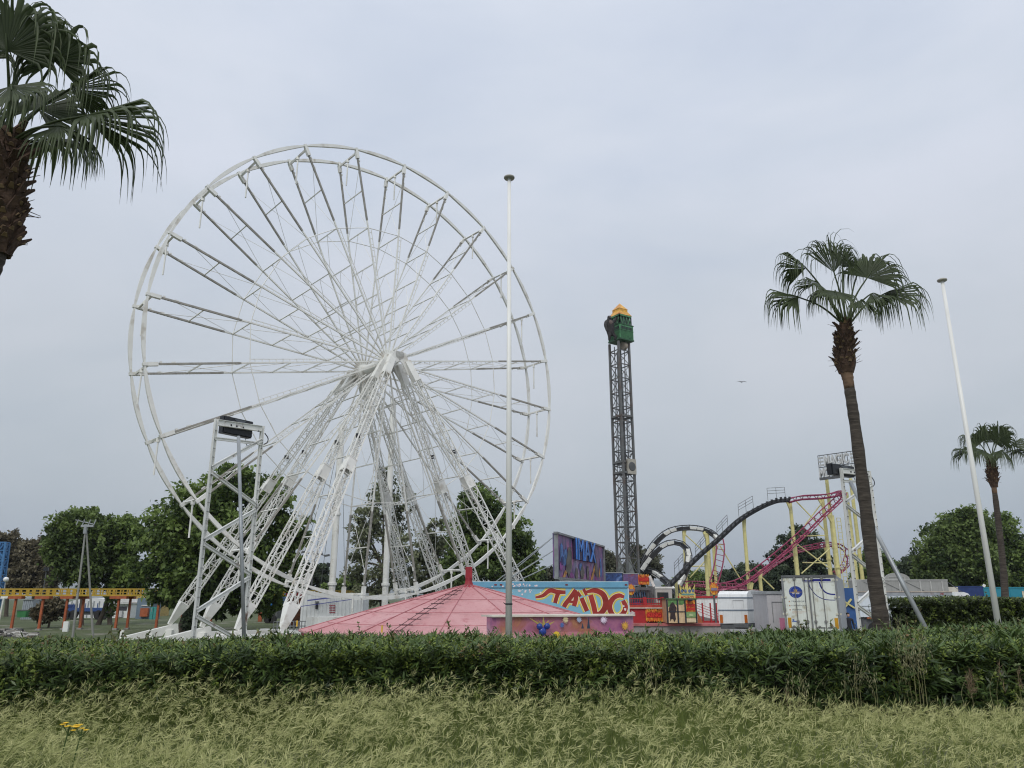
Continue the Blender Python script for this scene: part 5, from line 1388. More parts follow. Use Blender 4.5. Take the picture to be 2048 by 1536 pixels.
def ticket_booth():
    D = 55.3; x0 = W(1334, 1200, D).x; x1 = W(1393, 1200, D).x; z = lambda v: W(1360, v, D).z; X = lambda u: W(u, 1220, D).x
    root = thing('ticket_booth', ((x0 + x1) / 2, D + .8, 0), 'ticket booth painted with a dark ape, planks and flames under a green rim', 'booth')
    m = MB(); m.bb(x0, x1, D, D + 2, z(1246), z(1199)); m.build('walls', mat('plank_painting', (.58, .42, .25), .6, var=.2, scale=4), root)
    m = MB(); m.bb(x0 - .05, x1 + .05, D - .08, D + 2.1, z(1199), z(1196.5)); m.build('rim', mat('booth_green', (.06, .13, .05), .5), root)
    m = MB()
    for u in (1334.5, 1355.5, 1370.5, 1392): m.bb(X(u) - .05, X(u) + .05, D - .05, D - .003, z(1246), z(1199))
    m.bb(x0, X(1370), D - .045, D - .004, z(1224), z(1222.5)); m.build('panel_frame', mat('booth_frame', (.02, .025, .035), .5), root)
    pl = Plane((0, D - .01, 0), (0, -1, 0))
    m = MB(); m.poly([pl.hit(u, v) for u, v in ((1357, 1200), (1370, 1200), (1370, 1206), (1364, 1210), (1357, 1209))]); m.poly([pl.hit(u, v) for u, v in ((1336, 1200), (1355, 1200), (1355, 1212), (1350, 1208), (1336, 1214))]); m.build('painted_leaves', mat('painted_green', (.10, .22, .07), .6, var=.4, scale=6), root)
    m = MB(); body = [(1345, 1204), (1349, 1208), (1353, 1216), (1352, 1224), (1350, 1226), (1352, 1238), (1349, 1244), (1346, 1238), (1343, 1238), (1341, 1243), (1340, 1236), (1341, 1226), (1338, 1224), (1338, 1216), (1341, 1208)]
    c = Vector(pl.hit(1345.5, 1223, .012))
    for i in range(len(body)): m.poly([c, pl.hit(*body[i], .012), pl.hit(*body[(i + 1) % len(body)], .012)])
    m.build('painted_ape', mat('painted_ape', (.035, .022, .022), .6, var=.5, scale=5), root)
    m = MB(); m.bb(X(1372), X(1391), D - .04, D - .005, z(1223), z(1201)); m.build('flame_panel', FLAME, root)
    for t, va, vb in (('KING', 1213, 1208.2), ('TOWER', 1220.5, 1215.2)):
        m = MB(); m.bb(X(1373), X(1390.5), D - .055, D - .042, z(va + .4), z(vb - .4)); m.build('red_band', mat('sign_red', (.34, .015, .012), .5), root)
        text_mesh(t, (X(1374), D - .06, z(va)), (X(1389.5) - X(1374), 0, 0), (0, 0, z(vb) - z(va)), mat('sign_bright_red', (.62, .05, .03), .45), 'lettering', root, bold=.02)
    m = MB(); m.bb(X(1371.5), X(1391.5), D - .05, D - .005, z(1235), z(1224)); m.build('green_hatch', mat('hatch_green', (.20, .32, .13), .5, var=.2, scale=6), root)
    m = MB(); m.bb(X(1377.5), X(1384.5), D - .065, D - .052, z(1232), z(1227.5)); m.build('hatch_label', mat('hatch_label', (.45, .52, .28), .5), root)
    m = MB(); m.bb(X(1371.5), X(1391.5), D - .05, D - .005, z(1244), z(1237)); m.build('counter_front', mat('counter_cream', (.62, .5, .33), .6, var=.15, scale=7), root)
    m = MB(); m.poly([(x1 + .02, D + .1, z(1246)), (x1 + .02, D + .1, z(1222)), (x1 + .4, D + .1, z(1246))], .08, (0, 1, 0)); m.build('orange_side', ORANGE, root)
    sp = MB(); p = pl.hit(1380, 1199, .25); sp.lathe(p, [(.16, -.1), (.2, 0), (.001, .12)], 10); sp.build('lamp', BLACK, root)
ticket_booth()
def crest_sign():
    D = 58.; pl = Plane((0, D, 0), (0, -1, 0)); c = pl.hit(1375, 1199)
    root = thing('crest_sign', (c.x, D, 0), 'yellow crown-shaped sign with red racing lettering above the ticket booth', 'sign')
    m = MB(); out = [(1359, 1198), (1358, 1186), (1362, 1188), (1358, 1168), (1361, 1174), (1364, 1180), (1367, 1172), (1369, 1179), (1372, 1168), (1375, 1166), (1377, 1179), (1380, 1172), (1383, 1180), (1387, 1174), (1390, 1167), (1389, 1186), (1391, 1188), (1391, 1198)]
    cc = pl.hit(1375, 1189)
    for i in range(len(out)):
        a, b = pl.hit(*out[i]), pl.hit(*out[(i + 1) % len(out)]); m.poly([cc, a, b]); q = Vector((0, .1, 0)); m.poly([a, b, b + q, a + q]); m.poly([cc + q, a + q, b + q])
    m.build('crown_board', mat('crest_yellow', (.60, .50, .16), .5, var=.25, scale=3), root)
    m = MB(); m.poly([pl.hit(u, v, .015) for u, v in ((1362, 1188.5), (1366, 1187), (1386, 1187), (1389, 1188.5), (1386, 1190.5), (1366, 1190.5))]); m.build('teal_ribbon', mat('ribbon_teal', (.12, .28, .28), .5), root)
    text_mesh('MONACO', pl.hit(1361.5, 1197.5, .02), pl.hit(1387.5, 1197.5, .02) - pl.hit(1361.5, 1197.5, .02), pl.hit(1361.5, 1192, .02) - pl.hit(1361.5, 1197.5, .02), mat('sign_bright_red2', (.45, .03, .03), .45), 'lettering', root, shear=.3, bold=.02)
    m = MB()
    for u, v, r in ((1364, 1182, 2.6), (1371, 1182, 2.6), (1379, 1182, 2.8), (1386, 1181, 2.6)):
        c0 = pl.hit(u, v, .02); rr = r * D / FPX; m.poly([c0 + Vector((math.cos(q) * rr, 0, math.sin(q) * rr * 1.2)) for q in np.linspace(0, 6.28, 11)[:-1]])
    m.build('painted_roundel', mat('roundel_blue', (.10, .14, .24), .5, var=.4, scale=6), root)
    m = MB()
    for u in (1362, 1388): p = pl.hit(u, 1195); m.bb(p.x - .05, p.x + .05, D + .1, D + .2, 0, p.z)
    m.build('post', YEL, root)
crest_sign()
def upper_panels():
    D = 62.
    for nm, u0, u1, v0, v1, mt, lb in (('picture_panel', 1190, 1245, 1146, 1166, mural('night_painting', [(.3, (.01, .02, .07)), (.45, (.03, .08, .25)), (.55, (.12, .22, .42)), (.64, (.30, .03, .05)), (.75, (.45, .5, .6))], 1.2, seed=11.), 'blue painted picture panel below the billboard, above the graffiti trailer'),
                                       ('picture_panel', 1246, 1277, 1148, 1170, mat('purple_cloth', (.13, .085, .20), .6, var=.35, scale=5, dirt=(.3, .06, .06), dirt_amt=.3, dirt_scale=2), 'purple painted panel at the foot of the drop tower')):
        a = W(u0, v0, D); b = W(u1, v1, D); root = thing(nm, ((a.x + b.x) / 2, D, 0), lb, 'panel', 'painted panels over the ride')
        m = MB(); m.bb(a.x, b.x, D, D + .15, b.z, a.z); m.build('painting', mt, root)
        m = MB(); t = .06
        m.bb(a.x - t, a.x, D - .03, D + .18, b.z - t, a.z + t); m.bb(b.x, b.x + t, D - .03, D + .18, b.z - t, a.z + t); m.bb(a.x, b.x, D - .03, D + .18, a.z, a.z + t); m.bb(a.x, b.x, D - .03, D + .18, b.z - t, b.z)
        m.build('frame', GALV, root)
        m = MB()
        for f in (.1, .9): x = a.x + (b.x - a.x) * f; m.bb(x - .08, x + .08, D + .2, D + .36, 0, b.z)
        m.build('post', DGREY, root)
upper_panels()
def seats():
    D = 61.; root = thing('seat_row', (W(1275, 1200, D).x, D, 1.5), 'row of dark hanging ride seats with over-shoulder bars beside the graffiti trailer', 'ride seats')
    m = MB(); a = W(1258, 1176, D); b = W(1304, 1178, D); m.bar(a, b, .2); m.bb(a.x, b.x, D + .8, D + .9, 1.6, a.z); m.build('carrier', DGREY, root)
    for i in range(7):
        x = W(1261 + i * 5, 1190, D).x; zt_, zb_ = W(1261, 1186, D).z, W(1261, 1203, D).z
        s = MB(); s.bar((x, D + .3, zb_), (x + .04, D + .5, zt_), .17, .12, side=(1, 0, 0)); s.box((x, D + .05, zb_), (.17, .5, .12)); so = s.build('seat', mat('seat_navy', (.012, .018, .035), .4), root)
        k = MB(); k.path(smooth_path([(x - .06, D + .45, zt_ - .1), (x - .06, D + .2, zt_ + .12), (x - .06, D - .05, zb_ + .35)], 4), .035, 5); k.build('shoulder_bar', mat('bar_blue', (.05, .09, .16), .35), so)
    m = MB(); p = W(1297, 1172, D + 1); q = W(1312, 1213, D + 1)
    for i in range(8): x = p.x + (q.x - p.x) * i / 8; m.bb(x, x + (q.x - p.x) / 8 * .97, D + 1 + .06 * (i % 2), D + 1.1 + .06 * (i % 2), q.z, p.z)
    m.build('grey_curtain', mat('grey_tarp', (.17, .18, .18), .7, var=.35, scale=3), root)
    m = MB(); m.bar(W(1299, 1152, D), W(1308, 1173, D), .12, .2); m.build('white_strut', WHITE, root)
seats()
def box_cabin(nm, u0, u1, vt, vb, D, dep, mt, label, cat, roofm=None, bits=None, group=None, lift=0.):
    a = W(u0, vt, D); b = W(u1, vb, D); z0 = max(0, b.z) if lift == 0 else lift
    if vb > 1196 + EYE * FPX / D: z0 = 0
    root = thing(nm, ((a.x + b.x) / 2, D + dep / 2, 0), label, cat, group)
    m = MB(); m.bb(a.x, b.x, D, D + dep, z0, a.z); m.build('body', mt, root)
    if roofm: m = MB(); m.bb(a.x - .06, b.x + .06, D - .06, D + dep + .06, a.z, a.z + .14); m.build('roof', roofm, root)
    return root, a, b, z0
r_, a, b, z0 = box_cabin('beige_cabin', 1311, 1345, 1177, 1205, 64, 2.5, mat('cabin_beige', (.42, .40, .37), .6, var=.08), 'plain beige cabin with a white roof strip behind the red railing', 'cabin', WHITE)
m = MB(); m.bb(b.x - 1.2, b.x - .3, 63.96, 64.0 - .003, a.z - .9, a.z - .3); m.build('window', GLASS, r_)

# ------------------------------------------------------------------ white box trailer
def white_trailer():
    D = 44.; X = lambda u: W(u, 1210, D).x; Z = lambda v: W(1470, v, D).z
    root = thing('box_trailer', (X(1470), D + 1.5, 0), 'small white box trailer with a rounded front and orange corner markers', 'trailer')
    x0, x1, xb = X(1436), X(1497), X(1541); zb, zt = Z(1247), Z(1181); dep = 3.2
    x1b = W(1541, 1210, D + dep).x
    # skewed plan: left wall follows the camera-facing end, right flank runs back to the right
    e = Vector((x1 - x0, .25, 0)).normalized(); f = Vector((x1b - x1, dep - .25, 0)).normalized(); ln = (Vector((x1b - x1, dep - .25, 0))).length; wd = (x1 - x0) / e.x
    o = Vector((x0, D, 0)); up = Vector((0, 0, 1))
    P = lambda a_, b_, z_: o + e * wd * a_ + f * ln * b_ + up * z_
    m = MB(); prof = [(0, zb), (0, zt - .45), (.02, zt - .2), (.10, zt - .03), (.25, zt + .02), (1, zt - .02), (1, zb)]
    Lw = [P(0, a_, z_) for a_, z_ in prof]; Rw = [P(1, a_, z_) for a_, z_ in prof]; k = len(prof)
    m.add(Lw + Rw, [tuple(range(k)), tuple(range(2 * k - 1, k - 1, -1))] + [(i, k + i, k + (i + 1) % k, (i + 1) % k) for i in range(k)])
    m.build('body', mat('trailer_white', (.74, .76, .76), .35, var=.05, streak=(.5, .5, .47)), root)
    m = MB()
    for z_ in (zb + (zt - zb) * .40, zb + (zt - zb) * .78):
        m.bar(P(-.003, -.004, z_), P(1.003, -.004, z_), .03, .06, side=f); m.bar(P(1.004, 0, z_), P(1.004, 1, z_), .03, .06, side=e)
    m.build('trim_rail', mat('trim_slate', (.16, .20, .25), .5), root)
    m = MB()
    for a_ in (.09, .93): m.bar(P(a_, -.008, zb + .03), P(a_, -.008, zb + (zt - zb) * .26), .16, .03, side=e)
    m.build('corner_marker', mat('marker_orange', (.48, .13, .02), .4), root)
    m = MB(); m.bar(P(.52, -.006, zb + (zt - zb) * .70), P(.88, -.006, zb + (zt - zb) * .70), .02); m.bar(P(.52, -.006, zb + (zt - zb) * .46), P(.52, -.006, zb + (zt - zb) * .70), .012); m.bar(P(.88, -.006, zb + (zt - zb) * .46), P(.88, -.006, zb + (zt - zb) * .70), .012); m.build('hatch_outline', mat('seam_grey', (.42, .43, .43), .6), root)
    m = MB(); m.bar(P(.5, .0, zb - .12), P(.5, 1, zb - .12), 1.6, .18, side=e); m.bar(P(.05, .02, zb - .18), P(.95, .02, zb - .18), .12, .22); m.build('chassis', DGREY, root)
    for b_ in (.35, .62):
        for a_ in (.08, .92):
            c = P(a_, b_, .34); w = MB(); w.lathe(c, [(.18, -.1), (.33, -.1), (.34, 0), (.33, .1), (.18, .1)], 18, e); wo = w.build('wheel', TYRE, root)
            h_ = MB(); h_.lathe(c, [(.18, -.08), (.001, -.06)], 14, e); h_.lathe(c, [(.18, .08), (.001, .06)], 14, e); h_.build('rim', GALV, wo)
    m = MB(); V = [P(a_, b_, zt + .05 + .02 * math.sin(a_ * 20 + b_ * 9)) for b_ in np.linspace(.1, .8, 6) for a_ in np.linspace(.0, .95, 10)]
    m.add(V, [(i * 10 + j, i * 10 + j + 1, i * 10 + j + 11, i * 10 + j + 10) for i in range(5) for j in range(9)]); m.build('pink_tarp', mat('pink_tarp', (.56, .30, .30), .7, var=.15), root)
white_trailer()
r_, a, b, z0 = box_cabin('storage_unit', 1533, 1570, 1188, 1262, 41, 2.4, mat('unit_grey', (.46, .45, .46), .5, var=.06, streak=(.32, .31, .30)), 'pale grey storage unit with a pink strip, between the white trailer and the lorry doors', 'container', GALV)
m = MB(); m.bb(W(1559, 1240, 41).x, W(1569, 1240, 41).x, 40.96, 40.998, .2, W(1560, 1236, 41).z); m.build('pink_panel', mat('pink_panel', (.55, .20, .30), .5), r_)
m = MB(); xa, xb_ = W(1544, 1210, 41).x, W(1566, 1210, 41).x; zz1, zz0 = W(1544, 1204, 41).z, W(1544, 1245, 41).z
for (p, q) in (((xa, zz1), (xb_, zz1)), ((xa, zz1), (xa, zz0))): m.bar((p[0], 40.99, p[1]), (q[0], 40.99, q[1]), .03)
m.build('door_seam', GREY, r_)

# ------------------------------------------------------------------ semi-trailer seen from behind
def lorry():
    D = 36.; pl = Plane(W(1620, 1210, D), (-.45, -1, 0)); hit = pl.hit
    A = hit(1565, 1152); Bt = hit(1673, 1150); zt = (A.z + Bt.z) / 2; zb = hit(1600, 1266).z
    ex = Vector((pl.n.y, -pl.n.x, 0)); ex = ex if ex.x > 0 else -ex; up = Vector((0, 0, 1)); back = -pl.n
    x0 = hit(1567.5, 1210); x1 = hit(1678, 1210); o = Vector((x0.x, x0.y, 0)); wd = (x1 - x0).dot(ex); H = zt - zb
    P = lambda f, z, off=0.: o + ex * wd * f + up * z + pl.n * off
    root = thing('lorry_trailer', P(.5, 0) + back * 5, 'weathered pale semi-trailer seen from behind, with rear doors, a round blue emblem and orange reflectors', 'trailer')
    DOOR = mat('trailer_door_paint', (.62, .66, .60), .5, var=.08, scale=1.2, dirt=(.42, .40, .30), dirt_amt=.35, dirt_scale=2.2, streak=(.40, .37, .28))
    skew = ex * .95
    m = MB()
    L_ = 11.; bk = back * L_
    v = [P(0, zb), P(1, zb), P(1, zt), P(0, zt)]; m.add(v + [q + bk for q in v], [(0, 1, 2, 3), (1, 5, 6, 2), (3, 2, 6, 7), (0, 3, 7, 4), (4, 7, 6, 5), (0, 4, 5, 1)])
    m.build('box', mat('trailer_side_silver', (.38, .40, .41), .4, metal=.3, var=.1, streak=(.25, .25, .24)), root)
    for f0, f1 in ((.035, .487), (.513, .965)):
        m = MB(); m.bar(P((f0 + f1) / 2, zb + .06, .02), P((f0 + f1) / 2, zt - .1, .02), wd * (f1 - f0), .05, side=ex); m.build('rear_door', DOOR, root)
    m = MB(); m.bar(P(0, zt - .03, .03), P(1, zt - .03, .03), .1, .12, side=up); m.build('top_frame', DGREY, root)
    m = MB()
    for f in (.012, .988): m.bar(P(f, zb, .03), P(f, zt - .1, .03), .07, .1, side=ex)
    m.build('corner_post', GREY, root)
    for f in (.24, .415, .49, .56, .74):
        m = MB(); m.tube(P(f, zb - .02, .085), P(f, zt - .12, .085), .020, 6); m.build('lock_rod', mat('rod_steel', (.16, .16, .15), .5), root)
    m = MB()
    for f in (.24, .415, .56, .74):
        for q in (.02, .20, .945): p = P(f, zb + H * q, .075); m.lathe(p, [(.07, 0), (.06, .05), (.001, .055)], 10, pl.n)
    for f in (.16, .33, .62, .82): m.bar(P(f - .06, zb + H * .10, .07), P(f + .10, zb + H * .10, .07), .035); m.lathe(P(f, zb + H * .11, .07), [(.06, 0), (.001, .05)], 8, pl.n)
    m.build('lock_fitting', mat('rod_steel', (.16, .16, .15), .5), root)
    m = MB()
    for f in (.02, .98):
        for q in (.92, .62, .33): m.bar(P(f - .05, zb + H * q, .06), P(f + .05, zb + H * q, .06), .07, .04, side=up)
    m.build('hinge', mat('hinge_cream', (.48, .47, .38), .6), root)
    m = MB()
    for f in (.085, .925): m.bar(P(f, zb + H * .085, .05), P(f, zb + H * .265, .05), wd * .062, .02, side=ex)
    m.build('reflector', mat('reflector_orange', (.46, .24, .015), .35), root)
    em = MB(); c = P(.245, zb + H * .71, .048)
    em.poly([c + ex * math.cos(q) * wd * .125 + up * math.sin(q) * H * .105 for q in np.linspace(0, 2 * math.pi, 37)[:-1]]); e_ = em.build('emblem', mat('emblem_blue', (.015, .04, .22), .4, var=.4, scale=1.5), root)
    m = MB(); s_ = c + pl.n * .004 + up * H * .028
    st = []
    for k in range(10): q = math.pi / 2 + k * math.pi / 5; rr = (.105 if k % 2 == 0 else .045); st.append(s_ + ex * math.cos(q) * rr + up * math.sin(q) * rr)
    for k in range(10): m.poly([s_, st[k], st[(k + 1) % 10]])
    m.poly([c + pl.n * .004 - ex * wd * .135 - up * .01, c + pl.n * .004 + up * .022, c + pl.n * .004 + ex * wd * .125, c + pl.n * .004 - up * .022]); m.build('emblem_star', mat('emblem_gold', (.58, .38, .10), .5), e_)
    text_mesh('trans', c + pl.n * .006 - ex * wd * .065 - up * H * .036, ex * wd * .13, up * H * .028, mat('emblem_white', (.7, .7, .7), .5), 'emblem_lettering', e_, bold=.02)
    m = MB()
    for rr, dx, dz in ((.085, -.02, .02), (.075, .0, -.035)):
        a0 = 1.9 if dz > 0 else 3.4
        for k in range(10):
            q = a0 + k * .16; q2 = q + .16; cc = c + ex * wd * dx + up * H * dz + pl.n * .003
            m.poly([cc + ex * math.cos(q) * wd * rr + up * math.sin(q) * H * rr * .8, cc + ex * math.cos(q2) * wd * rr + up * math.sin(q2) * H * rr * .8, cc + ex * math.cos(q2) * wd * (rr - .006) + up * math.sin(q2) * H * (rr - .006) * .8, cc + ex * math.cos(q) * wd * (rr - .006) + up * math.sin(q) * H * (rr - .006) * .8])
    m.build('emblem_arc', mat('emblem_lilac', (.25, .28, .5), .5), e_)
    LT = mat('slate_lettering', (.035, .055, .09), .5)
    for t, q, w in (('TRANSPORT', .535, .27), ('LOGISTIQUE', .462, .275), ('VOLUMAL', .39, .19)): text_mesh(t, P(.145, zb + H * q, .05), ex * wd * w, up * H * .024, LT, 'lettering', root)
    m = MB()
    for q in (.545, .472, .40):
        s0 = P(.112, zb + H * q, .05); st = [s0 + ex * math.cos(math.pi / 2 + k * math.pi / 5) * (.045 if k % 2 == 0 else .02) + up * math.sin(math.pi / 2 + k * math.pi / 5) * (.045 if k % 2 == 0 else .02) for k in range(10)]
        for k in range(10): m.poly([s0, st[k], st[(k + 1) % 10]])
    for q in (.365, .345): m.bar(P(.145, zb + H * q, .048), P(.41 if q > .35 else .33, zb + H * q, .048), .012, .004, side=up)
    m.build('bullet_star', mat('bullet_orange', (.45, .22, .10), .5), root)
    for t, f, w in (('60', .155, .055), ('70', .30, .05), ('80', .37, .055)): text_mesh(t, P(f, zb + H * .035, .05), ex * wd * w, up * H * .045, mat('number_black', (.03, .03, .03), .5), 'speed_numbers', root)
    text_mesh('trans', P(.315, zb + H * .155, .05), ex * wd * .12, up * H * .022, LT, 'lettering', root, bold=.02)
    m = MB(); m.bar(P(.13, zb + H * .20, .05), P(.21, zb + H * .20, .05), .05, .003, side=up); m.bar(P(.14, zb + H * .225, .051), P(.17, zb + H * .225, .051), .08, .003, side=up); m.build('small_sticker', mat('sticker_blue', (.10, .16, .38), .5), root)
    # navy stripes and sweeps
    m = MB(); m.bar(P(.39, zb + H * .905, .05), P(.60, zb + H * .905, .05), .055, .003, side=up); m.bar(P(.55, zb + H * .918, .05), P(.90, zb + H * .918, .05), .10, .003, side=up); m.bar(P(.40, zb + H * .883, .05), P(.95, zb + H * .883, .05), .012, .003, side=up)
    for pts, w in (([(.485, .90), (.53, .77), (.62, .65), (.75, .585), (.90, .57), (.955, .575)], .030), ([(.695, .88), (.72, .79), (.78, .71), (.86, .675), (.955, .665)], .058)):
        sp = smooth_path([P(f, zb + H * q, .051) for f, q in pts], 8)
        Lq = []; Rq = []
        for i, p in enumerate(sp):
            t = (sp[min(i + 1, len(sp) - 1)] - sp[max(0, i - 1)]).normalized(); s2 = t.cross(pl.n); Lq.append(p + s2 * w / 2); Rq.append(p - s2 * w / 2)
        m.strip(Lq, Rq)
    m.build('navy_stripe', NAVY, root)
    m = MB(); m.bar(P(.04, zb - .14, .0), P(.96, zb - .14, .0), .22, .12, side=up); m.bar(P(.06, .45, -.3), P(.94, .45, -.3), .1, .3, side=up); m.build('bumper', mat('bumper_dark', (.10, .09, .08), .6), root)
    m = MB()
    for f in (.075, .925): m.lathe(P(f, zb - .02, .05), [(.06, 0), (.05, .03), (.001, .035)], 10, pl.n)
    m.build('tail_lamp', mat('lamp_white', (.6, .6, .58), .3), root)
    for k in range(3):
        for f in (.10, .90):
            c = P(f, .5) + back * (1.6 + 1.3 * k) ; w = MB(); w.lathe(c, [(.28, -.16), (.48, -.16), (.5, -.08), (.5, .08), (.48, .16), (.28, .16)], 18, ex); w.build('wheel', TYRE, root)
lorry()

# ------------------------------------------------------------------ right background
def right_side():
    D = 60.; X = lambda u: W(u, 1190, D).x; Z = lambda v: W(1800, v, D).z
    PGR = mat('panel_grey_pale', (.30, .30, .285), .6, var=.06, streak=(.22, .22, .20))
    root = thing('folded_stall', (X(1800), D + 2, 0), 'long grey folded fairground front with an arched top, behind the white lorry', 'stall')
    m = MB(); m.bb(X(1702), X(1899), D, D + .25, Z(1186), Z(1161)); m.bb(X(1702), X(1716), D - .8, D, .0, Z(1161)); m.build('front_panel', PGR, root)
    m = MB(); m.bb(X(1702), X(1899), D - .05, D + .3, Z(1161), Z(1159)); m.build('top_rail', mat('rail_pale', (.42, .42, .40), .5), root)
    m = MB(); c = Vector((X(1799), D - .02, Z(1159))); r0 = X(1824) - X(1799); k = 22
    pts = [c + Vector((math.cos(q) * r0, 0, math.sin(q) * r0 * .52)) for q in np.linspace(0, math.pi, k)]
    m.poly(pts, .2, (0, 1, 0)); m.build('arch', PGR, root)
    m = MB()
    for a_, b_ in (((1781, 1162), (1781, 1154)), ((1781, 1154), (1813, 1154)), ((1813, 1154), (1813, 1162))): m.bar(Vector((X(a_[0]), D - .03, Z(a_[1]))), Vector((X(b_[0]), D - .03, Z(b_[1]))), .05)
    for u in (1720, 1742, 1800, 1842, 1863, 1886): m.bb(X(u), X(u) + .09, D - .04, D - .002, Z(1183), Z(1162))
    m.build('rib', mat('rib_pale', (.40, .40, .38), .5), root)
    m = MB()
    for u in (1730, 1770, 1815): m.bar((X(u), D - .02, Z(1164)), (X(u + 35), D - .02, Z(1182)), .02)
    m.bar((X(1899), D, Z(1164)), (X(1925), D, Z(1184)), .04); m.build('cable', DGREY, root)
    # white lorry
    D2 = 52.; X = lambda u: W(u, 1190, D2).x; Z = lambda v: W(1800, v, D2).z
    root = thing('white_lorry', (X(1800), D2 + 1.2, 0), 'long white lorry body with a grey roof band, behind the clipped hedge', 'lorry')
    m = MB(); m.bb(X(1716), X(1903), D2, D2 + 2.4, Z(1234), Z(1190)); m.build('body', mat('lorry_white', (.60, .65, .69), .4, var=.05, streak=(.48, .50, .52)), root)
    m = MB(); m.bb(X(1715), X(1904), D2 - .05, D2 + 2.45, Z(1190), Z(1184)); m.build('roof_band', mat('roof_band_grey', (.30, .32, .34), .5, dirt=(.2, .1, .08), dirt_amt=.2), root)
    m = MB(); m.bb(X(1715), X(1904), D2 - .09, D2 - .05, Z(1184.5), Z(1182.5)); m.build('gutter', mat('gutter_tan', (.42, .36, .30), .5), root)
    m = MB()
    for v in (1212, 1219.5): m.bb(X(1716), X(1850), D2 - .03, D2 - .002, Z(v + .6), Z(v))
    for u in (1737, 1840): m.bb(X(u), X(u + 14), D2 - .03, D2 - .002, Z(1194), Z(1193))
    m.build('trim_line', DGREY, root)
    text_mesh('AK', (X(1879.5), D2 - .06, Z(1189.5)), (X(1888) - X(1879.5), 0, 0), (0, 0, Z(1185.5) - Z(1189.5)), mat('lorry_red_text', (.25, .02, .02), .5), 'lettering', root, bold=.03)
    m = MB(); m.bb(X(1722), X(1890), D2 + .2, D2 + 2.2, .5, Z(1234)); m.build('chassis', DGREY, root)
    m = MB(); m.bb(X(1729), X(1741), D2 - .02, D2 + .1, Z(1238), Z(1234.5)); m.build('orange_lamp', ORANGE, root)
    wheels(root, (X(1745), X(1760), X(1880)), D2 + .3, .5)
    m = MB(); m.bb(X(1903), X(1908), D2, D2 + 2.2, 1.0, Z(1186)); m.build('cab', mat('lorry_white', (.6,.65,.69)), root)
    # van
    D3 = 60.; X = lambda u: W(u, 1190, D3).x; Z = lambda v: W(1900, v, D3).z
    root = thing('white_van', (X(1925), D3 + 1, 0), 'white van with a sloping windscreen at the end of the white lorry', 'van')
    m = MB(); prof = [(X(1905), .5), (X(1905), Z(1184)), (X(1928), Z(1184)), (X(1937), Z(1187)), (X(1944), Z(1199)), (X(1955), Z(1202)), (X(1957), .5)]
    m.poly([Vector((x, D3, z)) for x, z in prof], 2., (0, 1, 0)); m.build('body', mat('van_white', (.66, .67, .67), .3), root)
    m = MB(); m.poly([Vector((x, D3 - .004, z)) for x, z in ((X(1932), Z(1190)), (X(1937), Z(1190)), (X(1943), Z(1199)), (X(1932), Z(1199)))]); m.poly([Vector((x, D3 - .004, z)) for x, z in ((X(1926), Z(1192)), (X(1931), Z(1192)), (X(1931), Z(1199)), (X(1926), Z(1199)))])
    m.build('window', GLASS, root); wheels(root, (X(1912), X(1949)), D3 + .12, .36)
    # boundary walls
    D4 = 72.
    for nm, u0, u1, vt, mt, lb in (('site_wall', 1915, 1966, 1174, mat('wall_navy', (.015, .035, .13), .5), 'dark navy site wall behind the white van'), ('site_wall', 1966, 2130, 1176, mat('wall_teal', (.02, .20, .27), .5, var=.08), 'teal site wall between the right-hand pole and the edge')):
        a = W(u0, vt, D4); b = W(u1, vt, D4); root = thing(nm, ((a.x + b.x) / 2, D4, 0), lb, 'wall')
        m = MB(); m.bb(a.x, b.x, D4, D4 + .3, 0, a.z); m.build('panel', mt, root)
        m = MB(); x = a.x
        while x < b.x: m.bb(x, x + .06, D4 - .03, D4 - .002, 0, a.z); x += 2.4
        m.bb(a.x, b.x, D4 - .04, D4 + .34, a.z, a.z + .08); m.build('joint', mt, root)
        if u0 > 1950:
            p = W(2043, 1182, D4); m = MB(); m.bb(p.x, p.x + 1.2, D4 - .05, D4 - .035, W(2043, 1199, D4).z, p.z); m.build('poster', mat('poster_cream', (.5, .46, .34), .6, var=.5, scale=4), root)
            p = W(1967, 1174, D4); m = MB(); m.bar(p, W(1969, 1169, D4), .12, .2); m.build('white_lamp', WHITE, root)
    m = MB(); a = W(1896, 1174, 66.); b = W(1917, 1184, 66.)
    solo(m.bb(a.x, b.x, 66., 68, 0, a.z), 'cream_cabin', mat('cabin_cream', (.55, .52, .45), .6), ((a.x + b.x) / 2, 67, 0), 'small cream cabin between the grey stall front and the navy wall', 'cabin')
    # blue container and yellow cross behind the gantry leg
    D5 = 46.; a = W(1684, 1176, D5); b = W(1712, 1176, D5); root = thing('blue_container', ((a.x + b.x) / 2, D5 + 1, 0), 'dark blue container with a yellow cross brace behind the white gantry leg', 'container')
    m = MB(); m.bb(a.x, b.x, D5, D5 + 2.2, .3, a.z); m.build('body', BLUE, root)
    m = MB(); z = lambda v: W(1690, v, D5).z; xx = lambda u: W(u, 1200, D5).x
    m.bar((xx(1689), D5 - .04, z(1213)), (xx(1702), D5 - .04, z(1198)), .09); m.bar((xx(1689), D5 - .04, z(1204)), (xx(1706), D5 - .09, z(1216)), .09); m.build('yellow_brace', YEL, root)
    m = MB(); m.bb(a.x, b.x, D5 + .1, D5 + 2, 0, .3); m.build('skid', DGREY, root)
    # person
    Dp = 44.; p = W(1698, 1250, Dp); g = Vector((p.x, Dp, 0)); s = 1.72
    root = thing('person', g, 'person in dark clothes standing behind the white gantry leg beside the blue container', 'person')
    j = lambda x, y, z: g + Vector((x, y, z)) * s
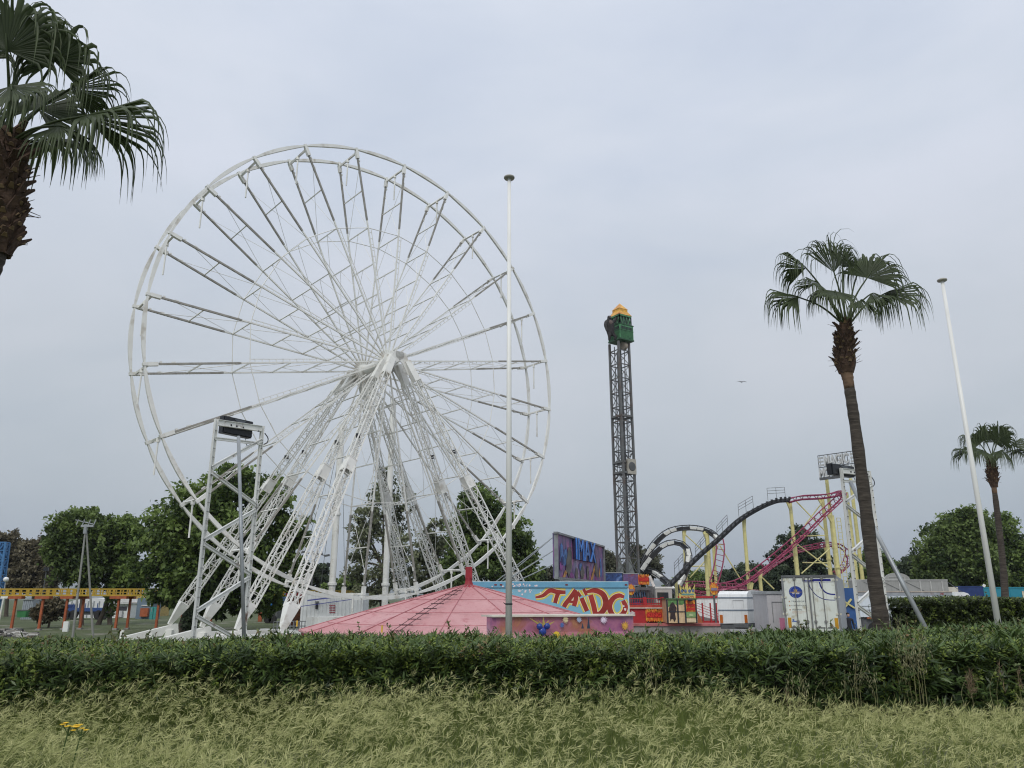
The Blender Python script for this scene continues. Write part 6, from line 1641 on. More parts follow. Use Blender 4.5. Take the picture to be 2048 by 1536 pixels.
    J = [(j(0, 0, .53), (.085 * s, .065 * s)), (j(0, .0, .66), (.08 * s, .06 * s)), (j(0, 0, .79), (.10 * s, .06 * s)), (j(0, -.01, .845), .035 * s),
         (j(-.125, 0, .80), .035 * s), (j(-.15, .01, .64), .028 * s), (j(-.155, -.03, .50), .022 * s), (j(.125, 0, .80), .035 * s), (j(.15, .01, .64), .028 * s), (j(.155, -.03, .50), .022 * s),
         (j(-.055, 0, .48), .05 * s), (j(-.06, -.005, .27), .036 * s), (j(-.065, .01, .05), .026 * s), (j(-.07, -.07, .025), .024 * s), (j(.055, 0, .48), .05 * s), (j(.065, -.005, .27), .036 * s), (j(.07, .02, .05), .026 * s), (j(.075, -.06, .025), .024 * s)]
    E_ = [(0, 1), (1, 2), (2, 3), (2, 4), (4, 5), (5, 6), (2, 7), (7, 8), (8, 9), (0, 10), (10, 11), (11, 12), (12, 13), (0, 14), (14, 15), (15, 16), (16, 17)]
    skin_mesh('body', J, E_, mat('dark_clothes', (.018, .02, .028), .8), root)
    SK = mat('skin', (.42, .26, .19), .6)
    skin_mesh('head', [(j(0, -.012, .855), .03 * s), (j(0, -.012, .90), .042 * s), (j(0, -.008, .95), .05 * s), (j(0, 0, .985), .032 * s), (j(0, -.062, .915), .010 * s)], [(0, 1), (1, 2), (2, 3), (1, 4)], SK, root, 1)
    for q in (-1, 1):
        hj = [(j(q * .155, -.035, .49), .016 * s), (j(q * .155, -.045, .455), .018 * s)]; he = [(0, 1)]
        for i, (dx, ln_) in enumerate(((-.012, .030), (-.004, .036), (.004, .034), (.012, .026))):
            hj += [(j(q * .155 + dx, -.05, .44), .0055 * s), (j(q * .155 + dx, -.045 - .004 * i, .44 - ln_), .0045 * s)]; he += [(1, 2 + 2 * i), (2 + 2 * i, 3 + 2 * i)]
        hj += [(j(q * .14, -.065, .452), .006 * s), (j(q * .135, -.07, .43), .005 * s)]; he += [(0, 10), (10, 11)]
        skin_mesh('hand', hj, he, SK, root, 1)
    hr = MB(); hr.lathe(j(0, .004, .945), [(.048 * s, 0), (.052 * s, .015 * s), (.045 * s, .045 * s), (.02 * s, .06 * s), (.001, .064 * s)], 12); hr.build('hair', mat('dark_hair', (.02, .015, .012), .8), root, True)
right_side()
# ================================================================== trees
def leaf_col(name, dark, light): return leafmat(name, dark, light, .32, .55)
TG = leaf_col('tree_green', (.020, .044, .012), (.18, .255, .065))
TG2 = leaf_col('tree_fresh_green', (.019, .042, .012), (.155, .215, .060))
TB = leaf_col('tree_brownish', (.055, .048, .03), (.20, .175, .11))
TP = leaf_col('poplar_grey_green', (.045, .058, .030), (.25, .275, .16))
TD_ = leaf_col('pine_dark', (.012, .025, .014), (.09, .12, .065))
TO = leaf_col('tree_olive_grey', (.030, .036, .022), (.15, .155, .10))

def tree(name, label, D, base, blobs, m, n_clump, leaf, seed, trunk_w=8, cat='tree', group=None, clump_r=.135, per=34, bark=BARK, ivy=False):
    """blobs: (u, v, half width, half height[, depth offset]) in picture units at distance D"""
    rng = np.random.default_rng(seed); k = D / FPX
    bx = W(base[0], base[1], D); g = Vector((bx.x, D, 0))
    root = thing(name, g, label, cat, group)
    tb = MB(); tw = trunk_w / 2 * k
    bl = []
    for b in blobs:
        c = W(b[0], b[1], D + (b[4] if len(b) > 4 else 0)); bl.append((np.array(c), b[2] * k, b[3] * k))
    cen = sum((c for c, _, _ in bl)) / len(bl); top = max(c[2] + rz for c, _, rz in bl); low = min(c[2] - rz for c, _, rz in bl)
    fork = Vector((g.x * .6 + cen[0] * .4, D, max(.8, min(cen[2], low + (top - low) * .28))))
    tb.path(smooth_path([g - Vector((0, 0, .2)), g.lerp(fork, .5) + Vector((rng.normal(0, tw), 0, 0)), fork], 4), [tw * 1.25] + [tw] * 7 + [tw * .75], 8)
    for c, rx, rz in bl:
        e = Vector(c) + Vector((0, 0, rz * .5)); mid = fork.lerp(e, .5) + Vector((rng.normal(0, rx * .15), rng.normal(0, rx * .15), 0))
        pts = smooth_path([fork - Vector((0, 0, .3)), mid, e], 4); tb.path(pts, [tw * .5 * (1 - .75 * i / (len(pts) - 1)) for i in range(len(pts))], 5)
        for q in range(5):
            d = Vector(rng.normal(0, 1, 3)); d.normalize(); s = fork.lerp(e, rng.uniform(.3, .95)); t = Vector(c) + Vector((d.x * rx * .8, d.y * rx * .8, d.z * rz * .8))
            pts = smooth_path([s, s.lerp(t, .5) + Vector((0, 0, .15 * rz)), t], 3); tb.path(pts, [tw * .22 * (1 - .8 * i / (len(pts) - 1)) for i in range(len(pts))], 4)
    tb.build('trunk', bark, root)
    vol = np.array([rx * rx * rz for _, rx, rz in bl]) ** .75; vol = vol / vol.sum()
    P = []; T = []; S = []
    for (c, rx, rz), f in zip(bl, vol):
        n = max(6, int(n_clump * f)); d = unit(rng.normal(0, 1, (n, 3))); r = rng.uniform(0, 1, n) ** .38
        lump = 1 + .22 * np.sin(d[:, 0] * 5 + seed) * np.sin(d[:, 2] * 6 + seed * .7) + rng.normal(0, .07, n)
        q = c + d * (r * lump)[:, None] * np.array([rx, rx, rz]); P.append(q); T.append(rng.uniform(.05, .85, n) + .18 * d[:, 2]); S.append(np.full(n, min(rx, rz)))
    P = np.concatenate(P); T = np.concatenate(T); S = np.concatenate(S); n = len(P)
    C = np.repeat(P, per, 0) + rng.normal(0, 1, (n * per, 3)) * np.repeat(S, per)[:, None] * clump_r * np.array([1, 1, .72])
    C[:, 2] = np.maximum(C[:, 2], .3)
    A = unit(rng.normal(0, 1, (n * per, 3)) + np.array([0, 0, -.15])); Nv = unit(rng.normal(0, .7, (n * per, 3)) + np.array([0, -.25, .8]))
    V, F = leaf_quads(C, A, Nv, leaf * rng.uniform(.6, 1.3, n * per), leaf * .62 * rng.uniform(.7, 1.2, n * per), rng, .1)
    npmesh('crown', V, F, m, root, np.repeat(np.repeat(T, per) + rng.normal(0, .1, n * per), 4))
    return root
TGp = 'broadleaf trees on the left lawn'
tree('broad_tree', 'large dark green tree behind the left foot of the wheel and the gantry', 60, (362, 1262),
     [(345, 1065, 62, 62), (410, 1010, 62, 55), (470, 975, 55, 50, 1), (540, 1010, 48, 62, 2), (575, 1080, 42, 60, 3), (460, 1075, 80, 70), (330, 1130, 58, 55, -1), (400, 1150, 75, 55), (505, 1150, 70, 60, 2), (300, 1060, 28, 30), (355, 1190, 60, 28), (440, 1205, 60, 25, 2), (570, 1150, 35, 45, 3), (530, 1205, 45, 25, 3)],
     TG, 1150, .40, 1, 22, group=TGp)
tree('broad_tree', 'rounded green tree behind the two-legged lamp mast, left of the largest tree', 76, (163, 1246), [(150, 1060, 42, 42), (130, 1100, 38, 35), (178, 1050, 28, 34, 2), (150, 1135, 42, 30), (185, 1100, 30, 42), (180, 1150, 36, 24), (118, 1075, 26, 24)], TG2, 560, .42, 2, 9, group=TGp)
tree('broad_tree', 'thin-crowned green tree between the lamp mast and the largest tree', 78, (196, 1245), [(235, 1060, 36, 28), (260, 1085, 34, 45), (225, 1130, 36, 40, 1), (262, 1150, 40, 34), (212, 1080, 20, 26)], TG, 360, .42, 3, 9, group=TGp)
tree('broad_tree', 'slim ivy-covered tree under the yellow monorail, right of the lamp mast', 78, (221, 1247), [(225, 1175, 16, 30), (222, 1215, 7, 26), (240, 1150, 30, 24, 1)], TG, 120, .36, 4, 9, group=TGp)
tree('ivy_stump', 'ivy-covered trunk standing under the largest tree near the gantry', 59, (382, 1262), [(382, 1225, 10, 30), (380, 1245, 13, 18)], TD_, 90, .26, 5, 12)
tree('shrub', 'dark flowering shrub under the yellow monorail on the left lawn', 70, (98, 1243), [(95, 1222, 24, 20), (112, 1218, 18, 18), (78, 1224, 14, 18), (102, 1205, 20, 10)], TB, 150, .32, 6, 4, 'shrub')
BRG = 'brownish trees at the far left'
tree('bare_brown_tree', 'brownish tree cropped by the left edge behind the blue ride', 112, (12, 1235), [(8, 1085, 28, 30), (28, 1110, 24, 30), (5, 1135, 30, 30), (-20, 1110, 30, 40)], TB, 330, .5, 7, 7, group=BRG)
tree('bare_brown_tree', 'brownish tree beside the small floodlight, second from the left edge', 110, (70, 1235), [(70, 1108, 30, 28), (95, 1130, 24, 34), (60, 1145, 34, 32), (92, 1160, 26, 28), (40, 1165, 30, 22)], TB, 420, .5, 8, 7, group=BRG)
PG = 'grey-green poplars behind the wheel'
tree('poplar', 'tall sparse grey-green poplar directly behind the wheel hub, left one of two', 80, (770, 1235), [(765, 990, 32, 50), (740, 1040, 32, 55), (800, 1020, 26, 60, 2), (725, 1090, 32, 45), (790, 1090, 36, 45), (715, 1140, 26, 32), (770, 1155, 42, 36), (820, 1140, 22, 36), (765, 950, 12, 20), (712, 1045, 16, 30), (742, 1190, 40, 24)], TP, 330, .40, 9, 11, group=PG, clump_r=.15, per=26)
tree('poplar', 'smaller sparse poplar right of the tall one, behind the wheel legs', 84, (850, 1235), [(870, 1060, 22, 40), (850, 1110, 30, 40), (885, 1110, 28, 50, 2), (845, 1160, 32, 34), (890, 1170, 34, 28)], TP, 210, .40, 10, 7, group=PG, clump_r=.15, per=26)
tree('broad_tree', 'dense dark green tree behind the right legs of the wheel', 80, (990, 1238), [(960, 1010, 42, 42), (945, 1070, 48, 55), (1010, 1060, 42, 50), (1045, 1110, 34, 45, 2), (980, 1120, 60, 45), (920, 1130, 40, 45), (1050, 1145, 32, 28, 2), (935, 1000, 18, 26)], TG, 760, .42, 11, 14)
tree('cypress', 'small dark cypress between the wheel leg and the billboard', 120, (1088, 1226), [(1088, 1150, 6, 24), (1088, 1180, 8, 36)], TD_, 80, .4, 12, 3)
tree('round_tree', 'grey-green tree at the left end of the billboard stays', 130, (1105, 1222), [(1100, 1160, 16, 22), (1085, 1172, 14, 14)], TO, 110, .5, 13, 4)
OG2 = 'olive trees behind the drop tower'
tree('olive_tree', 'grey-green tree between the billboard and the drop tower', 125, (1218, 1225), [(1215, 1120, 18, 18), (1225, 1145, 24, 24), (1205, 1150, 14, 26)], TO, 240, .45, 14, 5, group=OG2)
tree('olive_tree', 'grey-green tree behind the drop tower, left of the chequered loop', 125, (1290, 1225), [(1275, 1105, 20, 18), (1295, 1125, 26, 24), (1268, 1145, 26, 26), (1310, 1140, 16, 16)], TO, 330, .45, 15, 6, group=OG2)
FG = 'dark trees behind the roller coaster'
for i, (u, v, w, h_, D, lb, m_) in enumerate(((1392, 1160, 20, 18, 170, 'low round tree framed by the lower coaster loop', TG), (1455, 1158, 26, 18, 165, 'low dark tree right of the vertical magenta track', TD_), (1490, 1152, 30, 24, 155, 'dark tree behind the foot of the magenta drop', TD_), (1530, 1150, 30, 22, 150, 'dark tree below the first descending magenta track', TD_))):
    tree('far_tree', lb, D, (u, 1196 + EYE * FPX / D), [(u, v, w, h_), (u - w * .6, v + 10, w * .7, h_ * .8), (u + w * .6, v + 8, w * .7, h_ * .8), (u, v + 22, w * 1.2, h_ * .7)], m_, 260, .55, 30 + i, 5, group=FG)
for i, (u, D) in enumerate(((1427, 160), (1470, 175), (1420, 172))):
    tree('cypress', ('slim dark cypress left of the vertical magenta track', 'slim dark cypress right of the vertical magenta track', 'short dark cypress under the coaster loop')[i], D, (u, 1196 + EYE * FPX / D), [(u, 1160, 3, 18), (u, 1180, 4, 20)], TD_, 40, .4, 40 + i, 2)
tree('pine_tree', 'tall open pine framed by the yellow coaster columns', 120, (1600, 1228), [(1598, 1065, 18, 16), (1575, 1085, 24, 18), (1620, 1085, 22, 18), (1560, 1110, 22, 18), (1600, 1115, 40, 24), (1640, 1110, 20, 20), (1590, 1150, 46, 26), (1555, 1160, 30, 24), (1640, 1155, 30, 30)], TD_, 520, .5, 16, 7)
tree('round_tree', 'dark green tree behind the leaning palm trunk', 105, (1755, 1230), [(1745, 1120, 22, 26), (1770, 1135, 20, 22), (1735, 1148, 22, 22), (1760, 1155, 30, 22), (1722, 1160, 20, 20)], TG, 380, .45, 17, 6)
tree('pine_tree', 'blackish pine between the arched stall front and the big right-hand tree', 120, (1820, 1226), [(1825, 1130, 24, 18), (1808, 1145, 20, 18), (1840, 1145, 22, 22), (1820, 1160, 34, 20)], TD_, 320, .5, 18, 5)
RGp = 'big green trees at the right edge'
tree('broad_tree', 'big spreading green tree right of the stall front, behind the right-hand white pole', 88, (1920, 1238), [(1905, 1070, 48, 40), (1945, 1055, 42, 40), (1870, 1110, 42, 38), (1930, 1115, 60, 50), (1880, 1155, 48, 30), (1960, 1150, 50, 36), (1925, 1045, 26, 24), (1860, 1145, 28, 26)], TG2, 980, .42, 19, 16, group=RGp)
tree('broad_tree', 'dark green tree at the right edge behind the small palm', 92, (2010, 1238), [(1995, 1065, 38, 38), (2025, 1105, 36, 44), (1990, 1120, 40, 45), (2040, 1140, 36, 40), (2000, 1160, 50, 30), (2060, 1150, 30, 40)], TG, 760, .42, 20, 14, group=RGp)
tree('pine_tree', 'small dark pine seen between the left wheel legs', 140, (622, 1223), [(612, 1135, 20, 14), (640, 1138, 18, 12), (625, 1155, 32, 18), (600, 1165, 28, 14), (650, 1165, 20, 14)], TD_, 300, .5, 22, 5)
for i, (u, v, w, lb) in enumerate(((700, 1170, 26, 'low green bush line behind the white mast, left part'), (668, 1178, 22, 'low green bushes right of the small dark pine'), (1352, 1175, 22, 'low green bushes behind the foot of the lift hill'), (560, 1185, 30, 'low green tree behind the blue box lorry'))):
    tree('far_bush', lb, 130, (u, 1196 + EYE * FPX / 130), [(u, v, w, 16), (u + w * .7, v + 8, w * .6, 14), (u - w * .7, v + 8, w * .6, 14)], TG, 170, .5, 60 + i, 3, 'bush')
# tall weeds by the leaning palm
def weeds(u, D, label, seed, hgt=1.6, n=14):
    rng = np.random.default_rng(seed); c = W(u, 1250, D); g = ground_z(c.x, D)
    root = thing('tall_weed', (c.x, D, g), label, 'weed', 'tall weeds beside the leaning palm'); st = MB(); V = []; F = []; T = []; b = 0
    for s in range(n):
        x = c.x + rng.normal(0, .35); y = D + rng.normal(0, .25); h_ = hgt * rng.uniform(.6, 1.05); p0 = np.array([x, y, g]); p1 = p0 + np.array([rng.normal(0, .2), rng.normal(0, .1), h_])
        st.tube(p0, p1, .012, 4, .005); k = 50; q = rng.uniform(.25, 1, k)[:, None] ** .8; C = p0 + (p1 - p0) * q
        v, f = leaf_quads(C, unit(rng.normal(0, .7, (k, 3)) + np.array([0, 0, .6])), unit(rng.normal(0, .6, (k, 3)) + np.array([0, 0, 1])), rng.uniform(.06, .16, k), rng.uniform(.014, .03, k), rng, .1)
        V.append(v); F.append(f + b); b += len(v); T.append(np.repeat(rng.uniform(.1, .9, k), 4))
    st.build('stem', TWIG, root); npmesh('leaves', np.concatenate(V), np.concatenate(F), BRA, root, np.concatenate(T))
weeds(1800, 20.5, 'feathery green weeds between the leaning palm and the slanting grey pole', 1, 2.1, 16)
weeds(1826, 21.0, 'feathery green weeds under the slanting grey pole, left of the clipped hedge', 2, 1.7, 12)

# ================================================================== left background
def monorail():
    D = 66.; root = thing('monorail', (W(120, 1190, D).x, D, 0), 'yellow lattice monorail track carried on orange posts across the left lawn', 'monorail')
    zt = W(100, 1177, D).z; zb = W(100, 1192, D).z; x0 = W(-60, 1185, D).x; x1 = W(345, 1185, D).x; xe = W(760, 1187, 92.).x
    m = MB()
    def run(pts):
        for a, b in zip(pts[:-1], pts[1:]):
            a, b = Vector(a), Vector(b); d = (b - a); ln = d.length; n = Vector((d.y, -d.x, 0)).normalized()
            for off in (-.35, .35):
                o = n * off
                for z, w in ((zt - .05, .1), (zb + .05, .14), ((zt + zb) / 2, .06)): m.bar(a + o + Vector((0, 0, z)), b + o + Vector((0, 0, z)), .08, w, side=n)
                k = int(ln / .55)
                for i in range(k + 1): p = a.lerp(b, i / k) + o; m.bar(p + Vector((0, 0, zb)), p + Vector((0, 0, zt)), .10 if i % 3 else .2, .06, side=d.normalized())
            m.bar(a + Vector((0, 0, zb + .03)), b + Vector((0, 0, zb + .03)), .66, .05, side=n); 
    run([(x0, D, 0), (x1, D, 0), (x1 + 6, D + 9, 0), (x1 + 12, D + 20, 0), (xe, 92, 0)]); m.build('track', GOLD, root)
    for u, dd, cap in ((23, -.6, 13), (78, -1.5, 14), (127, -.4, 12), (160, .5, 8), (231, -.6, 16), (254, .4, 8), (312, 0, 9), (362, 8, 8), (-30, -.5, 16)):
        Dq = D + dd; x = W(u, 1254, Dq).x; p = MB()
        p.bar((x, Dq, 0), (x, Dq, zb - .18), .18, .17, w2=.16, h2=.15)
        p.bar((x - cap * Dq / FPX, Dq, zb - .12), (x + cap * Dq / FPX, Dq, zb - .12), .5, .22, side=(0, 1, 0)); po = p.build('support_post', ORANGE, root)
        f = MB(); f.box((x, Dq, .06), (.36, .36, .14)); f.build('footing', CONC, po)
    for u in (420, 520, 590):
        Dq = 88; x = W(u, 1240, Dq).x; p = MB(); p.bar((x, Dq, 0), (x, Dq, zb), .4, .3); p.build('support_post', ORANGE, root)
monorail()
def lamp_mast():
    D = 51.; top = W(172, 1052, D); a = W(146, 1270, D); b = W(189, 1262, D + 1.)
    root = thing('lamp_mast', (a.x, D, 0), 'grey two-legged lamp mast with a short crossbar in front of the left trees', 'lamp')
    for p, dd in ((a, 0), (b, 1.)):
        m = MB(); m.tube((p.x, D + dd, -.1), top, .075, 8, .055); m.build('leg', mat('mast_grey', (.25, .25, .235), .7, var=.2, scale=1.5), root)
    m = MB(); m.bar(top - Vector((.3, 0, 0)), top + Vector((.5, 0, 0)), .16, .14); m.tube(top - Vector((0, 0, .5)), top + Vector((0, 0, .1)), .12, 8)
    for dx in (-.65, -.25, .15, .5): m.bar(top + Vector((dx, 0, .05)), top + Vector((dx + .1, 0, .42)), .05); 
    m.bar(top + Vector((-.75, 0, .40)), top + Vector((.5, 0, .12)), .05); m.build('crossbar', GALV, root)
lamp_mast()
def floodlight(u, v, D, label, arms, ub=None):
    c = W(u, v, D); root = thing('floodlight_pole', (c.x, D, 0), label, 'floodlight', 'floodlights on thin poles')
    m = MB(); m.tube((c.x, D, 0), (c.x, D, c.z), .06, 6); m.build('pole', DGREY, root)
    for dx, w in arms:
        m = MB(); m.box((c.x + dx, D - .1, c.z + .1), (w, .25, w * .9), Matrix.Rotation(.25 * (1 if dx >= 0 else -1), 3, 'Z')); m.bar((c.x, D, c.z - .2), (c.x + dx, D, c.z - .15), .05); m.build('lamp_head', BLACK, root)
floodlight(93, 1140, 100, 'small black floodlight on a pole before the brown trees on the left', ((0., .55),))
floodlight(662, 1131, 90, 'pair of black floodlights on a thin pole left of the white mast', ((-.25, .36), (.3, .6)))
D = 86.; c = W(628, 1106, D); root = thing('street_lamp', (c.x, D, 0), 'four-headed dark street lamp with sagging arms seen between the left wheel legs', 'lamp')
m = MB(); m.tube((c.x, D, 0), (c.x, D, c.z), .08, 6); m.tube(W(607, 1104, D), c, .05, 5); m.tube(c, W(655, 1112, D), .05, 5); m.build('pole', DGREY, root)
for u, v in ((607, 1104), (622, 1105), (640, 1108), (654, 1111)):
    m = MB(); m.box(W(u, v, D), (.55, .3, .2), Matrix.Rotation(-.2, 3, 'Y')); m.build('lamp_head', DGREY, root)
def mast(u, vt, D, w, label, cables=True):
    t = W(u, vt, D); root = thing('white_mast', (t.x, D, 0), label, 'mast', 'white masts behind the wheel')
    m = MB(); r = w / 2 * D / FPX; m.tube((t.x, D, 0), (t.x, D, t.z), r, 12); 
    for z in (1.2, 3.6, t.z * .55): m.lathe((t.x, D, z), [(r, -.12), (r * 1.35, -.1), (r * 1.35, .1), (r, .12)], 12)
    m.build('shaft', WHITE, root)
    if cables:
        m = MB()
        for dx in (-4.5, -3.2, -2.0, -1.0, 1.1): m.tube((t.x, D, t.z - .2), (t.x + dx, D + .3 * dx, 1.5), .018, 4)
        m.build('cable', DGREY, root)
mast(684, 850, 64., 13, 'white mast with slack cables behind the left legs of the wheel')
mast(787, 800, 66., 12, 'grey-white mast directly under the wheel hub, before the poplars', False)
def left_stuff():
    # ribbed white container
    D = 58.; x0 = W(603, 1200, D).x; x1 = W(726, 1200, D).x; zt = W(650, 1186, D).z
    root = thing('white_container', ((x0 + x1) / 2, D + 1.2, 0), 'white ribbed container behind the pink tent with rows of small red notices', 'container')
    m = MB(); k = int((x1 - x0) / .28); V = []; 
    for i in range(k):
        xa = x0 + (x1 - x0) * i / k; w = (x1 - x0) / k
        m.bb(xa, xa + w * .55, D, D + .06, .1, zt - .06)
        m.bb(xa + w * .55, xa + w, D + .035, D + .06, .1, zt - .06)
    m.bb(x0, x1, D + .06, D + 2.4, .1, zt); m.bb(x0, x1, D - .02, D + .06, zt - .06, zt); m.build('shell', WHITE2, root)
    n_ = MB(); pl = Plane((0, D - .01, 0), (0, -1, 0))
    for r_ in range(4):
        for c_ in range(4): p = pl.hit(660 + c_ * 3.1, 1211 + r_ * 4.6); n_.bb(p.x - .045, p.x + .045, D - .02, D - .005, p.z - .05, p.z + .04); 
    n_.build('notice', mat('notice_red', (.36, .08, .10), .6), root)
    p = pl.hit(634, 1212); m = MB(); m.bb(p.x - .09, p.x + .09, D - .1, D - .01, p.z - .2, p.z + .2); m.bb(p.x - .14, p.x + .14, D - .12, D - .01, p.z + .26, p.z + .32); m.build('fuse_box', BLACK, root)
    m = MB(); p = W(615, 1201, D - .4); q = W(672, 1194, D - .4); m.bar(p, q, .06, .09); m.bar(W(600, 1213, D - .4), W(724, 1196, D - .6), .05, .05); m.build('barrier_pole', mat('pole_blue', (.08, .09, .3), .5), root)
    # blue box lorry and rusty container between legs
    D = 82.; x0 = W(528, 1200, D).x; x1 = W(557, 1200, D).x
    root = thing('blue_box_lorry', ((x0 + x1) / 2, D, 0), 'blue box lorry body with pale edge trim seen between the gantry and the wheel leg', 'lorry')
    m = MB(); m.bb(x0, x1, D, D + 5, W(540, 1212, D).z, W(540, 1186, D).z); m.build('body', mat('lorry_blue', (.02, .13, .36), .4, var=.2), root)
    m = MB(); m.bb(x1 + .002, x1 + .12, D - .03, D + .1, W(540, 1212, D).z, W(540, 1185, D).z); m.bb(x0, x1, D - .02, D + .06, W(540, 1186, D).z, W(540, 1185, D).z); m.build('edge_trim', mat('trim_cream', (.5, .45, .35), .5), root)
    m = MB(); m.bb(x0 + .1, x1 - .1, D + .2, D + 4.5, .45, W(540, 1212, D).z); m.build('chassis', DGREY, root); wheels(root, (x0 + .5, x1 - .5), D + .2, .42)
    D = 70.; x0 = W(572, 1200, D).x; x1 = W(602, 1200, D).x
    root = thing('rusty_container', ((x0 + x1) / 2, D, 0), 'rust-brown container with a red upper edge beside the white ribbed container', 'container')
    m = MB(); m.bb(x0, x1, D, D + 2.4, .15, W(590, 1186, D).z); m.build('shell', mat('rust_brown', (.15, .06, .035), .8, var=.4, dirt=(.3, .1, .04), dirt_amt=.4), root)
    m = MB(); m.bb(x0 - .03, x1 + .03, D - .05, D, W(590, 1192, D).z, W(590, 1185, D).z); m.build('red_edge', RED, root)
    # wire-mesh crates by the last left leg
    D = 47.; xa = W(548, 1240, D).x
    for i in range(3):
        x = xa + i * 1.25; root = thing('wire_crate', (x + .6, D, 0), ('left wire mesh crate by the foot of the nearest wheel leg', 'middle wire mesh crate beside the nearest wheel leg', 'right wire mesh crate next to the pink tent edge')[i], 'crate', 'wire mesh crates by the wheel leg')
        m = MB(); z1 = W(560, 1243, D).z
        for z in np.linspace(.1, z1, 5): m.bar((x, D, z), (x + 1.15, D, z), .03); m.bar((x, D + .8, z), (x + 1.15, D + .8, z), .03)
        for q in np.linspace(0, 1.15, 7): m.bar((x + q, D, .1), (x + q, D, z1), .025); m.bar((x + q, D + .8, .1), (x + q, D + .8, z1), .025)
        m.build('mesh_cage', GREY, root); m = MB(); m.bb(x + .04, x + 1.11, D + .05, D + .75, .08, .6); m.build('contents', mat('crate_fill', (.12, .12, .11), .8, var=.4, scale=5), root)
    # far row behind the lawn
    D = 104.; X = lambda u, d=D: W(u, 1200, d).x; Z = lambda v, d=D: W(200, v, d).z
    root = thing('white_marquee', (X(180), D, 0), 'long white marquee behind the tree trunks on the left lawn', 'marquee')
    m = MB(); m.poly([Vector((x, D, z)) for x, z in ((X(128), 0), (X(128), Z(1208)), (X(150), Z(1200)), (X(190), Z(1196)), (X(218), Z(1199)), (X(218), 0))], 6, (0, 1, 0)); m.build('canvas', mat('marquee_white', (.62, .63, .63), .6, var=.05), root)
    m = MB()
    for u in range(134, 218, 11): m.bar((X(u), D - .06, 0), (X(u), D - .06, Z(1202)), .10)
    m.build('pole', GALV, root)
    D2 = 96.; root = thing('flatbed_lorry', (X(165, D2), D2, 0), 'dark blue flatbed lorry parked before the white marquee', 'lorry')
    m = MB(); m.bb(X(122, D2), X(216, D2), D2, D2 + 2.4, .95, 1.35)
    for u in range(124, 216, 12): m.bb(X(u, D2), X(u, D2) + .1, D2 - .02, D2, 1.35, 1.9)
    m.bb(X(122, D2), X(136, D2), D2, D2 + 2.4, 1.35, 1.75); m.build('bed', mat('flatbed_blue', (.025, .06, .19), .5), root); wheels(root, (X(137, D2), X(150, D2), X(200, D2), X(210, D2)), D2 + .1, .55)
    m = MB(); m.bb(X(126, D2), X(212, D2), D2 + .3, D2 + 2, .55, .95); m.build('chassis', DGREY, root)
    root = thing('kiosk', (X(246), D, 0), 'white kiosk with a dark serving hatch under the yellow monorail', 'kiosk')
    m = MB(); m.bb(X(228), X(264), D, D + 3, 0, Z(1208)); m.build('walls', WHITE2, root); m = MB(); m.bb(X(234), X(256), D - .06, D - .002, Z(1221), Z(1213)); m.build('hatch', mat('hatch_dark', (.05, .05, .06), .4), root)
    m = MB(); m.bb(X(226), X(266), D - .5, D + 3.2, Z(1208), Z(1205.5)); m.poly([Vector((x, D, z)) for x, z in ((X(228), Z(1205)), (X(264), Z(1205)), (X(256), Z(1198)), (X(238), Z(1198)))], 3, (0, 1, 0)); m.build('roof', mat('kiosk_roof', (.5, .5, .48), .6), root)
    m = MB(); m.bb(X(240), X(250), D - .4, D - .07, .1, .9); m.lathe((X(244), D - .41, .5), [(.3, 0), (.001, .02)], 12, (0, -1, 0)); m.build('air_unit', mat('unit_white', (.5, .5, .5), .5), root)
    D3 = 112.; root = thing('yellow_house', (X(275, D3), D3 + 3, 0), 'small yellow building behind the kiosk, mostly hidden by leaves', 'building')
    m = MB(); m.bb(X(262, D3), X(304, D3), D3, D3 + 6, 0, Z(1188, D3)); m.build('wall', mat('wall_yellow', (.45, .33, .12), .7), root); m = MB(); m.bb(X(261, D3), X(305, D3), D3 - .2, D3 + 6.2, Z(1188, D3), Z(1186, D3)); m.build('roof', mat('roof_tan', (.3, .22, .15), .7), root)
    m = MB(); m.bb(X(268, D3), X(272, D3), D3 - .04, D3 - .003, Z(1220, D3), Z(1210, D3)); m.build('window', GLASS, root)
    D4 = 99.; root = thing('grey_blue_shed', (X(290, D4), D4 + 1, 0), 'grey-blue metal shed with an orange planter, left of the foot of the wheel leg', 'shed')
    m = MB(); m.bb(X(275, D4), X(302, D4), D4, D4 + 3, 0, Z(1196, D4)); m.build('walls', mat('shed_blue', (.14, .19, .24), .5, var=.1, streak=(.1, .12, .14)), root); m = MB(); m.bb(X(286, D4), X(301, D4), D4 - .4, D4 - .003, .3, 1.3); m.build('planter', ORANGE, root)
    m = MB(); m.bb(X(285, D4), X(303, D4), D4 - .1, D4 - .003, Z(1211.5, D4), Z(1210, D4)); m.build('sill', WHITE, root)
    D5 = 97.; root = thing('teal_cabinet', (X(308, D5), D5, 0), 'narrow teal cabinet right of the grey-blue shed', 'cabinet'); m = MB(); m.bb(X(303, D5), X(308.5, D5), D5, D5 + 1, 0, Z(1214, D5)); m.bb(X(308.7, D5), X(314, D5), D5 + .1, D5 + 1, 0, Z(1214, D5)); m.build('body', mat('teal_paint', (.05, .26, .24), .5), root); m = MB(); m.bb(X(305, D5), X(306, D5), D5 - .04, D5 - .003, .9, 1.3); m.build('handle', GALV, root)
    root = thing('grey_shed', (X(57, D5), D5, 0), 'corrugated grey shed behind the second orange monorail post', 'shed')
    m = MB(); x = X(47, D5)
    while x < X(66, D5): m.bb(x, x + .12, D5, D5 + 2, 0, Z(1200, D5)); m.bb(x + .12, x + .24, D5 + .05, D5 + 2, 0, Z(1200, D5)); x += .24
